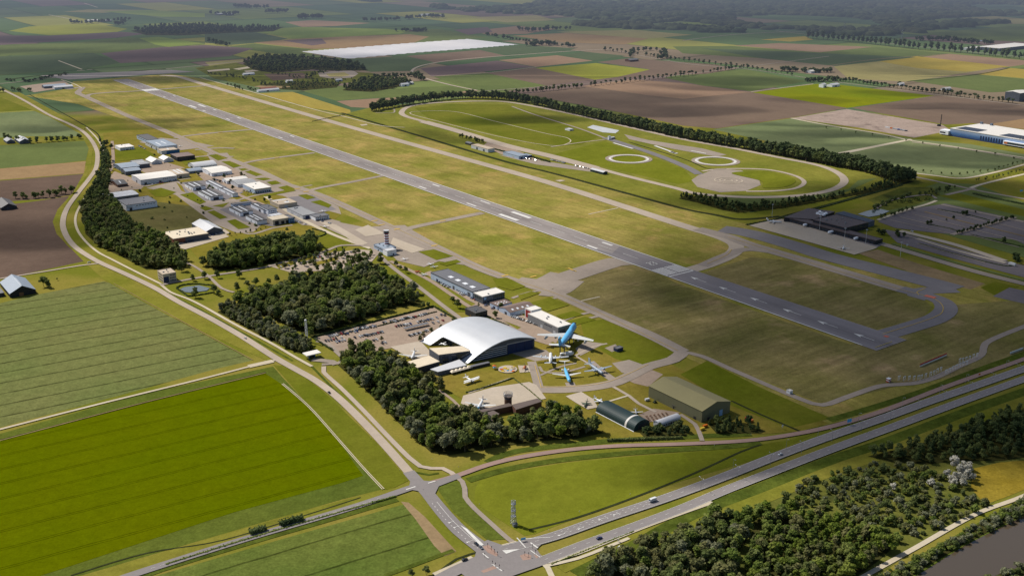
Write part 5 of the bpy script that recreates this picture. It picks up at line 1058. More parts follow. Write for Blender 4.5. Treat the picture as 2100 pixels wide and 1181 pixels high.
# test track buildings
building('hall', 'grey roofed test track hall with pale wall', 'hall', (1001, 306.5), (974, 296), (1010, 303.5), 7, wall='palegrey', roofm='r_beige', doors=[('l', .2, 6, 5, 'slate'), ('l', .6, 6, 5, 'slate')])
building('hall', 'pale blue roofed test track workshop', 'hall', (1064, 321), (1041, 311), (1076, 317), 6, wall='paleblue', roofm='r_bluegrey', doors=[('l', .3, 6, 4, 'doorlt'), ('f', .2, 5, 4, 'navy')])
building('shed', 'small dark test track shed by the hedge', 'shed', (964, 295), (956, 292), (970, 293), 4, roof='gable', rise=1.5, wall='dark', roofm='r_slate', doors=[('l', .3, 3, 3)])
building('shed', 'low blue shed at the end of the test track yard', 'shed', (1083, 320), (1073, 316), (1088, 318), 4, wall='navy', roofm='r_bluegrey', doors=[('l', .3, 3, 3)])
building('bus_shelter', 'long dark green shed with pale roof beside the track', 'shed', (1237, 354), (1214, 346.5), (1244, 352), 4.5, roof='gable', rise=1.5, wall='greenwall', roofm='r_pale', doors=[('f', .3, 4, 3.4, 'black'), ('l', .4, 6, 3.4, 'black')])
building('hut', 'small white hut beside the infield road', 'hut', (1168, 266), (1162, 263.5), (1174, 264.5), 3.5, wall='white', roofm='r_pale', doors=[('f', .3, 2, 2.4)])
building('hut', 'low grey control cabin by the skid lane', 'hut', (1254, 283), 8, (1262, 282), 3.5, wall='grey', roofm='r_pale', doors=[('f', .3, 2, 2.4)])
building('hut', 'tall white cabin by the skid lane', 'hut', (1249, 280), 4, 5, 8, wall='white', roofm='r_pale', doors=[('f', .3, 1.4, 2.4)])
building('hut', 'small white equipment hut in the grass beyond the perimeter road', 'hut', (1620, 803), 4, 4, 3, wall='white', roofm='r_white', doors=[('f', .3, 1, 2.2)])
building('hut', 'dark blue pump cabin on the small display pad', 'hut', (1266, 716), 6, 8, 3.5, wall='navy', roofm='r_slate', doors=[('f', .3, 1.6, 2.4)])
# big distribution warehouse on the right, blue fading cladding
pw = at(1947, 279)
wd = (at(2110, 306.5) - pw)
wang = math.atan2(wd.y, wd.x)
wt = thing('distribution_warehouse', 'huge white roofed warehouse with blue fading cladding at the right edge', 'warehouse', (pw.x, pw.y, 0), wang)
wl_, ww_ = 420.0, (at(1990, 254, 16) - at(1947, 267, 16)).length * .98
wm = Mat('fading_blue_cladding')
sz = wm.n('SeparateXYZ', {0: wm.obj()})
cr = wm.n('ValToRGB', {'Fac': wm.ramp(sz.outputs[2], 0, 16)})
for i, (p0, c0) in enumerate([(0, S(24, 42, 90)), (.45, S(84, 130, 190)), (1, S(190, 208, 236))]):
 if i > 1: cr.color_ramp.elements.new(p0)
 cr.color_ramp.elements[i].position = p0
 cr.color_ramp.elements[i].color = c0
wm.principled(wm.gain(cr.outputs[0], wm.math('MULTIPLY_ADD', wm.noise(wm.obj(), .08, 3.0), .3, .85)), .5, .4)
b = MB(); b.box(0, 0, 0, wl_, ww_, 16, top=False, bottom=False); b.build('wall', wm.mat, wt)
b = MB(); b.box(-.5, -.5, 15.8, wl_ + .5, ww_ + .5, 16.8); wr = b.build('roof', B['r_white'], wt)
for x0, x1 in ((8, 60), (110, 190), (215, 330)):
 b = MB(); b.box(x0, 6, 16.8, x1, ww_ * .38, 17.3); b.build('solar_panels', B['r_solar'], wr)
for i in range(9): b = MB(); b.box(72 + i * 6, -.3, 3.2, 75 + i * 6, .05, 11); b.build('loading_bay', B['navy'], wt)
for i in range(14): b = MB(); b.box(206 + i * 6, -.3, 3.2, 209 + i * 6, .05, 11); b.build('loading_bay', B['navy'], wt)
b = MB(); b.box(128, -6, 3, 200, 0.1, 10, 0); of = b.build('office_front', B['white'], wt)
b = MB(); b.box(130, -6.2, 4.6, 198, -5.9, 8.4); b.build('window', B['glass'], of)
for x in (130.5, 190): b = MB(); b.box(x, -6.35, 4.6, x + 7, -6.1, 8.4); b.build('cladding_band', B['orange'], of)
b = MB(); b.box(-22, -4, 2, -1, 14, 11); b.box(-21, -4.2, 4.5, -8, -3.9, 7.5, 1); b.build('corner_office', [B['white'], B['glass']], wt)
# dark block lettering standing on the roof edge (too blurred to read: four letter shapes)
lt = MB()
for i in range(4):
 x = 159 + i * 6.4
 for (a, bb_, c, d) in [[(0, 0, 1.2, 7), (1.2, 5.8, 4.6, 7), (1.2, 2.8, 4, 4)], [(0, 0, 1.2, 7), (3.4, 0, 4.6, 7), (1.2, 3, 3.4, 4.2)], [(0, 0, 4.6, 1.2), (1.7, 1.2, 2.9, 7)], [(0, 0, 1.2, 7), (3.4, 0, 4.6, 7), (1.2, 5.8, 3.4, 7)]][i]: lt.box(x + a, -.5, 16.9 + bb_, x + c, .1, 16.9 + d)
lt.build('roof_lettering', B['slate'], wt)
for i, x in enumerate((2, 26)):
 b = MB(); b.box(x, ww_ - 8, 16.8, x + 5, ww_ - 3, 21); b.build('roof_unit', B['bluegrey'], wr)
# ------------------------------------------------------------------ museum shell
PA, PB = at(958, 747.5), at(861.5, 701)
PC = at(1100, 716)
du = (PB - PA)
dv = (PC - PA)
Lm = du.length
uh = du.normalized()
vh = Vector((uh.y, -uh.x, 0))
Wm = dv.length
SKX, SKY = dv.dot(vh) / Wm, dv.dot(uh) / Wm
mt_ = thing('aviation_museum', 'museum hall under a large silver arched shell roof', 'museum', (PA.x, PA.y, 0), math.atan2(uh.y, uh.x) - math.pi / 2)
def mp(x, y, z=0.0):
 """plan point of the slightly skewed hall: x along the glazed front, y along the low edge"""
 return (x * SKX, y + x * SKY, z)
def mbox(mb, x0, y0, z0, x1, y1, z1):
 mb.add([mp(*p) for p in ((x0, y0, z0), (x1, y0, z0), (x1, y1, z0), (x0, y1, z0), (x0, y0, z1), (x1, y0, z1), (x1, y1, z1), (x0, y1, z1))], [(0, 1, 5, 4), (1, 2, 6, 5), (2, 3, 7, 6), (3, 0, 4, 7), (4, 5, 6, 7), (3, 2, 1, 0)])
PROF = [(0, .3), (.06, 3.2), (.14, 6.8), (.24, 10.6), (.36, 14.2), (.5, 17.0), (.62, 17.8), (.74, 17.2), (.86, 15.4), (.95, 13.2), (1.0, 11.6)]
def prof(a):
 for (a0, z0), (a1, z1) in zip(PROF[:-1], PROF[1:]):
  if a <= a1: return z0 + (z1 - z0) * (a - a0) / (a1 - a0)
 return PROF[-1][1]
def prof_s(a):
 return (prof(max(a - .03, 0)) + prof(a) * 2 + prof(min(a + .03, 1))) / 4
nx_, ny_ = 40, 108
CUT = [(.166, 0.0), (.185, .165), (.766, .172), (.784, 0.0)]   # entrance notch in the low edge: (along length, how far up the width)
def cut_at(q):
 for (q0, a0), (q1, a1) in zip(CUT[:-1], CUT[1:]):
  if q0 <= q <= q1: return a0 + (a1 - a0) * (q - q0) / (q1 - q0)
 return 0.0
sv, sf = [], []
for j in range(ny_ + 1):
 q = j / ny_
 for i in range(nx_ + 1):
  a = cut_at(q) + (1 - cut_at(q)) * i / nx_
  sv.append(mp(a * Wm, q * Lm, prof_s(a) + .9 * math.sin(math.pi * q)))
for j in range(ny_):
 for i in range(nx_):
  k = j * (nx_ + 1) + i
  sf.append((k, k + 1, k + nx_ + 2, k + nx_ + 1))
me = bpy.data.meshes.new('shell_roof')
me.from_pydata(sv, [], sf)
me.polygons.foreach_set('use_smooth', [True] * len(sf))
me.materials.append(B['shell'])
sr = link('shell_roof', me, mt_)
sm = sr.modifiers.new('thick', 'SOLIDIFY')
sm.thickness, sm.offset = .9, -1
for yy, nm in ((3.0, 'front_wall'), (Lm - 2, 'rear_wall')):
 b = MB()
 n = 30
 for i in range(n):
  a0, a1 = i / n, (i + 1) / n
  b.add([mp(a0 * Wm, yy, 0), mp(a1 * Wm, yy, 0), mp(a1 * Wm, yy, prof_s(a1) - .5), mp(a0 * Wm, yy, max(prof_s(a0) - .5, 0.01))], [(0, 1, 2, 3)])
 b.build(nm, B['slate'], mt_)
b = MB(); mbox(b, Wm - 2, 3, 0, Wm - 1.5, Lm - 2, 11); b.build('side_wall', B['grey'], mt_)
for i in range(3):
 b = MB(); x = Wm * (.60 + .125 * i); mbox(b, x, 2.5, .2, x + Wm * .12, 2.9, 10.6); b.build('hangar_door', B['navy'], mt_)
b = MB(); mbox(b, Wm * .60 - 1, 2.6, 10.6, Wm - 2.2, 2.85, 11.6); b.build('door_rail', B['steel'], mt_)
for i in range(5):                                   # louvred glazing bands left of the doors
 b = MB(); z = 1.4 + i * 2.1; x0 = Wm * (.10 + .055 * i); mbox(b, x0, 2.1, z, Wm * .59, 2.9, z + .5); b.build('louvre', B['palegrey'], mt_)
for i in range(4):
 b = MB(); z = 2.0 + i * 2.1; x0 = Wm * (.12 + .055 * i); mbox(b, x0, 2.7, z, Wm * .59, 2.95, z + 1.3); b.build('window', B['glass'], mt_)
b = MB(); mbox(b, Wm * .22, .3, .15, Wm * .6, 1.4, 1.0); b.build('planter', B['dark'], mt_)
# glazed wall inside the triangular opening
for (q0, a0), (q1, a1) in zip(CUT[:-1], CUT[1:]):
 b = MB()
 b.add([mp((a0 + .05) * Wm, q0 * Lm, 0), mp((a1 + .05) * Wm, q1 * Lm, 0), mp((a1 + .05) * Wm, q1 * Lm, prof_s(a1 + .05) - .4), mp((a0 + .05) * Wm, q0 * Lm, prof_s(a0 + .05) - .4)], [(0, 1, 2, 3)])
 b.build('recess_wall', B['glass'], mt_)
 for k in range(1, 8):
  f = k / 8
  a, q = a0 + .045 + (a1 - a0) * f, q0 + (q1 - q0) * f
  b = MB(); b.tube(mp(a * Wm, q * Lm, 0), mp(a * Wm, q * Lm, max(.6, prof_s(a) - .4)), .14, n=5); b.build('mullion', B['steel'], mt_)
def slab_block(nm, roofpts, h, wm_, rm_, parent=None, label=None, cat=None):
 """a block from its roof outline (photo points at height h)"""
 P = [at(p[0], p[1], h) for p in roofpts]
 area = sum(a.x * b_.y - b_.x * a.y for a, b_ in zip(P, P[1:] + P[:1]))
 if area < 0: P.reverse()
 c = P[0]
 t = thing(nm, label, cat, (c.x, c.y, 0))
 b = MB(); b.prism([(p.x - c.x, p.y - c.y) for p in P], 0, h - .3, cap=False); b.build('wall', B[wm_], t)
 b = MB(); b.prism([(p.x - c.x, p.y - c.y) for p in P], h - .3, h + .15); b.build('roof', B[rm_], t)
 return t, c, P
eb, ec, EP = slab_block('entrance_block', [(880, 714), (948, 709.5), (965, 719), (900, 727.5)], 10, 'slate', 'r_cream', label='dark grey entrance block with pale roof in front of the shell', cat='building')
for f0, f1 in ((.12, .3), (.4, .95)):
 pts_ = [p for p in EP]
 a_ = min(pts_, key=lambda p: p.y)
 r_ = max(pts_, key=lambda p: p.x)
 d_ = (r_ - a_)
 q0, q1 = a_ + d_ * f0 - ec, a_ + d_ * f1 - ec
 nrm = Vector((d_.y, -d_.x, 0)).normalized() * .12
 b = MB(); b.add([tuple((q0 + nrm))[:2] + (1.0,), tuple((q1 + nrm))[:2] + (1.0,), tuple((q1 + nrm))[:2] + (8.6,), tuple((q0 + nrm))[:2] + (8.6,)], [(0, 1, 2, 3)]); b.build('window', B['glass'], eb)
slab_block('annex_block', [(836, 741.5), (880, 729), (901.5, 741), (856, 754)], 7, 'dark', 'r_cream', label='low dark annex with pale flat roof beside the wood', cat='building')
lr, lc, LP_ = slab_block('restaurant_wing', [(882, 757), (942, 737), (957, 748.5), (898, 762.5)], 4.5, 'slate', 'r_pale', label='flat white roofed wing at the foot of the shell', cat='building')
slab_block('terrace_canopy', [(960, 750), (1001, 741), (1005, 743.5), (964, 753)], 3, 'dark', 'r_slate', label='thin dark canopy along the museum front', cat='canopy')
# striped parasol roofs of the terrace
for i in range(5):
 c = at(929 + i * 8, 766 - i * 2.2)
 t = thing('parasol_tent', 'cream pointed tent roofs in a row on the museum terrace', 'tent', (c.x, c.y, 0), ROT, 'cream tents on the museum terrace')
 b = MB(); b.add([(-3, -3, 2.6), (3, -3, 2.6), (3, 3, 2.6), (-3, 3, 2.6), (0, 0, 4.3), (-3, -3, 2.3), (3, -3, 2.3), (3, 3, 2.3), (-3, 3, 2.3)], [(0, 1, 4), (1, 2, 4), (2, 3, 4), (3, 0, 4), (0, 5, 6, 1), (1, 6, 7, 2), (2, 7, 8, 3), (3, 8, 5, 0)]); b.build('canvas', B['r_cream'], t)
 for x, y in ((-2.7, -2.7), (2.7, -2.7), (2.7, 2.7), (-2.7, 2.7)): b = MB(); b.tube((x, y, 0), (x, y, 2.6), .08, n=6); b.build('pole', B['steel'], t)
# brick terminal replica: long low wings, round tower
tw, tc, _ = slab_block('brick_terminal', [(978, 842), (1045, 826), (1050, 832), (982, 846.5)], 6, 'brickdk', 'r_bitumen', label='long low brick terminal wing behind the white plane', cat='building')
tw2, tc2, _ = slab_block('brick_terminal', [(1050, 829.5), (1103, 816.5), (1111, 823), (1058, 840)], 7, 'brickdk', 'r_bitumen', label='wide flat brick terminal wing right of the round tower', cat='building')
slab_block('brick_terminal', [(996, 846), (1012, 841.5), (1024, 848), (1006, 866)], 6.5, 'brickdk', 'r_bitumen', label='brick terminal cross wing reaching into the wood', cat='building')
rt = at(1042, 834)
tt = thing('round_tower', 'round brick watch tower with rooftop gallery on the terminal', 'tower', (rt.x, rt.y, 0))
b = MB(); b.tube((0, 0, 0), (0, 0, 8.6), 3.4, n=20); b.build('shaft', B['brickdk'], tt)
b = MB(); b.tube((0, 0, 8.6), (0, 0, 10.6), 3.6, n=20); b.build('window', B['glass'], tt)
b = MB(); b.tube((0, 0, 10.6), (0, 0, 11.0), 4.2, n=20); b.build('roof', B['r_bitumen'], tt)
for z in (11.9, 12.9, 14.0):
 b = MB()
 for i in range(16):
  a0, a1 = 2 * math.pi * i / 16, 2 * math.pi * (i + 1) / 16
  b.tube((4.0 * math.cos(a0), 4.0 * math.sin(a0), z), (4.0 * math.cos(a1), 4.0 * math.sin(a1), z), .14, n=5)
  if z < 12: b.tube((4.0 * math.cos(a0), 4.0 * math.sin(a0), 11), (4.0 * math.cos(a0), 4.0 * math.sin(a0), 14), .12, n=5)
 b.build('railing', B['steel'], tt)
b = MB(); b.tube((0, 0, 11), (0, 0, 17), .18, .05); b.build('mast', B['steel'], tt)
# dark green barrel hangar with a white band
g0, g1 = at(1300, 885.5), at(1222, 845)
ga = g1 - g0
gl = ga.length
gu = ga.normalized()
bt = thing('barrel_hangar', 'dark green barrel vault hangar with one white band', 'hangar', (g0.x, g0.y, 0), math.atan2(gu.y, gu.x) - math.pi / 2)
wv, hv = 19.0, 8.5
def vault(y0, y1, s, t0=0.0):
 n = 18
 out = []
 for i in range(n + 1):
  a = math.pi * i / n
  out.append((wv / 2 - math.cos(a) * wv / 2 * s, hv * s * math.sin(a) ** .72))
 return [[(x, y0, max(z, 0)) for x, z in out], [(x, y1, max(z, 0)) for x, z in out]]
b = MB(); b.loft(vault(0, gl, 1), close=False, cap=False); b.build('vault_roof', B['r_greenblack'], bt)
b = MB(); b.loft(vault(gl * .20, gl * .245, 1.012), close=False, cap=False); b.build('white_band', B['r_white'], bt)
b = MB(); r_ = vault(.2, gl - .2, .99); b.add(r_[0], [tuple(range(19))]); b.add(r_[1], [tuple(reversed(range(19)))]); b.build('end_wall', B['greenwall'], bt)
b = MB(); b.box(5, -.1, 0, 14, .15, 5); b.build('door', B['dark'], bt)
b = MB(); b.box(-.5, 0, 0, .05, gl, .5); b.build('plinth', B['white'], bt)
# ------------------------------------------------------------------ control tower
building('airport_office', 'pale blue flat base building under the control tower', 'building', (787, 511.2), (764, 502), (813, 506.8), 6, wall='paleblue', roofm='r_bluegrey', wins=[('l', .05, .95, 3.4, 4.8, 8), ('f', .05, .95, 3.4, 4.8, 6)], doors=[('l', .5, 2, 2.4)], units=5)
building('airport_annex', 'white cube annex in front of the control tower base', 'building', (794, 515.5), (787, 511), (813, 512), 7, wall='white', roofm='r_pale', doors=[('f', .6, 2, 2.4, 'dark')])
ct = at(793.5, 509)
ct.z = 0
tw_ = thing('control_tower', 'airport control tower with red and white striped shaft', 'control tower', (ct.x, ct.y, 0), ROT)
zz = 6.0
for i in range(9):
 b = MB(); b.tube((0, 0, zz), (0, 0, zz + 1.75), 3.0, n=10); b.build('shaft_band', B['darkred' if i % 2 == 0 else 'white'], tw_); zz += 1.75
b = MB(); b.tube((0, 0, 0), (0, 0, 6.0), 3.0, n=10); b.build('shaft_foot', B['darkred'], tw_)
b = MB(); b.tube((0, 0, zz), (0, 0, zz + .5), 4.2, n=10); b.build('gallery', B['slate'], tw_)
b = MB(); b.tube((0, 0, zz + .5), (0, 0, zz + 3.1), 3.3, 4.0, n=10); b.build('cab_glass', B['glass'], tw_)
b = MB(); b.tube((0, 0, zz + 3.1), (0, 0, zz + 3.8), 4.1, n=10); b.build('roof', B['r_pale'], tw_)
for x in (-1, 1.2): b = MB(); b.tube((x, 0, zz + 3.8), (x, 0, zz + 6), .08, n=5); b.build('antenna', B['steel'], tw_)
# ------------------------------------------------------------------ terminal
tA, tB = (1796, 494), (1603, 447)
t_, W_, L_ = building('pier', 'long low black pier along the apron', 'terminal', tA, tB, 16, 6, wall='black', roofm='r_term', wins=[('l', .02, .98, 1.2, 3.8, 26)], bands=[('l', 0, 1, 4.8, 5.6, 'dark')])
building('terminal_hall', 'dark terminal hall with flat brown roof', 'terminal', (1734, 468), (1668.6, 450.8), (1781, 456.5), 9.5, wall='black', roofm='r_term', wins=[('l', .03, .97, 5.5, 8.6, 12), ('f', .03, .97, 5.0, 8.4, 10)], units=9)
slab_block('terminal_hall', [(1608, 446), (1658, 427), (1712, 434), (1670, 450)], 7, 'black', 'r_term', label='low brown roof of the terminal rear part', cat='terminal')
slab_block('terminal_wing', [(1713, 437), (1730, 433.5), (1794, 452), (1781, 456)], 8, 'slate', 'r_solar', label='slate glass roofed wing behind the terminal hall', cat='terminal')
for i, (x, y) in enumerate([(1683, 441.5), (1690, 443), (1688, 438.5), (1694, 440)]):
 c = at(x, y, 7.2)
 t = thing('cooling_unit', 'white cooling units on the terminal roof', 'cooling unit', (c.x, c.y, 7.15), ROT, 'white cooling units on the terminal roof')
 b = MB(); b.box(0, 0, 0, 3.6, 9, 2.6); b.build('casing', B['white'], t)
 b = MB(); b.tube((1.8, 4.5, 2.6), (1.8, 4.5, 3.0), 1.2, n=12); b.build('fan', B['dark'], t)
for i, (x, y) in enumerate([(1649, 467), (1700, 482), (1753, 495)]):
 c = at(x, y)
 t = thing('boarding_walkway', 'white boarding walkways in front of the black pier', 'walkway', (c.x, c.y, 0), ROT, 'white boarding walkways at the pier')
 b = MB(); b.box(0, 0, 2.6, 14, 2.6, 5); b.build('tunnel', B['white'], t)
 for xx in (1, 12.5): b = MB(); b.box(xx, .8, 0, xx + .6, 1.8, 2.6); b.build('leg', B['steel'], t)
# ------------------------------------------------------------------ aircraft
def gloss(name, c, rough=.3, metal=0.0):
 m = Mat(name)
 p = m.obj()
 return m.principled(m.gain(c, m.math('MULTIPLY_ADD', m.noise(p, .6, 3.0), .22, .89)), rough, .5, metal)
P_ = {k: gloss('paint_' + k, c, r) for k, c, r in [('white', S(236, 236, 234), .3), ('sky', S(104, 192, 242), .28), ('grey', S(150, 164, 180), .4), ('dkgrey', S(92, 100, 112), .4), ('blue', S(36, 92, 170), .3), ('silver', S(196, 200, 204), .3), ('black', S(36, 38, 44), .4), ('orange', S(220, 116, 36), .35), ('red', S(190, 44, 36), .35), ('green', S(70, 84, 60), .6), ('navy', S(34, 48, 86), .3), ('wing', S(214, 214, 210), .4), ('sand', S(186, 168, 130), .5), ('yellow', S(224, 190, 60), .4)]}
def fus_rings(L, r, nose=.12, tail=.38, zc=0.0, up=.55, n=16, hump=0.0):
 """fuselage rings from tail (x = -L/2) to nose (x = L/2)"""
 out = []
 for k in range(25):
  f = k / 24
  x = -L / 2 + L * f
  if f < tail:
   q = f / tail
   s = .12 + .88 * math.sin(q * math.pi / 2) ** .9
   dz = r * up * (1 - q) ** 1.5
  elif f > 1 - nose:
   q = (1 - f) / nose
   s = max(.10, math.sqrt(max(0, 1 - (1 - q) ** 2)))
   dz = -r * .22 * (1 - q) ** 2
  else: s, dz = 1.0, 0.0
  h = 0.0
  if hump and f > .70: h = hump * min(1, (f - .70) / .06) * min(1, max(0, (.985 - f) / .07))
  ring = []
  for i in range(n):
   a = 2 * math.pi * i / n
   sz = math.sin(a)
   ring.append((x, r * s * math.cos(a) * (1 - .12 * (h > 0 and sz > .3)), zc + dz + r * s * sz + (h * r * max(0, sz) ** 1.5 * s)))
  out.append(ring)
 return out
def wing_geo(side, x_root, chord, x_tip, tipchord, span, z, dih, th=.1, y0=0.0):
 """one wing half as a tapered slab"""
 def sec(x, y, c, zz):
  t = c * th
  return [(x, y, zz), (x - c * .12, y, zz + t * .55), (x - c * .45, y, zz + t * .6), (x - c, y, zz + t * .05), (x - c * .45, y, zz - t * .3), (x - c * .12, y, zz - t * .35)]
 b = MB()
 a, c = sec(x_root, side * y0, chord, z), sec(x_tip, side * span / 2, tipchord, z + dih)
 b.loft([a, c] if side < 0 else [c, a])
 return b
def plane(name, label, nose, tail, zc, L, r, span, *, top='white', belly='white', wing='wing', chord=None, tipchord=None, sweep=0.0, xw=.06, wz=-.3, dih=1.0, eng=(), engtype='prop', tspan=None, fin=4.0, fincol=None, ttail=False, tailx=-.44, hump=0.0, nosecol=None, biplane=False, gear=True, nosef=.12, group=None, finsweep=.5, cheat=None):
 a, b_ = at(nose[0], nose[1], zc), at(tail[0], tail[1], zc)
 d = a - b_
 c = (a + b_) / 2
 t = thing(name, label, 'aircraft', (c.x, c.y, 0), math.atan2(d.y, d.x), group)
 n = 16
 rings = fus_rings(L, r, nosef, zc=zc, hump=hump, n=n)
 mb = MB()
 mb.loft(rings)
 for i, f in enumerate(mb.f):
  if len(f) == 4:
   k = i % n
   zmid = math.sin(2 * math.pi * (k + .5) / n)
   seg = i // n
   mb.m[i] = 0 if zmid > -.2 else 1
   if cheat and -.35 < zmid < .05: mb.m[i] = 2
   if nosecol and seg >= 22: mb.m[i] = 2
 mats = [P_[top], P_[belly], P_[cheat or nosecol or top]]
 mb.build('fuselage', mats, t, True)
 ck = MB()
 ck.box(L * (.5 - nosef * .55), -r * .62, zc + r * (.42 + hump), L * (.5 - nosef * .30), r * .62, zc + r * (.66 + hump * 1.05))
 ck.build('cockpit_window', P_['black'], t)
 ch = chord or span * .16
 tc = tipchord or ch * .5
 xr = xw * L + ch * .5
 for s in (-1, 1):
  wing_geo(s, xr, ch, xr - sweep - (ch - tc) * .25, tc, span, zc + wz * r, dih).build('wing', P_[wing], t)
  if biplane:
   wing_geo(s, xr + .4, ch, xr + .4, tc, span * 1.02, zc + r * 1.25, dih).build('wing', P_[wing], t)
   q = MB(); q.tube((xr - ch * .4, s * span * .33, zc + wz * r), (xr - ch * .4, s * span * .33, zc + r * 1.3), .09, n=6); q.build('strut', P_['silver'], t)
 ts = tspan or span * .36
 tx = tailx * L
 tz = zc + r * .5 + (fin if ttail else 0)
 for s in (-1, 1): wing_geo(s, tx + ts * .12 - (fin * finsweep if ttail else 0), ts * .28, tx - ts * .06 - (fin * finsweep if ttail else 0), ts * .16, ts, tz, .15 * s * 0 + .1).build('tailplane', P_[wing], t)
 fb = MB()
 cr_, ct_ = fin * .95, fin * .5
 x0 = tx + cr_ * .45
 pr = [(x0, zc + r * .5), (x0 - cr_, zc + r * .45), (x0 - cr_ * .62 - fin * finsweep, zc + r * .5 + fin), (x0 - fin * finsweep * .9, zc + r * .5 + fin)]
 w_ = .10 * fin * .4
 fb.add([(x, -w_, z) for x, z in pr] + [(x, w_, z) for x, z in pr], [(0, 1, 2, 3), (7, 6, 5, 4), (0, 4, 5, 1), (1, 5, 6, 2), (2, 6, 7, 3), (3, 7, 4, 0)])
 fb.build('fin', P_[fincol or top], t)
 for e in eng:
  y, x, er = e[0], e[1], e[2]
  zw = zc + wz * r + abs(y) / (span / 2) * dih
  if engtype == 'jet':
   q = MB(); zz = zw - er * 1.1 if len(e) < 4 else zc + e[3]
   q.tube((x - er * 2.0, y, zz), (x + er * 2.2, y, zz), er * .75, er, 14)
   q.tube((x + er * 2.2, y, zz), (x + er * 2.25, y, zz), er * .82, er * .8, 14, 1)
   if len(e) < 4: q.box(x - er * 2, y - .15, zz + er * .7, x + er * .8, y + .15, zw + .1)
   else: q.box(x - er, min(y, 0), zz - .2, x + er, max(y, 0), zz + .2)
   q.build('engine', [P_[wing], P_['black']], t)
  else:
   q = MB(); q.tube((x - er * 4.5, y, zw + .1), (x + er * 1.4, y, zw + .1), er * .45, er, 12); q.tube((x + er * 1.4, y, zw + .1), (x + er * 2.2, y, zw + .1), er * .4, .05, 10)
   en = q.build('engine', P_[wing if wing != 'wing' else 'silver'], t)
   pb_ = MB()
   for k in range(3):
    an = k * 2.094 + .4 + y
    dx_, dz_ = math.cos(an), math.sin(an)
    R_ = er * 2.3
    xx = x + er * 1.75
    pb_.add([(xx, y - dz_ * .14, zw + .1 + dx_ * .14), (xx, y + dz_ * .14, zw + .1 - dx_ * .14), (xx + .06, y + dx_ * R_ + dz_ * .12, zw + .1 + dz_ * R_ - dx_ * .12), (xx + .06, y + dx_ * R_ - dz_ * .12, zw + .1 + dz_ * R_ + dx_ * .12)], [(0, 1, 2, 3)])
   pb_.build('propeller', P_['black'], en)
 if gear:
  for x, y in ((L * .36, 0), (xr - ch * .6, span * .09), (xr - ch * .6, -span * .09)):
   q = MB(); q.tube((x, y, .3), (x, y, zc - r * .6), max(.1, r * .12), n=7); q.tube((x, y - r * .14, r * .28), (x, y + r * .14, r * .28), r * .28, n=10, m=1); q.build('landing_gear', [P_['silver'], B['rubber']], t)
 return t
jb = plane('jumbo_jet', 'large sky blue jumbo jet with pale wings standing beside the museum shell', (1179, 666.5), (1147.5, 712), 10.5, 68, 3.4, 59.6, top='sky', belly='silver', chord=14.5, tipchord=4.2, sweep=19, xw=.10, wz=-.55, dih=3.6, eng=((-21, -8, 1.6), (-12, 0, 1.6), (12, 0, 1.6), (21, -8, 1.6)), engtype='jet', tspan=22, fin=10, fincol='sky', hump=.42, finsweep=.75, cheat='navy')
for x in (18, 0, -10, -22):
 q = MB(); q.box(x - .8, -2.6, 0, x + .8, -1.8, 7.6); q.box(x - .8, 1.8, 0, x + .8, 2.6, 7.6); q.build('stand', B['slate'], jb)
plane('airliner', 'white four engined propeller airliner below the jumbo jet', (1129.5, 722.5), (1129, 747), 4.6, 29, 1.7, 36, top='white', belly='silver', wing='silver', chord=5.2, tipchord=1.9, sweep=1.5, xw=.08, dih=2.2, eng=((-9.5, 4.2, .8), (-4.9, 4.8, .8), (4.9, 4.8, .8), (9.5, 4.2, .8)), tspan=12, fin=5.0, fincol='blue')
plane('airliner', 'sky blue twin jet with high white tail at the taxi track bend', (1169, 784), (1157, 752), 3.6, 34, 1.7, 28, top='sky', belly='silver', chord=4.8, tipchord=1.6, sweep=3.2, xw=.0, wz=-.6, dih=1.4, eng=((-3.1, -10.5, .8, .5), (3.1, -10.5, .8, .5)), engtype='jet', tspan=10.5, fin=5.6, ttail=True, fincol='white')
plane('patrol_plane', 'grey twin engined patrol plane right of the blue twin jet', (1237, 766), (1208, 746), 3.4, 27, 1.5, 31, top='grey', belly='dkgrey', wing='grey', chord=4.6, tipchord=1.8, sweep=.6, xw=.14, wz=.4, dih=1.0, eng=((-5.2, 5.4, 1.0), (5.2, 5.4, 1.0)), tspan=11, fin=5.5, fincol='grey')
plane('airliner', 'white twin propeller plane on the grass left of the annex', (845, 734), (850, 721), 3.0, 19.6, 1.3, 29, top='white', belly='white', wing='wing', chord=4.6, tipchord=1.5, sweep=2, xw=.12, wz=-.5, dih=1.6, eng=((-2.9, 5.2, .75), (2.9, 5.2, .75)), tspan=8.2, fin=3.4)
plane('biplane', 'white biplane on the lawn in front of the museum terrace', (972, 782), (955, 773.5), 2.4, 12.7, .95, 18, top='white', belly='silver', wing='white', chord=2.6, tipchord=2.3, xw=.2, wz=-.7, dih=.3, tspan=6.5, fin=2.8, biplane=True)
plane('airliner', 'white twin propeller plane with blue nose beside the brick terminal', (981, 836), (990, 820), 3.0, 19.6, 1.3, 29, top='white', belly='sky', nosecol='sky', chord=4.6, tipchord=1.5, sweep=2, xw=.12, wz=-.5, dih=1.6, eng=((-2.9, 5.2, .75), (2.9, 5.2, .75)), tspan=8.2, fin=3.6)
plane('fighter_jet', 'silver fighter jet on the concrete display pad by the barrel hangar', (1240, 826), (1222, 818), 1.9, 15, .8, 10, top='silver', belly='grey', wing='silver', chord=4.2, tipchord=1.2, sweep=3, xw=-.05, wz=0, dih=-.2, tspan=5, fin=2.6)
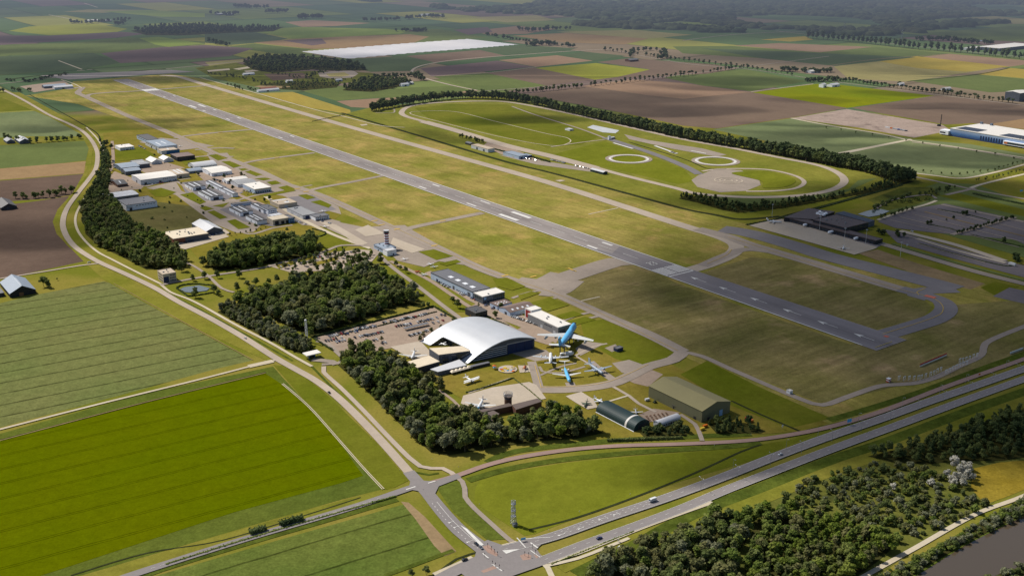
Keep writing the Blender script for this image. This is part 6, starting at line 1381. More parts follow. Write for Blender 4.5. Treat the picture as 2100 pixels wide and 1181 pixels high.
plane('fighter_jet', 'dark green fighter jet on the concrete display pad', (1199, 833), (1204, 823), 1.8, 12, .75, 10, top='green', belly='grey', wing='green', chord=3.6, tipchord=1.2, sweep=2.4, xw=-.05, wz=0, dih=-.2, tspan=4.6, fin=2.4)
plane('trainer_plane', 'small silver propeller plane by the picnic terrace', (1305, 847), (1303, 839), 1.7, 9, .65, 12.5, top='silver', belly='silver', wing='wing', chord=2.2, tipchord=1.1, xw=.12, wz=-.5, dih=.6, eng=((0, 4.2, .55),), tspan=4, fin=1.7)
plane('business_plane', 'small white propeller plane on the pale terminal apron', (1728, 512), (1731, 504), 2.2, 14, .85, 17, top='white', belly='white', chord=2.2, tipchord=1.1, xw=.08, wz=-.6, dih=.8, eng=((-2.6, 3.0, .55), (2.6, 3.0, .55)), tspan=5, fin=3)
plane('business_jet', 'white business jet with dark belly at the far end of the terminal apron', (1604, 455.5), (1573, 453.5), 2.6, 21, 1.1, 19, top='white', belly='dkgrey', chord=3, tipchord=1.1, sweep=2.6, xw=-.02, wz=-.6, dih=.8, eng=((-2.0, -6, .6, .4), (2.0, -6, .6, .4)), engtype='jet', tspan=7, fin=3.4, ttail=True)
for lab, nz, tl, tp in [('white light aircraft on the dark apron beside the clubhouse', (664, 435), (659, 431), 'white'), ('white light aircraft on the pale apron edge', (669, 466), (664, 463), 'white'), ('white light aircraft by the grass patch below the control tower', (831, 533), (826, 529.5), 'white'), ('silver light aircraft in front of the long pale blue hangar, left one', (884, 543), (879, 540), 'silver'), ('dark light aircraft in front of the long pale blue hangar, right one', (892, 549), (887, 545), 'dkgrey'), ('white glider trailer plane at the long hangar yard', (874, 562), (865, 565), 'white'), ('white light aircraft on the far hangar apron', (372, 301), (366, 298.5), 'white'), ('red light aircraft at the hangar yard fence', (859, 556), (853, 559), 'red')]:
 plane('light_aircraft', lab, nz, tl, 1.4, 8.2, .6, 11, top=tp, belly=tp, wing='white' if tp != 'red' else 'red', chord=1.6, tipchord=1.2, xw=.14, wz=.8, dih=.3, eng=((0, 3.6, .45),), tspan=3.4, fin=1.4)
plane('sport_plane', 'small white plane hanging in the open corner of the museum', (905, 704), (913, 707), 4.5, 8, .7, 10, top='white', belly='white', chord=1.9, tipchord=1.2, xw=.12, wz=.7, dih=.3, tspan=3.6, fin=1.6, gear=True)
hc = at(1076.5, 757.5)
ht = thing('helicopter', 'orange helicopter on a white square pad', 'helicopter', (hc.x, hc.y, GZ), 1.2)
q = MB(); q.loft([[(x, w * math.cos(2 * math.pi * i / 12), 1.7 + w * .95 * math.sin(2 * math.pi * i / 12)) for i in range(12)] for x, w in ((-2.6, .5), (-1.6, 1.2), (0, 1.5), (1.6, 1.35), (2.8, .8), (3.3, .2))]); q.build('fuselage', P_['orange'], ht, True)
q = MB(); q.tube((-2.2, 0, 2.1), (-7.5, 0, 2.5), .42, .18); q.build('tail_boom', P_['orange'], ht)
q = MB(); q.box(-7.6, -.06, 2.4, -6.8, .06, 4.0); q.build('fin', P_['white'], ht)
q = MB(); q.tube((0, 0, 3.0), (0, 0, 3.7), .16); q.build('rotor_mast', P_['black'], ht)
q = MB()
for k in range(4):
 a_ = k * math.pi / 2 + .5
 q.add([(math.cos(a_) * .3 - math.sin(a_) * .2, math.sin(a_) * .3 + math.cos(a_) * .2, 3.7), (math.cos(a_) * .3 + math.sin(a_) * .2, math.sin(a_) * .3 - math.cos(a_) * .2, 3.7), (math.cos(a_) * 6 + math.sin(a_) * .2, math.sin(a_) * 6 - math.cos(a_) * .2, 3.55), (math.cos(a_) * 6 - math.sin(a_) * .2, math.sin(a_) * 6 + math.cos(a_) * .2, 3.55)], [(0, 1, 2, 3)])
q.build('rotor_blades', P_['black'], ht)
for y in (-1.1, 1.1): q = MB(); q.tube((-2, y, .15), (2.2, y, .15), .1); q.tube((-1, y, .15), (-1, y * .7, .9), .07); q.tube((1, y, .15), (1, y * .7, .9), .07); q.build('skid', P_['silver'], ht)
# cockpit sections standing under the jumbo's tail
for lab, (px, py), s_, L_ in [('small white cockpit section near the jumbo tail', (1154, 729), 1.5, 5), ('large white cockpit section near the jumbo tail', (1168, 730), 2.5, 9)]:
 c = at(px, py)
 t = thing('cockpit_section', lab, 'aircraft nose', (c.x, c.y, .4), .3)
 q = MB(); q.loft([[(x, s_ * w * math.cos(2 * math.pi * i / 14), s_ + s_ * w * math.sin(2 * math.pi * i / 14)) for i in range(14)] for x, w in ((-L_ / 2, 1), (0, 1), (L_ * .25, .9), (L_ * .42, .6), (L_ * .5, .15))]); q.build('nose_shell', P_['white'], t, True)
 q = MB(); q.box(L_ * .2, -s_ * .6, s_ * 1.55, L_ * .34, s_ * .6, s_ * 1.8); q.build('cockpit_window', P_['black'], t)
 q = MB(); q.box(-L_ * .3, -s_ * .5, -.35, L_ * .2, s_ * .5, .3); q.build('stand', B['slate'], t)
# museum yard pieces
c = at(1041, 758)
t = thing('playground_disc', 'round pale playground with coloured floor shapes', 'playground', (c.x, c.y, GZ))
q = MB(); q.tube((0, 0, -.3), (0, 0, .05), 9.5, n=40); q.build('base', G['concrete'], t)
rr = random.Random(4)
for i in range(14):
 q = MB(); x, y = rr.uniform(-7, 7), rr.uniform(-7, 7); q.tube((x, y, .05), (x, y, rr.uniform(.12, .9)), rr.uniform(.8, 2.0), n=9); q.build('play_piece', P_[['yellow', 'orange', 'sky', 'yellow', 'sand'][i % 5]], t)
c = at(1014, 757)
t = thing('play_tower', 'orange and blue climbing frame beside the playground', 'playground tower', (c.x, c.y, .3))
for x, y in ((-1.5, -1.5), (1.5, -1.5), (1.5, 1.5), (-1.5, 1.5)): q = MB(); q.tube((x, y, 0), (x, y, 3.4), .12, n=6); q.build('post', P_['orange'], t)
q = MB(); q.box(-1.6, -1.6, 1.6, 1.6, 1.6, 1.8); q.build('platform', P_['sky'], t)
q = MB(); q.add([(-1.9, -1.9, 3.4), (1.9, -1.9, 3.4), (1.9, 1.9, 3.4), (-1.9, 1.9, 3.4), (0, 0, 4.8)], [(0, 1, 4), (1, 2, 4), (2, 3, 4), (3, 0, 4), (3, 2, 1, 0)]); q.build('roof', P_['orange'], t)
q = MB(); q.add([(1.6, -.5, 1.7), (1.6, .5, 1.7), (5, .5, .1), (5, -.5, .1)], [(0, 1, 2, 3)]); q.build('slide', P_['sky'], t)
tab0 = None
for i in range(16):
 c = at(1326 + (i % 6) * 8 + (i // 6) * 3, 856 - (i % 6) * 1.4 + (i // 6) * 4)
 if tab0 is None:
  tab0 = thing('picnic_table', 'wooden picnic table on the pinkish terrace', 'picnic table', (c.x, c.y, GZ), ROT, 'picnic tables on the terrace')
  q = MB(); q.box(-1, -.4, .7, 1, .4, .78); q.build('table_top', B['wood'], tab0)
  for y in (-.85, .6): q = MB(); q.box(-1, y, .42, 1, y + .25, .48); q.build('bench', B['wood'], tab0)
  q = MB(); q.box(-.8, -.8, 0, -.7, .8, .42); q.box(.7, -.8, 0, .8, .8, .42); q.box(-.75, -.1, .4, .75, .1, .7); q.build('frame', B['wood'], tab0)
 else:
  o = copy_tree(tab0); o.location = (c.x, c.y, GZ); o.rotation_euler.z = ROT + i * .3
c = at(1343, 826)
t = thing('radar_gun', 'dark green anti aircraft gun on the grass by the olive hangar', 'gun', (c.x, c.y, .2), .6)
q = MB(); q.tube((0, 0, 1.6), (5.2, 0, 3.2), .16, .1); q.build('barrel', P_['green'], t)
q = MB(); q.box(-1.6, -1, .7, 1.4, 1, 1.4); q.box(-.8, -.7, 1.4, .6, .7, 2.6); q.build('carriage', P_['green'], t)
for x, y in ((-1.2, -1.1), (-1.2, 1.1), (1.1, -1.1), (1.1, 1.1)): q = MB(); q.tube((x, y - .15, .55), (x, y + .15, .55), .55, n=12); q.build('wheel', B['rubber'], t)
for lab, px, py, cc in [('white equipment trailer near the gun', 1327, 822, 'white'), ('yellow construction vehicle at the path end', 1440, 882, 'yellow'), ('orange skip by the conifers right of the olive hangar', 1540, 866, 'orange'), ('orange machine beside the path to the service road', 1446, 876, 'orange'), ('red box trailer beside the far conifers', 1533, 860, 'red')]:
 c = at(px, py)
 t = thing('trailer', lab, 'trailer', (c.x, c.y, .2), .5)
 q = MB(); q.box(-2.2, -1, .6, 2.2, 1, 2.4); q.build('body', P_[cc], t)
 for x in (-1.3, 1.3):
  for y in (-1.05, 1.05): q = MB(); q.tube((x, y - .12, .4), (x, y + .12, .4), .4, n=10); q.build('wheel', B['rubber'], t)
# ------------------------------------------------------------------ cars
def car_parts(kind):
 L, W, H = dict(car=(4.5, 1.85, 1.45), van=(6.2, 2.2, 2.6), truck=(9.5, 2.5, 3.4))[kind]
 body = MB()
 if kind == 'car':
  pr = [(-2.25, .35), (2.2, .35), (2.25, .75), (1.2, .92), (-1.75, .95), (-2.2, .85)]
  body.loft([[(x, y * (.93 if i in (0, 3) else 1), z) for x, z in pr] for i, y in enumerate((-.92, -.8, .8, .92))])
  cab = [(1.15, .9), (.35, 1.42), (-1.25, 1.45), (-1.85, .93)]
  glass = MB(); glass.loft([[(x * .98, y * (1 if z < 1 else .86), z) for x, z in cab] for y in (-.84, .84)])
  roof = MB(); roof.box(-1.2, -.68, 1.43, .32, .68, 1.50)
 else:
  x1 = L / 2
  body.box(-L / 2, -W / 2, .45, x1 - 1.6, W / 2, H)
  body.loft([[(x1 - 1.6, y, .45), (x1, y, .45), (x1, y, 1.2), (x1 - .7, y, H * .92), (x1 - 1.6, y, H * .95)] for y in (-W / 2, W / 2)])
  glass = MB(); glass.loft([[(x1 - .02, y, 1.25), (x1 + .03, y, 1.3), (x1 - .62, y, H * .88), (x1 - .72, y, H * .86)] for y in (-W * .44, W * .44)])
  roof = MB(); roof.box(-L / 2 + .1, -W / 2 + .1, H, x1 - 1.7, W / 2 - .1, H + .06)
 wh = []
 for x in (L * .32, -L * .31):
  for y in (-1, 1):
   q = MB(); r = .33 if kind == 'car' else .45
   q.tube((x, y * (W / 2 - .2) - .11, r), (x, y * (W / 2 - .2) + .11, r), r, n=12); wh.append(q)
 return body, glass, roof, wh
CARCOL = {k: gloss('car_paint_' + k, c, .25) for k, c in [('white', S(232, 232, 232)), ('black', S(40, 42, 46)), ('grey', S(120, 124, 128)), ('silver', S(186, 190, 194)), ('blue', S(52, 78, 132)), ('red', S(168, 42, 36)), ('dark blue', S(30, 40, 92))]}
_car = {}
def vehicle(kind, colr, px, py, toward, label, name=None):
 """a vehicle on the road with all its parts"""
 c, d = at(px, py), at(*toward) - at(px, py)
 t = thing(name or kind, label, kind, (c.x, c.y, GZ), math.atan2(d.y, d.x))
 body, glass, roof, wh = car_parts(kind)
 body.build('body', CARCOL[colr], t)
 glass.build('window', B['glass'], t)
 roof.build('roof', CARCOL[colr], t)
 for q in wh: q.build('wheel', B['rubber'], t)
 return t
for a in [('car', 'white', 1600, 934, (1500, 972), 'white car on the upper carriageway beyond the van'), ('van', 'white', 1338, 1029, (1234, 1064), 'white van with dark windscreen on the upper carriageway'), ('car', 'dark blue', 1229, 1106, (1300, 1081), 'dark blue car on the lower carriageway'),
   ('car', 'black', 977, 1118, (996, 1134), 'black car waiting at the junction, rear one'), ('car', 'grey', 986, 1125, (1000, 1138), 'grey car waiting at the junction, front one'), ('car', 'black', 953, 1150, (980, 1140), 'black car on the pale bus bay'), ('car', 'black', 675, 807, (650, 783), 'dark car on the country road beside the crop field'),
   ('car', 'white', 503, 695, (434, 655), 'white car on the country road near the tree strip'), ('car', 'silver', 183, 540, (120, 552), 'silver car at the farm road junction'), ('car', 'grey', 1272, 1124, (1236, 1136), 'small grey car by the lay-by'), ('truck', 'white', 2075, 545, (2000, 524), 'white truck on the terminal service road'), ('car', 'white', 1870, 476, (1900, 484), 'white car on the bus lane')]:
 vehicle(*a)
def parked(px, py, heading, rnd, where, world=None):
 c = world or at(px, py)
 colr = rnd.choices(['white', 'black', 'grey', 'silver', 'blue', 'red'], [28, 30, 18, 14, 7, 4])[0]
 if colr not in _car:
  body, glass, roof, wh = car_parts('car')
  mb = MB()
  for q, mi in ((body, 0), (roof, 0), (glass, 1)): mb.add(q.v, q.f, mi)
  for q in wh: mb.add(q.v, q.f, 2)
  _car[colr] = mb.mesh('parked_car', [CARCOL[colr], B['glass'], B['rubber']])
 o = link('parked_car', _car[colr])
 o.location = (c.x, c.y, GZ)
 o.rotation_euler = (0, 0, heading + rnd.choice((0, math.pi)) + rnd.uniform(-.05, .05))
 tag(o, '%s car parked %s' % (colr, where), 'car', '%s cars parked %s' % (colr, where))
pr_ = random.Random(21)
for where, rows in [('in the museum car park', [((676, 692), (774, 668), .45), ((668, 701), (700, 694), .5), ((708, 687), (732, 681), .9), ((728, 677), (770, 671), .8), ((690, 703), (706, 699), .9), ((728, 694), (752, 688), .8), ((752, 690), (784, 682), .9), ((744, 701), (752, 699), .9), ((766, 700), (772, 698), .9), ((778, 708), (790, 704), .8),
            ((786, 663), (810, 658), .8), ((810, 661), (838, 652), .85), ((834, 656), (874, 645), .8), ((812, 671), (832, 667), .9), ((832, 668), (866, 660), .6), ((868, 660), (896, 653), .95), ((888, 664), (908, 659), .8), ((840, 690), (862, 684), .8), ((868, 682), (884, 677), .8), ((905, 647), (912, 648), .6)]),
     ('in front of the white hall beside the jumbo', [((1050, 650), (1104, 668), .8)]), ('along the long pale blue hangar', [((900, 581), (918, 590), .7), ((944, 603), (950, 606), .7), ((961, 609), (975, 616), .8)]), ('beside the test track', [((1130, 329), (1160, 336), .7), ((1175, 340), (1206, 347), .5), ((1080, 326), (1100, 330), .8)]),
     ('in front of the brick hall', [((362, 503), (425, 489), .6)]), ('on the pale parking among the trees', [((640, 532), (690, 521), .5), ((706, 522), (740, 514), .6), ((560, 552), (620, 540), .3)]), ('on the yard of the hangar street', [((436, 368), (470, 378), .5), ((500, 392), (520, 398), .5)]), ('at the clubhouse', [((646, 452), (680, 460), .5)]), ('along the hangar lanes', [((300, 382), (360, 371), .35), ((232, 330), (236, 346), .4), ((285, 300), (300, 308), .5), ((600, 452), (628, 462), .5), ((560, 436), (580, 440), .5), ((216, 430), (236, 436), .5), ((420, 488), (458, 478), .5), ((324, 495), (350, 510), .4)]), ('by the dark villa', [((996, 628), (1010, 634), .6)])]:
 for a, b_, pf in rows:
  A_, B__ = at(*a), at(*b_)
  d = (B__ - A_)
  n_ = max(1, int(d.length / 2.7))
  for i in range(n_ + 1):
   if pr_.random() < pf: parked(0, 0, math.atan2(d.y, d.x) + math.pi / 2, pr_, where, A_ + d * (i / n_))
# covered parking pergola in the car park
c, c2 = at(829, 678), at(878, 667)
d = c2 - c
t = thing('carport', 'long grey carport roof in the museum car park', 'carport', (c.x, c.y, 0), math.atan2(d.y, d.x))
q = MB(); q.box(0, -2.6, 2.7, d.length, 2.6, 3.0); q.build('roof', B['r_slate'], t)
for i in range(8): q = MB(); q.tube((d.length * (i + .5) / 8, 0, 0), (d.length * (i + .5) / 8, 0, 2.7), .14, n=6); q.build('post', B['steel'], t)
# ------------------------------------------------------------------ masts, lamps, signs
def lattice(name, label, base, h, w0, w1, mat, extra=None, z=.3):
 c = at(*base)
 t = thing(name, label, 'mast', (c.x, c.y, z), .5)
 cs = [(-1, -1), (1, -1), (1, 1), (-1, 1)]
 for x, y in cs:
  q = MB(); q.tube((x * w0, y * w0, 0), (x * w1, y * w1, h), .16, .09, 6); q.build('leg', mat, t)
 q = MB()
 n = max(5, int(h / 2.4))
 for k in range(n):
  z0, z1 = h * k / n, h * (k + 1) / n
  a0, a1 = w0 + (w1 - w0) * k / n, w0 + (w1 - w0) * (k + 1) / n
  for i in range(4):
   (xa, ya), (xb, yb) = cs[i], cs[(i + 1) % 4]
   q.tube((xa * a0, ya * a0, z0), (xb * a1, yb * a1, z1), .07, n=4, cap=False)
   q.tube((xb * a0, yb * a0, z0), (xa * a1, ya * a1, z1), .07, n=4, cap=False)
   q.tube((xa * a1, ya * a1, z1), (xb * a1, yb * a1, z1), .07, n=4, cap=False)
 q.build('bracing', mat, t)
 if extra: extra(t, h)
 return t
def antennas(t, h):
 for k, (z, a) in enumerate([(h - 1.5, 0), (h - 1.5, 2.1), (h - 1.5, 4.2), (h - 6, 1), (h - 6, 3.1), (h - 7, 5.2), (h - 11, .5)]):
  q = MB(); r = 1.5
  q.box(r * math.cos(a) - .25, r * math.sin(a) - .25, z - 1.1, r * math.cos(a) + .25, r * math.sin(a) + .25, z + 1.1); q.build('antenna', P_['silver'], t)
 for z in (h - 3, h - 8.5, h - 13):
  q = MB(); q.tube((0, 0, z), (0, 0, z + .15), 1.9, n=10); q.build('platform', B['galv'], t)
lattice('lattice_mast', 'grey lattice radio mast with antennas standing in the meadow', (1053, 1075), 19.5, 1.7, .8, B['steel'], antennas)
c = at(1056, 1079)
t = thing('equipment_cabinet', 'grey equipment cabinet at the foot of the meadow mast', 'cabinet', (c.x, c.y, .3), .5)
q = MB(); q.box(-1.6, -1, 0, 1.6, 1, 2.1); q.build('casing', B['galv'], t)
q = MB(); q.box(-1.8, -1.2, 2.1, 1.8, 1.2, 2.3); q.build('roof', B['slate'], t)
def ball_top(t, h):
 q = MB(); q.loft([[(1.3 * math.sin(math.pi * k / 6) * math.cos(2 * math.pi * i / 12), 1.3 * math.sin(math.pi * k / 6) * math.sin(2 * math.pi * i / 12), h + 1.2 - 1.3 * math.cos(math.pi * k / 6)) for i in range(12)] for k in range(1, 6)]); q.build('radome', P_['white'], t, True)
lattice('lattice_mast', 'slim white lattice mast with a ball on top behind the filling station', (629.5, 700), 22, 1.1, .8, P_['white'], ball_top)
for lab, b_, h_ in [('electricity pylon behind the upper right avenue', (1849, 84), 46), ('distant electricity pylon at the edge of the far wood', (1731, 66), 44)]:
 def arms(t, h):
  for z, w in ((h - 3, 7), (h - 10, 10), (h - 17, 8)):
   q = MB(); q.tube((-w, 0, z), (w, 0, z), .3, n=5); q.tube((-w, 0, z), (0, 0, z + 2.4), .2, n=5); q.tube((w, 0, z), (0, 0, z + 2.4), .2, n=5); q.build('cross_arm', B['galv'], t)
 lattice('pylon', lab, b_, h_, 3.6, .6, B['galv'], arms)
c = at(1925.5, 259)
t = thing('piling_rig', 'dark piling rig with tall mast on the building plot', 'rig', (c.x, c.y, .2), .4)
q = MB(); q.box(-3.5, -2, 1.2, 3.5, 2, 4); q.build('cabin', P_['black'], t)
for y in (-2.2, 1.4): q = MB(); q.box(-4, y, 0, 4, y + .8, 1.2); q.build('track', B['rubber'], t)
q = MB(); q.box(3.6, -.6, 0, 4.8, .6, 26); q.build('mast', P_['black'], t)
for i in range(9):
 c = at(1818 + i * 5, 262.5 + i * .9)
 cc = ['white', 'white', 'orange', 'silver', 'white', 'blue', 'silver', 'white', 'dkgrey'][i]
 t = thing('site_container', '%s site container in the row on the building plot' % {'dkgrey': 'dark grey'}.get(cc, cc), 'container', (c.x, c.y, .2), -.9 + i * .05, '%s site containers on the building plot' % cc)
 q = MB(); q.box(-3, -1.25, 0, 3, 1.25, 2.6); q.build('box', P_[cc], t)
 q = MB(); q.box(2.98, -1.1, .1, 3.06, 1.1, 2.4); q.build('door', P_['grey'], t)
lamp0 = None
LINE = smooth([at(*p) for p in [(1437, 1006), (1503, 984), (1566, 960), (1630, 936), (1700, 909), (1800, 873), (1900, 836), (2000, 800), (2130, 752)]], step=4)
acc, last = 0.0, None
spots = []
for a_, b_ in zip(LINE[:-1], LINE[1:]):
 if acc <= 0: spots.append((a_, b_ - a_)); acc = 36.0
 acc -= (b_ - a_).length
for i, (p, d) in enumerate(spots):
 if lamp0 is None:
  lamp0 = thing('street_lamp', 'tall double armed street lamp on the grass median of the main road', 'street lamp', (p.x, p.y, .4), 0, 'double armed lamps on the main road median')
  q = MB(); q.tube((0, 0, 0), (0, 0, 10.5), .14, .08, 8); q.build('pole', B['steel'], lamp0)
  for s in (-1, 1):
   q = MB(); q.tube((0, 0, 10.3), (0, s * 1.9, 10.9), .07, .05, 6); ar = q.build('arm', B['steel'], lamp0)
   q = MB(); q.box(-.2, s * 2.3 - .5, 10.82, .2, s * 2.3 + .5, 11.0); q.build('lamp_head', P_['silver'], ar)
  o = lamp0
 else:
  o = copy_tree(lamp0)
  o.location = (p.x, p.y, .4)
 o.rotation_euler.z = math.atan2(d.y, d.x)
sl0 = None
for i, (x, y) in enumerate([(1503, 963), (1612, 921), (1677, 896), (1760, 866), (1850, 834), (1927, 808), (1980, 786), (2062, 757)]):
 p = at(x, y)
 if sl0 is None:
  sl0 = thing('street_lamp', 'single armed street lamp on the outer verge of the main road', 'street lamp', (p.x, p.y, .4), 0, 'single armed lamps on the main road verge')
  q = MB(); q.tube((0, 0, 0), (0, 0, 9), .12, .07, 8); q.build('pole', B['steel'], sl0)
  q = MB(); q.tube((0, 0, 8.9), (0, -1.6, 9.3), .06, .05, 6); q.build('arm', B['steel'], sl0)
  q = MB(); q.box(-.18, -2.4, 9.25, .18, -1.5, 9.4); q.build('lamp_head', P_['silver'], sl0)
  o = sl0
 else:
  o = copy_tree(sl0); o.location = (p.x, p.y, .4)
 o.rotation_euler.z = math.radians(35)
# approach lights
ap0 = None
for i, (x, y) in enumerate([(1843, 780), (1854, 781), (1864, 780), (1874, 780), (1883, 779), (1889, 778), (1898, 775), (1908, 772), (1915, 769), (1922, 765), (1929, 762), (1940, 767), (1947, 764), (1954, 760), (1961, 757), (1968, 754), (1975, 751), (1982, 749), (1968, 744), (1974, 743), (1981, 741), (1988, 739), (1996, 735), (2003, 733)]):
 p = at(x, y)
 if ap0 is None:
  ap0 = thing('approach_light', 'white approach light frame in the row beyond the runway end', 'approach light', (p.x, p.y, .3), ROT, 'approach lights beyond the runway end')
  for xx in (-1.2, 1.2): q = MB(); q.tube((xx, 0, 0), (xx, 0, 4.2), .22, n=6); q.build('post', P_['white'], ap0)
  q = MB(); q.box(-1.7, -.25, 3.9, 1.7, .25, 4.35); q.build('crossbar', P_['white'], ap0)
  q = MB()
  for xx in (-1.4, -.5, .5, 1.4): q.box(xx - .15, -.2, 4.35, xx + .15, .2, 4.7)
  q.build('lamp_heads', P_['silver'], ap0)
 else: copy_tree(ap0).location = (p.x, p.y, .3)
for nm, lab, a, b_, h_, c1, c2 in [('localizer_antenna', 'long red and white antenna board past the runway end', (1886, 753), (1941, 730), 3.2, 'red', 'white'), ('barrier_board', 'white board fence at the airfield corner by the main road', (2071, 727), (2098, 717), 2.4, 'white', 'silver'), ('end_light_bar', 'low yellow light bar at the near runway end', (1795, 714), (1829, 702), .9, 'yellow', 'sand')]:
 A_, B__ = at(*a), at(*b_)
 d = B__ - A_
 t = thing(nm, lab, 'antenna' if 'anten' in nm else 'barrier', (A_.x, A_.y, .3), math.atan2(d.y, d.x))
 n_ = 9
 q = MB(); q.box(0, -.15, h_ * .55, d.length, .15, h_, 0); q.build('upper_board', P_[c1], t)
 q = MB(); q.box(0, -.16, .2, d.length, .14, h_ * .55, 0); q.build('lower_board', P_[c2], t)
 for k in range(n_): q = MB(); x = d.length * (k + .5) / n_; q.tube((x, .3, 0), (x, .3, h_), .08, n=5); q.build('post', P_['silver'], t)
c = at(1822, 785)
t = thing('equipment_hut', 'red and white chequered hut beside the perimeter road', 'hut', (c.x, c.y, .3), ROT)
q = MB()
for i in range(3):
 for k in range(3): q.box(i * 1.3, 0, k * 1.1, i * 1.3 + 1.29, 3, k * 1.1 + 1.09, (i + k) % 2)
q.build('wall', [P_['red'], P_['white']], t)
q = MB(); q.box(-.2, -.2, 3.3, 4.1, 3.2, 3.5); q.build('roof', P_['white'], t)
# road signs, traffic lights
for lab, (px, py), w_, hh, cc in [('large blue direction sign beside the reddish service road', (1741, 872), 4.5, 6, 'sky'), ('blue information board beside the junction', (1073, 1111), 3.6, 3.2, 'sky'), ('small white sign by the lay-by', (1268, 1112), 1.2, 2.4, 'white'), ('orange warning board on the service road', (2008, 772), 2.4, 3, 'orange'), ('white sign board at the olive hangar fence', (1604, 880), 1.4, 4, 'white'), ('white direction board on the fence by the terminal road', (1860, 507), 3, 4, 'white'), ('blue roofed board at the far right field edge', (2094, 396), 6, 5, 'sky')]:
 c = at(px, py)
 t = thing('road_sign', lab, 'sign', (c.x, c.y, .4), math.radians(20))
 for x in (-w_ * .35, w_ * .35): q = MB(); q.tube((x, 0, 0), (x, 0, hh), .08, n=6); q.build('post', B['steel'], t)
 q = MB(); q.box(-w_ / 2, -.12, hh * .45, w_ / 2, -.04, hh); q.build('board', P_[cc], t)
tl0 = None
for x, y in [(1000, 1124), (1008, 1130), (1014, 1136), (1020, 1141), (1076, 1141), (1084, 1143), (1010, 1160), (1016, 1164), (1024, 1168), (1098, 1138), (994, 1144), (1092, 1126)]:
 p = at(x, y)
 if tl0 is None:
  tl0 = thing('traffic_light', 'traffic light pole on the junction islands', 'traffic light', (p.x, p.y, GZ), .4, 'traffic lights at the junction')
  q = MB(); q.tube((0, 0, 0), (0, 0, 3.4), .09, n=6); q.build('pole', P_['black'], tl0)
  q = MB(); q.box(-.22, -.3, 2.5, .22, -.02, 3.5); q.build('signal_head', P_['black'], tl0)
  q = MB(); q.tube((0, -.32, 3.2), (0, -.30, 3.2), .13, n=10); q.build('lamp', P_['red'], tl0)
 else: copy_tree(tl0).location = (p.x, p.y, GZ)
bl0 = None
for i, (x, y) in enumerate([(1154, 1092), (1186, 1078), (983, 1035), (1125, 1088), (1292, 1014), (1188, 1050), (940, 958), (886, 943), (868, 1005), (640, 770), (700, 836), (760, 900), (820, 965), (1540, 892), (1465, 914)]):
 p = at(x, y)
 if bl0 is None:
  bl0 = thing('marker_post', 'white marker post on the grass verge', 'marker post', (p.x, p.y, .3), 0, 'white marker posts on the verges')
  q = MB(); q.tube((0, 0, 0), (0, 0, 1.1), .14, n=6); q.build('post', P_['white'], bl0)
  q = MB(); q.tube((0, 0, .8), (0, 0, .98), .15, n=6); q.build('reflector', P_['black'], bl0)
 else: copy_tree(bl0).location = (p.x, p.y, .3)
# terminal apron floodlights
fl0 = None
for x, y in [(1731, 497), (1583, 446), (1680, 473), (1846, 527), (1775, 500)]:
 p = at(x, y)
 if fl0 is None:
  fl0 = thing('floodlight_mast', 'tall thin floodlight mast on the terminal apron', 'floodlight', (p.x, p.y, .3), 0, 'floodlight masts of the terminal apron')
  q = MB(); q.tube((0, 0, 0), (0, 0, 20), .22, .12, 7); q.build('pole', P_['white'], fl0)
  q = MB(); q.box(-1.4, -.3, 19.4, 1.4, .3, 20.3); q.build('lamp_head', P_['silver'], fl0)
 else: copy_tree(fl0).location = (p.x, p.y, .3)
# ------------------------------------------------------------------ foliage
def leaf_mat(name, ca, cb, cc, trans=.35, s1=.11, s2=1.1, s3=.035):
 m = Mat(name)
 p = m.pos()
 n1 = m.noise(p, s1, 1.0)
 n2 = m.noise(p, s2, 2.0, .7)
 c = m.mix(m.ramp(n1, .36, .64), ca, cb)
 c = m.mix(m.math('MULTIPLY', m.ramp(m.noise(p, s3, 2.0), .5, .72), .55), c, cc)
 c = m.gain(c, m.math('MULTIPLY_ADD', n2, 1.6, .36))
 d = m.n('BsdfDiffuse', {'Color': c})
 t = m.n('BsdfTranslucent', {'Color': m.gain(c, 1.1)})
 x = m.n('MixShader', {0: trans, 1: d.outputs[0], 2: t.outputs[0]})
 m.t.links.new(x.outputs[0], m.out.inputs['Surface'])
 return m.mat
LEAF = {
 'dark': leaf_mat('leaves_dark_green', (0.079, 0.102, 0.034, 1), (0.137, 0.159, 0.052, 1), (0.149, 0.147, 0.060, 1)),
 'mid': leaf_mat('leaves_mid_green', (0.094, 0.131, 0.028, 1), (0.154, 0.187, 0.046, 1), (0.176, 0.180, 0.058, 1)),
 'olive': leaf_mat('leaves_olive_brown', (0.119, 0.125, 0.051, 1), (0.156, 0.151, 0.061, 1), (0.104, 0.116, 0.040, 1)),
 'bright': leaf_mat('leaves_fresh_green', (0.104, 0.146, 0.022, 1), (0.159, 0.189, 0.037, 1), (0.183, 0.181, 0.054, 1)),
 'silver': leaf_mat('leaves_silver', (0.361, 0.347, 0.290, 1), (0.469, 0.445, 0.378, 1), (0.289, 0.285, 0.220, 1)),
 'sage': leaf_mat('leaves_grey_sage', (0.137, 0.148, 0.085, 1), (0.192, 0.195, 0.114, 1), (0.121, 0.135, 0.062, 1)),
 'far': leaf_mat('leaves_far_wood', (0.055, 0.078, 0.036, 1), (0.094, 0.118, 0.050, 1), (0.115, 0.124, 0.060, 1)),
 'conifer_shade': leaf_mat('needles_and_shaded_leaves', (0.044, 0.064, 0.026, 1), (0.073, 0.097, 0.038, 1), (0.084, 0.095, 0.042, 1)),  # also puts the windbreak's shaded side into leaf colour
 'gold': leaf_mat('leaves_golden', (0.293, 0.220, 0.037, 1), (0.366, 0.268, 0.049, 1), (0.244, 0.195, 0.049, 1)),
}
m = Mat('bark')
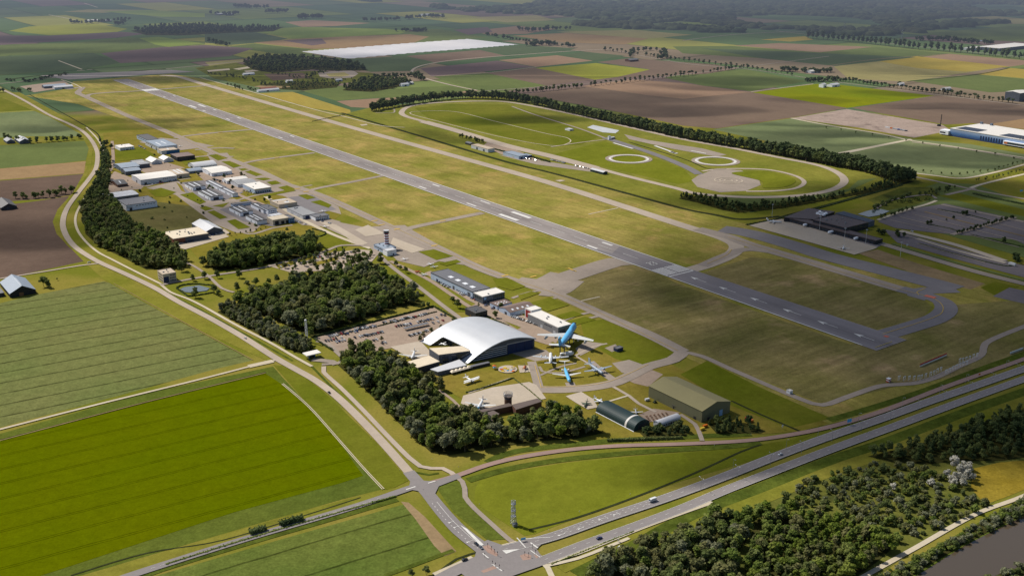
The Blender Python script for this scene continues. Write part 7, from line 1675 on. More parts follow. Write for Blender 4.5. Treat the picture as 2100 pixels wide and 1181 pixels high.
B['bark'] = m.diffuse(m.gain((.10, .08, .055), m.math('MULTIPLY_ADD', m.noise(m.obj(), 2.0, 3.0), .8, .6)))
_c = np.array([(-1, -1, -1), (1, -1, -1), (1, 1, -1), (-1, 1, -1), (-1, -1, 1), (1, -1, 1), (1, 1, 1), (-1, 1, 1)], float)
_f = [(0, 3, 2, 1), (4, 5, 6, 7), (0, 1, 5, 4), (1, 2, 6, 5), (2, 3, 7, 6), (3, 0, 4, 7)]
def quad_sphere():
 vs, fs, key = [], [], {}
 def vid(p):
  k = tuple(np.round(p, 4))
  if k not in key:
   key[k] = len(vs)
   q = np.array(p) / np.linalg.norm(p)
   vs.append(q)
  return key[k]
 for f in _f:
  a, b, c, d = (_c[i] for i in f)
  g = lambda s, t: a * (1 - s) * (1 - t) + b * s * (1 - t) + c * s * t + d * (1 - s) * t
  for i in range(2):
   for j in range(2): fs.append([vid(g(i / 2, j / 2)), vid(g((i + 1) / 2, j / 2)), vid(g((i + 1) / 2, (j + 1) / 2)), vid(g(i / 2, (j + 1) / 2))])
 return np.array(vs), np.array(fs)
QV, QF = quad_sphere()
def crown_geo(seed, H, R, base, lobes, leaves, ls, shape='round'):
 """Leaf clumps around irregular lobes; returns quad mesh arrays."""
 r = np.random.default_rng(seed)
 cs, rs = [], []
 for i in range(lobes):
  t = r.random()
  if shape == 'cone':
   z = base + (H - base) * (.06 + .86 * (i + .5) / lobes)
   k = 1 - (z - base) / (H - base) * .9
   a = r.random() * 6.28
   cs.append((R * .35 * k * math.cos(a), R * .35 * k * math.sin(a), z)); rs.append(R * (.22 + .6 * k) * r.uniform(.8, 1.1))
  elif shape == 'column':
   z = base + (H - base) * (.1 + .8 * (i + .5) / lobes)
   k = 1 - .55 * abs((z - base) / (H - base) - .45) * 1.6
   a = r.random() * 6.28
   cs.append((R * .3 * math.cos(a), R * .3 * math.sin(a), z)); rs.append(R * .75 * k * r.uniform(.8, 1.15))
  else:
   a, q = r.random() * 6.28, math.sqrt(r.random()) * .72
   zz = r.random()
   env = math.sqrt(max(.08, 1 - (2 * zz - .85) ** 2 * .8))
   cs.append((R * q * env * math.cos(a), R * q * env * math.sin(a), base + (H - base) * (.16 + .66 * zz))); rs.append(R * r.uniform(.30, .52))
 cs, rs = np.array(cs), np.array(rs)
 V_, F_, off = [], [], 0
 for c, q in zip(cs, rs):
  v = QV * (q * .80) * (1 + .22 * (r.random((len(QV), 1)) - .5)) * np.array([1, 1, .85]) + c
  V_.append(v); F_.append(QF + off); off += len(v)
 pick = r.choice(len(cs), leaves, p=rs ** 2 / (rs ** 2).sum())
 d = r.normal(size=(leaves, 3)); d[:, 2] += .35
 d /= np.linalg.norm(d, axis=1)[:, None]
 p = cs[pick] + d * rs[pick][:, None] * r.uniform(.78, 1.12, (leaves, 1)) * np.array([1, 1, .88])
 nrm = d + .75 * r.normal(size=(leaves, 3)); nrm /= np.linalg.norm(nrm, axis=1)[:, None]
 ref = r.normal(size=(leaves, 3))
 a = np.cross(nrm, ref); a /= np.linalg.norm(a, axis=1)[:, None]
 b = np.cross(nrm, a)
 s = ls * r.uniform(.55, 1.35, (leaves, 1))
 q = np.stack([p + a * s * r.uniform(.6, 1.1, (leaves, 1)), p + b * s * r.uniform(.6, 1.1, (leaves, 1)), p - a * s * r.uniform(.6, 1.1, (leaves, 1)), p - b * s * r.uniform(.6, 1.1, (leaves, 1))], 1).reshape(-1, 3)
 V_.append(q); F_.append(np.arange(leaves * 4).reshape(-1, 4) + off)
 return np.concatenate(V_), np.concatenate(F_)
def mesh_np(name, v, f, mats, mi=None):
 me = bpy.data.meshes.new(name)
 me.vertices.add(len(v)); me.vertices.foreach_set('co', np.ascontiguousarray(v, dtype=np.float32).ravel())
 me.loops.add(f.size); me.loops.foreach_set('vertex_index', np.ascontiguousarray(f, dtype=np.int32).ravel())
 me.polygons.add(len(f)); me.polygons.foreach_set('loop_start', np.arange(0, f.size, 4, dtype=np.int32))
 for x in mats: me.materials.append(x)
 if mi is not None: me.polygons.foreach_set('material_index', np.ascontiguousarray(mi, dtype=np.int32))
 me.update(calc_edges=True)
 return me
def trunk_mesh(H, R, base, seed):
 r = random.Random(seed)
 b = MB()
 b.tube((0, 0, -.2), (0, 0, base), .035 * H * .6, .02 * H * .6, 7)
 b.tube((0, 0, base), (.1, 0, H * .8), .02 * H * .6, .05, 6)
 for i in range(4):
  a = i * 1.6 + r.random()
  z = base * (.8 + .3 * i)
  b.tube((0, 0, min(z, H * .6)), (R * .6 * math.cos(a), R * .6 * math.sin(a), min(z, H * .6) + H * .2), .10, .04, 5)
 return b.mesh('trunk', B['bark'])
# unit shapes (height 1 = the tree's height is given by scale)
SHAPES = {}
for nm, H, R, base, lb, lv, ls, shp, nvar in [
 ('round', 14, 5.2, 2.6, 11, 420, .85, 'round', 7), ('slim', 16, 3.6, 3.0, 9, 340, .8, 'column', 5), ('bush', 4.5, 3.0, .1, 8, 220, .5, 'round', 5), ('cone', 13, 3.2, 1.0, 9, 360, .7, 'cone', 3),
 ('lolly', 9, 2.7, 2.3, 6, 180, .6, 'round', 3)]:
 SHAPES[nm] = dict(H=H, crown=[crown_geo(hash(nm) % 97 * 0 + 31 * k + len(nm), H, R, base, lb, lv, ls, shp) for k in range(nvar)], trunk=trunk_mesh(H, R, base, k) if nm != 'bush' else trunk_mesh(H * .5, R, .4, 1))
 SHAPES[nm]['low'] = [crown_geo(977 + 31 * k, H, R, base, max(5, lb - 4), max(60, lv // 4), ls * 1.75, shp) for k in range(3)]
_cm = {}
def crown_mesh(shape, k, pal, low=False):
 key = (shape, k, pal, low)
 if key not in _cm:
  v, f = SHAPES[shape]['low' if low else 'crown'][k]
  _cm[key] = mesh_np('crown', v, f, [LEAF[pal]])
 return _cm[key]
tr = random.Random(5)
def plant(shape, x, y, h, pal, name, label, group=None, cat='tree', parts=True, z=0.0, wide=1.0):
 s = h / SHAPES[shape]['H']
 k = tr.randrange(len(SHAPES[shape]['crown']))
 t = thing(name, label, cat, (x, y, z), tr.random() * 6.28, group)
 t.scale = (s * wide * tr.uniform(.9, 1.12), s * wide * tr.uniform(.9, 1.12), s)
 link('crown', crown_mesh(shape, k, pal), t)
 link('trunk', SHAPES[shape]['trunk'], t)
 return t
def plant_far(shape, x, y, h, pal, name, label, group, wide=1.0):
 """far small trees: crown and trunk in one mesh"""
 key = ('f', shape, pal)
 if key not in _cm:
  lst = []
  for k in range(3):
   v, f = SHAPES[shape]['low'][k]
   H = SHAPES[shape]['H']
   tv = np.array([(a, b, c) for c in (-.3, H * .4) for a, b in ((-.3, -.3), (.3, -.3), (.3, .3), (-.3, .3))], float)
   tf = np.array([(0, 1, 5, 4), (1, 2, 6, 5), (2, 3, 7, 6), (3, 0, 4, 7)]) + len(v)
   lst.append(mesh_np(name, np.concatenate([v, tv]), np.concatenate([f, tf]), [LEAF[pal], B['bark']], np.array([0] * len(f) + [1] * 4)))
  _cm[key] = lst
 o = link(name, tr.choice(_cm[key]))
 s = h / SHAPES[shape]['H'] * tr.uniform(.85, 1.15)
 o.location = (x, y, 0)
 o.rotation_euler = (0, 0, tr.random() * 6.28)
 o.scale = (s * wide, s * wide, s)
 return tag(o, label, 'tree', group)
def fill(poly_px, sp, jit=.42, keep=1.0, world=None):
 P = world or [at(*p) for p in poly_px]
 xs, ys = [p.x for p in P], [p.y for p in P]
 out = []
 pl = [(p.x, p.y) for p in P]
 y, row = min(ys), 0
 while y < max(ys):
  x = min(xs) + (sp / 2 if row % 2 else 0)
  while x < max(xs):
   a, b = x + tr.uniform(-jit, jit) * sp, y + tr.uniform(-jit, jit) * sp
   if inside(a, b, pl) and tr.random() < keep: out.append((a, b))
   x += sp
  y += sp * .87
  row += 1
 return out
WOOD_LIST = [  # label, outline, spacing, height, shape mix, palettes
 ('broadleaf tree in the wood between the museum and the road fork', [(692, 748), (702, 732), (750, 728), (800, 740), (830, 756), (850, 778), (878, 800), (905, 826), (940, 862), (990, 870), (1060, 874), (1100, 856), (1150, 852), (1200, 867), (1238, 888), (1180, 900), (1100, 905), (1000, 920), (920, 934), (884, 928), (812, 862), (745, 795)], 8.8, 15, ['round', 'round', 'slim'], ['dark', 'dark', 'dark', 'mid', 'mid', 'olive', 'bright', 'sage']),
 ('dense broadleaf tree in the square wood left of the car park', [(494, 624), (560, 600), (650, 576), (740, 556), (784, 568), (846, 602), (864, 624), (800, 634), (775, 648), (730, 662), (690, 674), (652, 688), (640, 692), (600, 674), (560, 654), (488, 632)], 9.2, 16, ['round', 'round', 'slim'], ['dark', 'dark', 'dark', 'mid', 'mid', 'olive', 'sage']),
 ('low tree in the narrow strip along the cycle path', [(446, 640), (472, 628), (560, 668), (642, 712), (634, 726), (610, 724), (540, 691)], 4.8, 9.5, ['round', 'slim'], ['sage', 'dark', 'sage', 'olive']),
 ('tree in the long wood inside the left road bend', [(170, 432), (187, 407), (214, 398), (245, 427), (262, 452), (300, 480), (350, 502), (384, 535), (382, 548), (340, 553), (300, 553), (252, 528), (204, 506), (175, 480)], 8.6, 14, ['round', 'slim'], ['dark', 'dark', 'mid', 'olive']),
 ('tree in the narrow dark belt beside the curved road', [(207, 300), (216, 300), (225, 330), (228, 360), (221, 393), (192, 408), (172, 430), (170, 420), (192, 385), (209, 345)], 8, 11, ['round', 'slim'], ['dark', 'conifer_shade']),
 ('tree in the oval grove behind the brick hall car park', [(420, 546), (446, 526), (520, 507), (580, 497), (646, 499), (660, 518), (606, 532), (520, 548), (448, 556)], 8.2, 16.5, ['round', 'round', 'slim'], ['dark', 'mid', 'dark']),
 ('brownish green tree in the wood at the bottom right edge', [(1190, 1200), (1255, 1156), (1335, 1124), (1420, 1092), (1490, 1068), (1536, 1066), (1530, 1110), (1500, 1150), (1520, 1215)], 7.4, 13.5, ['round', 'round', 'slim'], ['olive', 'sage', 'dark', 'olive', 'mid', 'dark']),
 ('bright green young tree in the plantation right of the brownish wood', [(1545, 1070), (1590, 1050), (1640, 1058), (1700, 1062), (1770, 1090), (1830, 1124), (1795, 1155), (1730, 1200), (1540, 1215), (1525, 1160), (1540, 1110)], 6.4, 10.5, ['round', 'slim'], ['bright', 'bright', 'mid', 'mid', 'dark', 'olive']),
 ('dark tree in the shaded wood below the main road', [(1780, 936), (1888, 910), (1960, 884), (2050, 856), (2140, 826), (2140, 932), (2060, 944), (1960, 946), (1900, 952), (1830, 948)], 7.5, 10, ['round', 'slim'], ['dark', 'conifer_shade', 'dark']),
 ('dark tree in the belt below the test track curve', [(1392, 408), (1430, 416), (1480, 431), (1512, 437), (1560, 433), (1640, 422), (1720, 407), (1800, 392), (1846, 380), (1826, 374), (1760, 394), (1700, 404), (1600, 417), (1520, 423), (1440, 404), (1404, 401)], 9.5, 9, ['round', 'slim'], ['conifer_shade', 'dark']),
 ('tree in the grove by the white tanks beyond the airfield', [(498, 132), (520, 120), (580, 116), (660, 124), (730, 133), (755, 145), (690, 146), (640, 143), (560, 150), (520, 144)], 20, 16, ['round'], ['far', 'dark']),
 ('tree in the grove around the far white house', [(702, 186), (722, 174), (760, 166), (826, 166), (850, 172), (826, 176), (800, 183), (760, 189)], 14, 16, ['round', 'slim'], ['far', 'dark']),
 ('tree in the hedged gardens beyond the taxiway', [(530, 176), (560, 170), (640, 168), (700, 170), (690, 180), (620, 186), (560, 183), (612, 178)], 17, 8, ['round'], ['dark', 'mid', 'far']),
 ('tree in the distant wood on the upper left', [(268, 64), (330, 55), (420, 53), (500, 58), (582, 56), (560, 65), (450, 69), (380, 73), (300, 73)], 27, 17, ['round'], ['far']),
 ('tree of the lower copse by the canal bank', [(1800, 1190), (1900, 1134), (1980, 1090), (2060, 1046), (2140, 1006), (2140, 1036), (2060, 1074), (1980, 1114), (1900, 1162), (1846, 1196)], 4.6, 4.5, ['bush'], ['sage', 'dark', 'mid']),
 ('bush on the far canal bank in the bottom right corner', [(2000, 1200), (2060, 1172), (2140, 1150), (2140, 1172), (2090, 1200)], 6, 4.5, ['bush'], ['sage', 'dark']),
 ('tree in the dark clump right of the olive hangar', [(1452, 870), (1490, 864), (1530, 868), (1570, 884), (1560, 889), (1470, 890)], 6.5, 8, ['cone', 'round'], ['conifer_shade', 'dark']),
 ('tree in the clump beside the barrel hangar', [(1312, 888), (1345, 880), (1400, 872), (1414, 880), (1408, 894), (1322, 898)], 6.5, 6.5, ['round', 'bush'], ['conifer_shade', 'dark']),
]
forest = []
for lab, poly, sp, h, shp, pal in WOOD_LIST:
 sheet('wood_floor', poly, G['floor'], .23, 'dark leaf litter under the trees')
 for x, y in fill(poly, sp):
  hh = h * tr.choice((tr.uniform(.55, .85), tr.uniform(.8, 1.1), tr.uniform(1.0, 1.32)))
  px, py = pix(x, y, hh)
  if -60 < px < 2160 and py < 1215:
   forest.append((hh / math.sqrt(x * x + y * y + CAM_H ** 2), x, y, hh, tr.choice(shp), tr.choice(pal), lab))
forest.sort(key=lambda t: -t[0])
n_ind = 0
rest = []
for q in forest:
 _, x, y, hh, shp, pal, lab = q
 px, py = pix(x, y, hh * .6)
 if n_ind < 300 and 0 < px < 2100 and py < 1181 and shp != 'bush':
  plant(shp, x, y, hh, pal, 'broadleaf_tree', lab, lab.replace('tree in', 'trees in').replace('broadleaf tree', 'broadleaf trees'), wide=1.2)
  n_ind += 1
 else: rest.append((x, y, hh, shp, pal))
for x, y in fill([(230, 330), (330, 310), (470, 345), (560, 390), (640, 430), (600, 470), (500, 485), (420, 500), (330, 470), (250, 400)], 34, .48, .5):
 px, py = pix(x, y)
 plant_far('bush', x, y, tr.uniform(1.5, 4), 'dark', 'garden_bush', 'small dark bush on the grass among the hangars', 'bushes among the hangars', 1.2)
for x, y in fill([(556, 548), (600, 536), (660, 524), (735, 514), (770, 520), (750, 540), (700, 550), (600, 558)], 11, .4, .75):
 plant('round', x, y, tr.uniform(4.5, 8.5), tr.choice(['dark', 'dark', 'olive', 'mid']), 'parking_tree', 'small tree in the rows on the pale parking', 'small trees on the pale parking', 'tree', wide=1.2)
def merged(name, label, items, low=True, wide=1.1):
 pals = sorted({i[4] for i in items})
 V_, F_, M_, off = [], [], [], 0
 for x, y, hh, shp, pal in items:
  lib = SHAPES[shp]['low'] if low and math.hypot(x, y) > 1250 else SHAPES[shp]['crown']
  v, f = lib[tr.randrange(len(lib))]
  s = hh / SHAPES[shp]['H']
  a = tr.random() * 6.28
  c, sn = math.cos(a), math.sin(a)
  w_ = s * wide * tr.uniform(.9, 1.15)
  V_.append(np.stack([(v[:, 0] * c - v[:, 1] * sn) * w_ + x, (v[:, 0] * sn + v[:, 1] * c) * w_ + y, v[:, 2] * s], -1))
  F_.append(f + off); off += len(v)
  M_.append(np.full(len(f), pals.index(pal)))
 o = link(name, mesh_np(name, np.concatenate(V_), np.concatenate(F_), [LEAF[p] for p in pals], np.concatenate(M_)))
 return tag(o, label, None, None, 'stuff')
merged('woodland', 'remaining trees of the woods around the airport', rest)
# scrub with separate shrubs below the main road
scrub = fill([(1600, 1036), (1652, 994), (1720, 968), (1800, 952), (1880, 958), (1936, 975), (1990, 1014), (2024, 1036), (1960, 1070), (1850, 1118), (1780, 1082), (1690, 1052)], 6.6, .45, .85)
scrub.sort(key=lambda p: p[1])
for i, (x, y) in enumerate(scrub):
 plant('bush', x, y, tr.uniform(3, 6.5), tr.choice(['dark', 'dark', 'mid', 'sage', 'olive']), 'shrub', 'rounded shrub scattered in the rough scrub below the main road', 'shrubs in the scrub below the main road', 'shrub')
for x, y in fill([(1935, 990), (1950, 960), (1985, 956), (1996, 975), (1988, 1000), (1965, 1010)], 7.0, .4):
 plant('round', x, y, tr.uniform(8, 12), 'silver', 'silver_poplar', 'silvery white tree in the pale clump beside the golden clearing', 'silvery trees beside the golden clearing', 'tree')
for lab, (px, py), h, pal in [('silver grey bush at the upper edge of the scrub', (1830, 1002), 5, 'silver'), ('pale grey bush left of the silvery clump', (1908, 996), 6, 'silver'), ('pale round bush in the middle of the scrub', (1858, 1046), 5, 'sage'), ('golden leaved tree in the green plantation', (1778, 1098), 9, 'gold'),
        ('lone dark tree standing at the upper corner of the scrub', (1612, 1036), 12, 'dark'), ('round dark tree at the top edge of the scrub', (1693, 1002), 7, 'dark'), ('small grey bush by the path below the road', (1810, 990), 3, 'sage')]:
 p = at(px, py)
 plant('bush' if 'bush' in lab else 'round', p.x, p.y, h, pal, 'bush' if 'bush' in lab else 'broadleaf_tree', lab, None, 'bush' if 'bush' in lab else 'tree')
# windbreak round the test track; dark leaf colours stand in for its backlit side
WB = [(762, 229), (830, 216), (900, 206), (960, 202), (1040, 206), (1100, 216), (1200, 239), (1300, 261), (1400, 283), (1500, 301), (1600, 319), (1700, 338), (1780, 354), (1846, 376)]
Pw = smooth([at(*p) for p in WB], step=7.0)
nwb = 0
inner = []
for i, p in enumerate(Pw[:-1]):
 d = (Pw[i + 1] - p).normalized()
 n_ = Vector((-d.y, d.x, 0))
 f = i / len(Pw)
 rows = 2 if f < .45 else (3 if f < .8 else 5)
 for r_ in range(rows):
  if tr.random() < .1: continue
  q = p + n_ * (-(r_) * 8.0 + 5 + tr.uniform(-2.5, 2.5)) * (-1) + d * tr.uniform(-3, 3)
  hh = tr.uniform(16, 25)
  if r_ == 0 or (r_ == 1 and i % 2 == 0):
   plant_far('slim', q.x, q.y, hh, tr.choice(('conifer_shade', 'dark', 'far')), 'windbreak_tree', 'tall dark tree in the long windbreak behind the test track', 'windbreak trees behind the test track', 1.35)
   nwb += 1
  else: inner.append((q.x, q.y, hh, 'slim', 'conifer_shade'))
merged('windbreak_thicket', 'inner rows of the windbreak behind the test track', inner, wide=1.35)
# tree rows
def row(pts, n, h, shape, pal, name, label, group, wide=1.0, jit=1.5, skip=0.0):
 P = [at(*p) for p in pts]
 L = [0]
 for a, b in zip(P[:-1], P[1:]): L.append(L[-1] + (b - a).length)
 for i in range(n):
  if tr.random() < skip: continue
  s = L[-1] * (i + .5) / n
  k = max(j for j in range(len(L) - 1) if L[j] <= s)
  q = P[k] + (P[k + 1] - P[k]) * ((s - L[k]) / (L[k + 1] - L[k]))
  plant_far(shape, q.x + tr.uniform(-jit, jit), q.y + tr.uniform(-jit, jit), h * tr.uniform(.85, 1.15), pal, name, label, group, wide)
row([(1652, 79), (1760, 88), (1872, 101), (1980, 110), (2110, 124)], 42, 32, 'slim', 'far', 'poplar', 'tall poplar in the long avenue at the upper right', 'poplars of the upper right avenue', 1.25, 3)
row([(1196, 179), (1300, 168), (1400, 157), (1500, 143), (1530, 140)], 38, 14, 'lolly', 'conifer_shade', 'roadside_tree', 'small round tree in the row leading left from the lane crossing', 'round trees along the left lane', 1.3, 2, .05)
row([(1238, 104), (1330, 116), (1400, 126), (1530, 141), (1640, 158)], 42, 14, 'lolly', 'far', 'roadside_tree', 'small round tree in the far row meeting the lane crossing', 'round trees along the far lane', 1.3, 2, .08)
row([(1738, 168), (1800, 177), (1900, 190), (2000, 203), (2082, 213)], 40, 14, 'lolly', 'conifer_shade', 'roadside_tree', 'dark round tree in the row right of the white farm', 'round trees right of the white farm', 1.4, 2)
row([(1034, 193), (1060, 192), (1100, 189), (1150, 184), (1194, 180)], 20, 13, 'round', 'dark', 'hedgerow_tree', 'dark tree in the row joining the windbreak', 'row trees joining the windbreak', 1.2, 4)
row([(0, 284), (60, 294), (120, 290), (176, 284)], 22, 11, 'round', 'dark', 'farm_tree', 'dark tree in the hedge behind the white roofed barn', 'trees behind the white roofed barn', 1.2, 5)
row([(30, 408), (70, 408), (110, 402), (155, 394)], 16, 11, 'round', 'dark', 'farm_tree', 'dark tree in the row beside the ploughed field', 'trees beside the ploughed field', 1.2, 5)
row([(25, 186), (45, 189), (65, 187)], 8, 10, 'round', 'dark', 'farm_tree', 'tree at the farm yard at the end of the runway', 'trees at the yard by the runway end', 1.2, 8)
row([(0, 190), (4, 190)], 3, 12, 'round', 'dark', 'farm_tree', 'tree at the left edge beside the country road', 'trees at the left edge', 1.2, 8)
row([(12, 166), (60, 168), (110, 158), (140, 154)], 26, 7, 'round', 'far', 'hedgerow_tree', 'low dark tree in the hedge before the raised road', 'hedge trees before the raised road', 2.2, 12)
row([(466, 484), (480, 482), (491, 480), (503, 478), (515, 476), (527, 474), (538, 471), (550, 469)], 8, 4.5, 'lolly', 'conifer_shade', 'lane_tree', 'tiny clipped tree in the row beside the small hangars', 'clipped trees beside the small hangars', 1.1, .5)
row([(296, 373), (320, 369), (356, 364)], 11, 6, 'bush', 'dark', 'screen_tree', 'dark bushy tree in front of the white roofed warehouse', 'screen trees in front of the warehouse', 1.0, 2)
row([(1958, 481), (2000, 470), (2040, 459), (2077, 448)], 24, 6, 'round', 'conifer_shade', 'parking_tree', 'dark tree in the row dividing the terminal parking', 'trees dividing the terminal parking', 1.2, 2)
row([(1796, 480), (1808, 482), (1820, 484)], 5, 8, 'round', 'conifer_shade', 'parking_tree', 'dark round tree beside the terminal drop-off', 'trees beside the terminal drop-off', 1.2, 4)
row([(1834, 484), (1842, 486), (1852, 489)], 5, 8, 'round', 'conifer_shade', 'parking_tree', 'dark round tree at the start of the bus lane', 'trees at the start of the bus lane', 1.2, 4)
row([(1803, 450), (1815, 447), (1832, 442), (1850, 437), (1872, 430)], 8, 7, 'round', 'dark', 'parking_tree', 'tree along the pale promenade by the pond', 'trees along the promenade by the pond', 1.2, 2)
row([(2074, 528), (2080, 531), (2086, 538), (2078, 540)], 5, 9, 'round', 'conifer_shade', 'parking_tree', 'dark tree at the corner of the lower parking', 'trees at the lower parking corner', 1.2, 4)
row([(1790, 430), (1830, 412), (1870, 400)], 20, 5, 'bush', 'dark', 'hedge_bush', 'dark bush in the hedge along the terminal drive', 'bushes along the terminal drive', 1.2, 3)
row([(1886, 402), (1920, 396), (1960, 388)], 22, 6, 'round', 'dark', 'young_tree', 'young tree planted beside the crossing', 'young trees beside the crossing', 1.2, 9)
row([(1842, 418), (1870, 414), (1904, 412)], 16, 5.5, 'round', 'mid', 'young_tree', 'young tree on the green triangle by the pond', 'young trees by the pond', 1.2, 8)
row([(1880, 352), (1960, 361), (2030, 352), (2100, 334)], 16, 6, 'lolly', 'dark', 'roadside_tree', 'small tree along the pale road around the grey green field', 'small trees around the grey green field', 1.2, 2)
row([(2000, 374), (2040, 366), (2100, 352)], 14, 6, 'lolly', 'dark', 'roadside_tree', 'small tree along the pale branch road', 'small trees along the branch road', 1.2, 4)
row([(1680, 262), (1760, 275), (1870, 292), (1990, 312), (2100, 330)], 12, 6, 'lolly', 'dark', 'roadside_tree', 'small tree along the sandy warehouse road', 'small trees along the warehouse road', 1.2, 2)
row([(942, 283), (960, 286), (980, 291), (994, 295)], 12, 8, 'round', 'dark', 'hedgerow_tree', 'dark tree in the clump beside the test track hall', 'trees beside the test track hall', 1.2, 3)
FARM = []
for lab, pts, n, h in [('tree of the small grove behind the olive field', [(1082, 95), (1100, 94), (1128, 93)], 14, 16), ('tree around the long white farm shed', [(1600, 146), (1640, 148), (1652, 149), (1690, 149), (1708, 148)], 18, 13), ('tree behind the white farm barn', [(1655, 169), (1680, 168), (1710, 166), (1730, 169)], 18, 12),
      ('tree around the low brick farm', [(1286, 118), (1300, 108), (1330, 104), (1358, 106), (1362, 122), (1340, 124)], 22, 14), ('tree around the far middle farm', [(746, 44), (790, 44), (840, 40), (880, 36), (912, 38)], 30, 17), ('tree around the low grey farmstead', [(812, 65), (850, 66), (880, 64)], 14, 14),
      ('tree by the far white farm hall', [(140, 48), (170, 50), (210, 47), (260, 42), (250, 52), (230, 52)], 24, 16), ('tree in the far field hedge at the left', [(424, 86), (450, 92), (470, 95)], 12, 14), ('tree beside the far pale barns', [(438, 30), (470, 33), (492, 30)], 12, 18), ('tree in the far copse', [(484, 16), (510, 18), (552, 18)], 16, 20),
      ('tree in the distant thicket', [(548, 28), (570, 27), (592, 27)], 12, 20), ('tree in the lone distant wood', [(610, 40), (640, 38), (660, 38)], 14, 22), ('tree in the hedge before the distant wood', [(1060, 62), (1090, 66), (1130, 62), (1170, 62)], 16, 16), ('tree along the far right hedge', [(1400, 58), (1450, 62), (1530, 66)], 30, 16),
      ('tree along the far road hedge', [(1000, 74), (1060, 84), (1120, 92), (1180, 98)], 26, 13), ('tree by the small white far house', [(1840, 175), (1860, 172)], 3, 7), ('tree around the far gardens', [(760, 164), (790, 162), (850, 158), (870, 166)], 18, 13), ('tree in the hedge behind the avenue', [(1880, 84), (1940, 84), (2000, 90), (2040, 92)], 30, 16)]:
 FARM.append((pts, int(n * 1.5), h * 1.15, lab))
FARM.sort(key=lambda t: -t[2] / at(*t[0][0]).length)
n_farm, far_rest = 0, []
for pts, n, h, lab in FARM:
 if n_farm + n <= 225:
  row(pts, n, h, 'round', 'far', 'farm_tree', lab, lab.replace('tree', 'trees', 1), 1.35, 12)
  n_farm += n
 else:
  P = [at(*p) for p in pts]
  for k in range(n):
   j = min(int(k / n * (len(P) - 1)), len(P) - 2)
   q = P[j] + (P[j + 1] - P[j]) * (k / n * (len(P) - 1) - j)
   far_rest.append((q.x + tr.uniform(-14, 14), q.y + tr.uniform(-14, 14), h * tr.uniform(.8, 1.2), 'round', 'far'))
merged('distant_trees', 'distant farm trees and hedges scattered over the far polder', far_rest, wide=1.35)
for lab, pts, n, h in [('tree in the hedge of the far nurseries', [(420, 152), (470, 156), (540, 170)], 30, 7), ('tree in the garden belt before the stables', [(470, 176), (500, 184), (524, 187)], 16, 7), ('tree behind the riding arena', [(630, 160), (650, 152), (672, 148)], 18, 9), ('bush among the nursery plots', [(560, 150), (600, 158), (660, 166), (720, 164)], 40, 6)]:
 row(pts, n, h, 'round', 'dark', 'garden_tree', lab, lab.replace('tree', 'trees', 1).replace('bush', 'bushes', 1), 1.3, 14)
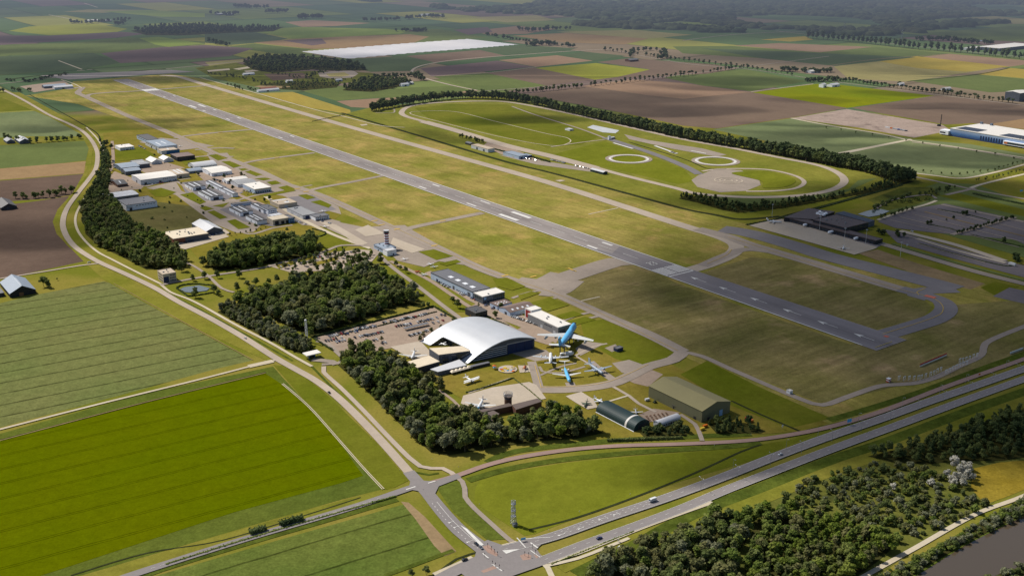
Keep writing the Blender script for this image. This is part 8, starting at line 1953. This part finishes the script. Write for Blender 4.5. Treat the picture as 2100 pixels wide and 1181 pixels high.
# single trees one can pick out
for i, (px, py, h, pal, lab) in enumerate([
 (420, 572, 11, 'dark', 'round tree left of the entrance road fork'), (446, 570, 10, 'dark', 'round tree above the entrance road fork'), (396, 576, 9, 'dark', 'tree between the square office and the pond'), (401, 611, 13, 'dark', 'round tree in front of the small pond'), (439, 602, 12, 'dark', 'tree right of the small pond'), (449, 606, 8, 'dark', 'small tree at the right end of the pond'),
 (418, 546, 14, 'dark', 'tall loose tree at the left tip of the oval grove'), (491, 570, 11, 'dark', 'round tree beside the entrance road'), (487, 596, 11, 'dark', 'tree at the corner of the square wood lawn'), (507, 590, 10, 'dark', 'second tree along the square wood lawn'), (524, 586, 11, 'mid', 'third tree along the square wood lawn'), (551, 584, 9, 'mid', 'pale tree before the square wood'), (568, 580, 11, 'dark', 'dark tree above the square wood edge'),
 (600, 572, 11, 'dark', 'tree at the pale parking edge'), (501, 552, 10, 'mid', 'round tree below the oval grove'), (535, 548, 9, 'mid', 'small round tree below the oval grove'), (372, 556, 15, 'dark', 'big round tree behind the square office'), (652, 556, 9, 'dark', 'tree on the pale parking, left one'), (673, 553, 10, 'dark', 'tree on the pale parking, middle one'), (684, 548, 9, 'dark', 'tree on the pale parking, right one'),
 (691, 515, 5, 'dark', 'small round tree on the apron lawn, left one'), (702, 512, 5, 'dark', 'small round tree on the apron lawn, right one'), (670, 518, 6, 'dark', 'small round tree at the oval grove end'), (780, 541, 15, 'dark', 'tall dark tree before the control tower annex'), (812, 546, 8, 'dark', 'tree at the grass left of the long hangar'), (832, 560, 9, 'dark', 'dark bush tree near the long hangar yard'), (822, 553, 6, 'dark', 'low tree between the two dark trees'),
 (722, 545, 14, 'dark', 'large tree at the pale parking, left'), (738, 543, 16, 'dark', 'largest tree behind the square wood'), (752, 548, 14, 'dark', 'large tree behind the square wood, right'), (762, 552, 11, 'dark', 'tree at the head of the green strip'), (928, 622, 9, 'dark', 'left tree of the pair in the green strip'), (938, 632, 11, 'dark', 'right tree of the pair in the green strip'), (1015, 652, 9, 'dark', 'slim tree on the yard behind the shell'),
 (982, 629, 5, 'dark', 'small round tree by the glazed office block'), (1026, 634, 8, 'dark', 'tree before the low skylit hall'), (868, 632, 8, 'dark', 'left small tree at the car park corner'), (878, 630, 7, 'dark', 'right small tree at the car park corner'), (886, 790, 15, 'olive', 'tall tree on the museum lawn, left'), (904, 800, 14, 'olive', 'tall tree on the museum lawn, right'), (888, 812, 10, 'dark', 'lower tree on the museum lawn'), (864, 784, 12, 'olive', 'tree at the annex corner'),
 (1128, 848, 13, 'olive', 'tall tree right of the brick terminal'), (963, 858, 14, 'olive', 'tree before the white plane'), (90, 588, 14, 'dark', 'big dark tree beside the grey roofed barn'), (100, 590, 11, 'dark', 'second dark tree beside the grey roofed barn'), (118, 575, 4, 'dark', 'small tree on the farm lawn'), (843, 1182, 6, 'dark', 'small tree at the bottom edge, left one'), (874, 1178, 7, 'dark', 'small tree at the bottom edge, right one'),
 (174, 268, 5, 'dark', 'lone tree where the country road bends'), (206, 292, 9, 'dark', 'round tree at the start of the dark belt'), (220, 300, 13, 'dark', 'dark tree at the head of the belt, upper'), (228, 306, 12, 'dark', 'dark tree at the head of the belt, lower'), (460, 366, 9, 'conifer_shade', 'dark round tree among the hangars'), (495, 362, 9, 'conifer_shade', 'dark round tree by the taxiway hangars'), (440, 372, 6, 'conifer_shade', 'small dark tree in the hangar street'), (451, 376, 6, 'conifer_shade', 'second small tree in the hangar street'),
 (473, 377, 8, 'conifer_shade', 'dark tree beside the grey gabled hall'), (478, 390, 9, 'conifer_shade', 'slim dark tree at the end of the hangar row'), (553, 410, 8, 'dark', 'tree behind the white office'), (543, 414, 7, 'dark', 'tree left of the white office'), (422, 356, 6, 'dark', 'tree before the white twin hall'), (407, 360, 6, 'dark', 'tree beside the beige skylit hall'),
 (1902, 461, 7, 'conifer_shade', 'left tree of the pair on the parking'), (1909, 460, 7, 'conifer_shade', 'right tree of the pair on the parking'), (1941, 454, 5, 'conifer_shade', 'small tree on the parking, left'), (1955, 450, 6, 'conifer_shade', 'small tree on the parking, middle'), (1975, 442, 8, 'conifer_shade', 'slim tree at the upper parking, left'), (1981, 441, 8, 'conifer_shade', 'slim tree at the upper parking, right'), (2000, 438, 5, 'conifer_shade', 'small tree at the upper parking edge'), (2058, 499, 10, 'conifer_shade', 'tall tree on the lower parking'),
 (862, 700, 7, 'olive', 'thin tree at the museum forecourt'), (930, 662, 6, 'olive', 'tree at the car park end by the shell'), (905, 676, 6, 'olive', 'small tree in the car park, upper'), (885, 682, 6, 'olive', 'small tree in the car park, middle'), (868, 690, 6, 'olive', 'small tree in the car park, lower'), (782, 700, 6, 'olive', 'tree in the car park by the wood')]):
 p = at(px, py)
 plant('round' if h > 5 else 'lolly', p.x, p.y, h, pal, 'tree', lab, None, 'tree', wide=1.05 if h > 8 else 1.15)
# hedges and bush strips: leafy walls
def hedge(pts, w, h, pal, name, label, cat='hedge'):
 P = smooth([at(*p) for p in pts], step=2.0)
 V_, F_, off = [], [], 0
 r = np.random.default_rng(len(label) * 7 + int(P[0].x) % 50)
 n = 0
 for i in range(len(P) - 1):
  a, b = P[i], P[i + 1]
  L = (b - a).length
  k = max(3, int(L * (w + 2 * h) * 1.1))
  t = r.random(k)
  d = (b - a).normalized()
  nn = np.array([-d.y, d.x])
  off_ = r.uniform(-.5, .5, k) * w
  z = r.uniform(.15, 1.05, k) * h
  c = np.stack([a.x + (b.x - a.x) * t + nn[0] * off_, a.y + (b.y - a.y) * t + nn[1] * off_, z], -1)
  u_ = r.normal(size=(k, 3)); u_ /= np.linalg.norm(u_, axis=1)[:, None]
  v_ = np.cross(u_, r.normal(size=(k, 3))); v_ /= np.linalg.norm(v_, axis=1)[:, None]
  s = r.uniform(.35, .8, (k, 1)) * min(1.0, .5 + h * .3)
  V_.append(np.stack([c + u_ * s, c + v_ * s, c - u_ * s, c - v_ * s], 1).reshape(-1, 3))
  F_.append(np.arange(k * 4).reshape(-1, 4) + off); off += k * 4
 cp = []
 for i, p in enumerate(P):                       # leafy core so the hedge is not see-through
  a, b = P[max(i - 1, 0)], P[min(i + 1, len(P) - 1)]
  d = (b - a).normalized()
  nn = Vector((-d.y, d.x, 0)) * w * .36
  hh = h * r.uniform(.7, .92)
  cp += [tuple(p + nn), tuple(p - nn), tuple(p - nn * .8 + Vector((0, 0, hh))), tuple(p + nn * .8 + Vector((0, 0, hh)))]
 cf = [(4 * i + k, 4 * i + (k + 1) % 4, 4 * i + 4 + (k + 1) % 4, 4 * i + 4 + k) for i in range(len(P) - 1) for k in (1, 2, 3)]
 V_.append(np.array(cp)); F_.append(np.array(cf) + off)
 o = link(name, mesh_np(name, np.concatenate(V_), np.concatenate(F_), [LEAF[pal]]))
 return tag(o, label, cat)
for pts, w_, h_, pal, lab in [
 ([(512, 1096), (526, 1092), (546, 1086)], 6, 4, 'conifer_shade', 'dark bush clump left on the side road verge'), ([(576, 1080), (590, 1074), (622, 1066)], 6, 4.5, 'conifer_shade', 'dark bush clump right on the side road verge'),
 ([(340, 1158), (520, 1102), (700, 1050), (812, 1018)], 2.4, 1.2, 'mid', 'long overgrown ditch hedge beside the side road'),
 ([(642, 692), (700, 678), (770, 660), (836, 643), (889, 629)], 1.6, 2.2, 'conifer_shade', 'clipped hedge along the upper edge of the museum car park'), ([(889, 629), (912, 642), (938, 656)], 1.6, 2, 'conifer_shade', 'clipped hedge at the right end of the museum car park'), ([(644, 695), (664, 708), (684, 720)], 1.6, 2, 'conifer_shade', 'clipped hedge at the left end of the museum car park'),
 ([(690, 689), (740, 676), (772, 668)], 1.4, 1.4, 'conifer_shade', 'low hedge between car rows on the left'), ([(774, 670), (830, 656), (896, 640)], 1.4, 1.4, 'conifer_shade', 'low hedge between car rows on the right'),
 ([(1076, 318), (1100, 326), (1128, 334)], 3, 3.5, 'conifer_shade', 'dark hedge behind the test track workshop'), ([(1010, 306), (1040, 314), (1076, 323)], 3, 3, 'conifer_shade', 'dark hedge in front of the test track workshop'),
 ([(362, 592), (372, 586), (400, 583), (436, 586)], 1.6, 1.6, 'conifer_shade', 'clipped hedge behind the small pond'), ([(362, 592), (380, 604), (392, 608), (440, 600)], 1.6, 1.6, 'conifer_shade', 'clipped hedge in front of the small pond'),
 ([(640, 470), (668, 478), (655, 486), (630, 490)], 1.6, 1.6, 'conifer_shade', 'hedge at the corner of the apron lawn'), ([(955, 806), (1010, 790), (1052, 776)], 1.2, 1.4, 'dark', 'thin hedge along the museum lawn path'), ([(1052, 776), (1080, 797), (1100, 814), (1112, 824)], 1.0, 1.2, 'dark', 'thin hedge across the old apron'),
 ([(1900, 460), (1940, 468), (1962, 474)], 1.6, 1.4, 'conifer_shade', 'low hedge across the parking, left'), ([(1922, 430), (1980, 440), (2030, 453)], 1.6, 1.4, 'conifer_shade', 'low hedge across the upper parking'), ([(1990, 482), (2050, 496), (2120, 512)], 1.6, 1.4, 'conifer_shade', 'low hedge across the lower parking'), ([(1884, 500), (1960, 522), (2060, 546), (2080, 540)], 1.6, 1.4, 'conifer_shade', 'hedge below the bus lane'),
 ([(1996, 398), (2040, 408), (2130, 426)], 6, 2.5, 'conifer_shade', 'dark hedge strip beside the parking road'), ([(1530, 462), (1600, 448), (1700, 422), (1850, 380)], 4, 1.6, 'conifer_shade', 'overgrown bank behind the terminal'),
 ([(1130, 1158), (1200, 1130), (1300, 1090)], 1.5, 1.0, 'mid', 'weedy verge strip below the lay-by'), ([(1245, 905), (1300, 903), (1400, 899)], 3, 2.5, 'dark', 'low hedge along the service road'), ([(1160, 700), (1166, 696), (1176, 690)], 2, 2, 'dark', 'dark bush under the jumbo wing'),
 ([(640, 250), (707, 236)], 2, 1.5, 'dark', 'short hedge near the perimeter path'), ([(1010, 654), (1026, 662), (1044, 668)], 1.4, 1.4, 'conifer_shade', 'curved hedge behind the shell'), ([(1480, 826), (1492, 838)], 1.5, 1.5, 'dark', 'small hedge at the olive hangar corner')]:
 hedge(pts, w_, h_, pal, 'hedge', lab)
FOREST = leaf_mat('leaves_distant_forest', (.040, .056, .030, 1), (.085, .100, .048, 1), (.120, .110, .062, 1), .2, .009, .06, .0022)
# far woodland on the horizon: canopy of many crowns
far_items = []
for poly, sp in [([(1100, 30), (1180, 36), (1240, 44), (1330, 48), (1400, 44), (1500, 55), (1640, 66), (1730, 72), (1800, 76), (1870, 68), (1990, 55), (2060, 50), (2062, 44), (1990, 45), (1880, 50), (1800, 56), (1774, 55), (1890, 44), (1990, 36), (2140, 28), (2140, -30), (1700, -40), (1300, -30), (1100, -10)], 62), ([(960, 16), (1100, 10), (1100, 30), (1020, 30)], 90), ([(700, -2), (760, 2), (860, 10), (960, 20), (1000, 28), (900, 18)], 60), ([(1160, 50), (1240, 46), (1400, 56), (1520, 64), (1500, 70), (1380, 62), (1240, 58)], 50)]:
 for x, y in fill(poly, sp, .45):
  if tr.random() < .93 and math.sin(x / 310 + y / 900) + math.sin(y / 420 - x / 700) > -1.25: far_items.append((x, y, tr.uniform(12, 24), 'round', 'far'))
V_, F_, off = [], [], 0
for x, y, hh, _, _ in far_items:
 for _k in range(2):
  v, f = QV, QF
  s = np.array([tr.uniform(18, 44), tr.uniform(18, 44), hh])
  V_.append(v * s * (1 + .3 * (rng.random((len(v), 1)) - .5)) + np.array([x + tr.uniform(-25, 25), y + tr.uniform(-25, 25), 0])); F_.append(f + off); off += len(v)
tag(link('far_woodland', mesh_np('far_woodland', np.concatenate(V_), np.concatenate(F_), [FOREST])), 'hazy dark forest at the upper right horizon', None, None, 'stuff')
stack_sheets()
# ------------------------------------------------------------------ light, clouds, haze, camera
SUN_AZ, SUN_EL = math.radians(146.0), math.radians(47.0)
SUN = Vector((math.cos(SUN_AZ) * math.cos(SUN_EL), math.sin(SUN_AZ) * math.cos(SUN_EL), math.sin(SUN_EL)))
sl = bpy.data.lights.new('sun', 'SUN')
sl.energy = 5.8
sl.angle = math.radians(.5)
sl.color = (1, .95, .87)
so = bpy.data.objects.new('sun', sl)
col.objects.link(so)
so.rotation_euler = (-SUN).to_track_quat('-Z', 'Y').to_euler()
so.location = SUN * 5000
w = bpy.data.worlds.new('World')
scene.world = w
w.use_nodes = True
nt = w.node_tree
sky = nt.nodes.new('ShaderNodeTexSky')
sky.sky_type = 'NISHITA'
sky.sun_disc = False
sky.sun_elevation = SUN_EL
sky.sun_rotation = math.atan2(SUN.x, SUN.y)
sky.air_density, sky.dust_density = 1.0, 1.5
bg = nt.nodes['Background']
bg.inputs['Strength'].default_value = .1
nt.links.new(sky.outputs[0], bg.inputs['Color'])
# broken cumulus high above the polder: real sheets of cloud that shade the land below
CLOUD_Z = 1150.0
BL = [  # point shaded on the ground (photo), half width m, half depth m, turn, density
 (1760, 560, 330, 300, 0, 1.0), (1480, 610, 240, 110, -40, .85), (1720, 700, 260, 150, 0, 1.0), (1600, 790, 170, 120, 0, .95), (1960, 800, 200, 130, 0, 1.0), (2080, 880, 180, 90, 0, 1.0), (2060, 640, 300, 200, 0, 1.0),
 (1330, 548, 90, 60, -55, .8), (1280, 640, 150, 60, -50, .6), (1900, 460, 360, 160, 0, 1.0), (1600, 420, 260, 80, 0, .95), (1560, 470, 180, 70, 0, .8), (1830, 385, 250, 90, 0, .9), (1470, 850, 140, 50, 0, .7), (1540, 872, 120, 26, 30, .8), (1960, 880, 130, 60, 0, .9),
 (1440, 940, 120, 34, 30, .9), (1520, 925, 90, 34, 30, .9), (1370, 925, 80, 20, 30, .6), (1760, 905, 120, 45, 30, .8), (1700, 275, 260, 30, -15, .7), (1800, 300, 200, 26, -15, .7), (1640, 255, 160, 24, -10, .6), (1900, 335, 260, 26, -12, .7), (1990, 225, 220, 40, -10, .7), (1840, 150, 260, 50, -10, .6), (1420, 178, 220, 50, -15, .6), (1160, 210, 260, 60, -15, .6), (250, 82, 500, 60, 5, .5), (420, 105, 500, 120, 0, .6), (60, 105, 500, 80, 0, .6), (1860, 960, 120, 50, 0, .35), (60, 470, 160, 110, 0, .6), (330, 440, 120, 80, 0, .55), (210, 408, 70, 120, 0, .5), (1060, 244, 150, 70, 0, .75), (905, 277, 140, 40, -50, .5),
 (240, 245, 160, 60, 0, .6), (300, 262, 160, 50, 0, .5), (160, 212, 130, 40, 0, .4), (1650, 272, 160, 60, 0, .6), (1560, 285, 120, 50, 0, .5), (1880, 316, 220, 70, 0, .75), (1990, 338, 160, 40, 0, .6), (1700, 300, 120, 40, 0, .4),
 (1250, 200, 300, 120, 0, .6), (1330, 225, 260, 90, 0, .6), (1950, 215, 200, 60, 0, .5), (2070, 230, 160, 70, 0, .6), (1660, 205, 120, 50, 0, .5), (1850, 188, 160, 50, 0, .5), (1480, 165, 250, 120, 0, .6),
 (1800, 140, 220, 80, 0, .5), (1900, 130, 260, 60, 0, .4), (1600, 118, 420, 260, 0, .7), (1150, 155, 180, 100, 0, .4), (950, 140, 420, 220, 0, .7), (700, 125, 420, 200, 0, .6), (240, 160, 500, 130, 0, .75), (80, 135, 500, 250, 0, .7),
 (360, 115, 500, 300, 0, .75), (560, 150, 420, 200, 0, .6), (500, 72, 700, 350, 0, .7), (150, 78, 800, 200, 0, .75), (420, 58, 600, 250, 0, .6), (1000, 60, 700, 400, 0, .6), (1400, 60, 1200, 700, 0, .6), (1750, 52, 1300, 900, 0, .8), (1900, 25, 2200, 1800, 0, .7),
 (700, 15, 2000, 1200, 0, .55), (100, 15, 1500, 900, 0, .55), (1240, 25, 1200, 900, 0, .6), (100, 260, 100, 60, 0, .6), (60, 300, 120, 40, 0, .35), (600, 545, 60, 40, 0, .25), (470, 450, 120, 60, 0, .35), (1700, 1010, 60, 40, 0, .2)]
blobs = []
for px, py, rx, ry, rot, a in BL:
 g = at(px, py)
 blobs.append((g.x, g.y, rx, ry, math.radians(rot), a))
def vnoise(x, y, seed):
 """smooth value noise on numpy arrays"""
 r = np.random.default_rng(seed)
 tab = r.random((256, 256))
 xi, yi = np.floor(x).astype(int), np.floor(y).astype(int)
 fx, fy = x - xi, y - yi
 fx, fy = fx * fx * (3 - 2 * fx), fy * fy * (3 - 2 * fy)
 g = lambda a, b: tab[a % 256, b % 256]
 return (g(xi, yi) * (1 - fx) + g(xi + 1, yi) * fx) * (1 - fy) + (g(xi, yi + 1) * (1 - fx) + g(xi + 1, yi + 1) * fx) * fy
def cloud_sheet(name, x0, x1, y0, y1, st, label, fade=None):
 nx, ny = int((x1 - x0) / st) + 1, int((y1 - y0) / st) + 1
 X, Y = np.meshgrid(np.linspace(x0, x1, nx), np.linspace(y0, y1, ny))
 wx = X + 90 * (vnoise(X / 260, Y / 260, 5) - .5) + 40 * (vnoise(X / 90, Y / 90, 6) - .5)
 wy = Y + 90 * (vnoise(X / 260, Y / 260, 7) - .5) + 40 * (vnoise(X / 90, Y / 90, 8) - .5)
 D = np.zeros_like(X)
 for bx, by, rx, ry, rot, a in blobs:
  c, s = math.cos(rot), math.sin(rot)
  dx, dy = wx - bx, wy - by
  q = ((dx * c + dy * s) / rx) ** 2 + ((-dx * s + dy * c) / ry) ** 2
  k = np.clip((1.55 - q) / 1.25, 0, 1)
  D = np.maximum(D, a * k * k * (3 - 2 * k))
 D = np.clip(D * (1.0 + .5 * (vnoise(X / 120, Y / 120, 9) - .5)), 0, 1)
 off = SUN * (CLOUD_Z / SUN.z)
 Z = CLOUD_Z + 60 * D + 25 * vnoise(X / 100, Y / 100, 10)
 vs = np.stack([X + off.x, Y + off.y, Z], -1).reshape(-1, 3)
 ii = np.arange(nx * ny).reshape(ny, nx)
 q = np.stack([ii[:-1, :-1], ii[:-1, 1:], ii[1:, 1:], ii[1:, :-1]], -1).reshape(-1, 4)
 dm = D.reshape(-1)
 q = q[dm[q].max(1) > .01]
 used = np.unique(q)
 re = np.full(nx * ny, -1)
 re[used] = np.arange(len(used))
 q, vs, dm = re[q], vs[used], dm[used]
 me = bpy.data.meshes.new(name)
 me.vertices.add(len(vs)); me.vertices.foreach_set('co', vs.ravel())
 me.loops.add(q.size); me.loops.foreach_set('vertex_index', q.ravel().astype(np.int32))
 me.polygons.add(len(q)); me.polygons.foreach_set('loop_start', np.arange(0, q.size, 4, dtype=np.int32))
 me.update(calc_edges=True)
 at_ = me.attributes.new('cover', 'FLOAT', 'POINT')
 at_.data.foreach_set('value', dm.astype(np.float32))
 me.materials.append(CLOUD)
 return tag(link(name, me), label, None, None, 'structure')
m = Mat('cloud')
d_ = m.n('Attribute', attribute_name='cover').outputs['Fac']
tr = m.n('BsdfTransparent')
cd = m.n('BsdfTranslucent', {'Color': (.22, .23, .25, 1)})
mx = m.n('MixShader', {0: m.math('MULTIPLY', d_, .90), 1: tr.outputs[0], 2: cd.outputs[0]})
m.t.links.new(mx.outputs[0], m.out.inputs['Surface'])
CLOUD = m.mat
cloud_sheet('sky_clouds', -1500, 2300, 350, 3300, 22, 'broken cloud cover above the airport')
cloud_sheet('sky_clouds', -7000, 7000, 3322, 12000, 110, 'cloud cover over the distant polder')
# thin blue haze; its emission stands in for scattered sky light
hz = MB()
hz.box(-28000, -3000, -40, 28000, 38000, 900)
m = Mat('haze')
hp = m.n('SeparateXYZ', {0: m.pos()})
dens = m.math('MULTIPLY', m.ramp(hp.outputs[1], 1300.0, 5000.0), 1.6e-4)      # thickens with distance over the land
ab = m.n('VolumeAbsorption', {'Color': (0, 0, 0, 1), 'Density': dens})
em = m.n('Emission', {'Color': (.29, .335, .45, 1), 'Strength': m.math('MULTIPLY', dens, .72)})
ad = m.n('AddShader', {0: ab.outputs[0], 1: em.outputs[0]})
m.t.links.new(ad.outputs[0], m.out.inputs['Volume'])
tag(hz.build('haze', m.mat), 'thin bluish haze in the air', None, None, 'structure')
cam = bpy.data.cameras.new('camera')
co = bpy.data.objects.new('camera', cam)
col.objects.link(co)
co.location = (0, 0, CAM_H)
co.rotation_euler = (math.pi / 2 - PITCH, 0, 0)
cam.sensor_width = 36
cam.lens = 36 * F / 2100
cam.clip_start, cam.clip_end = 1.0, 80000
scene.camera = co
scene.view_settings.view_transform = 'Standard'
scene.view_settings.look = 'None'
scene.view_settings.exposure = 0
scene.view_settings.gamma = 1
scene.render.film_transparent = False
cy = scene.cycles
cy.max_bounces = 6
cy.diffuse_bounces = 2
cy.glossy_bounces = 2
cy.transparent_max_bounces = 8
cy.use_denoising = True
cy.volume_step_rate = .1
cy.volume_max_steps = 64
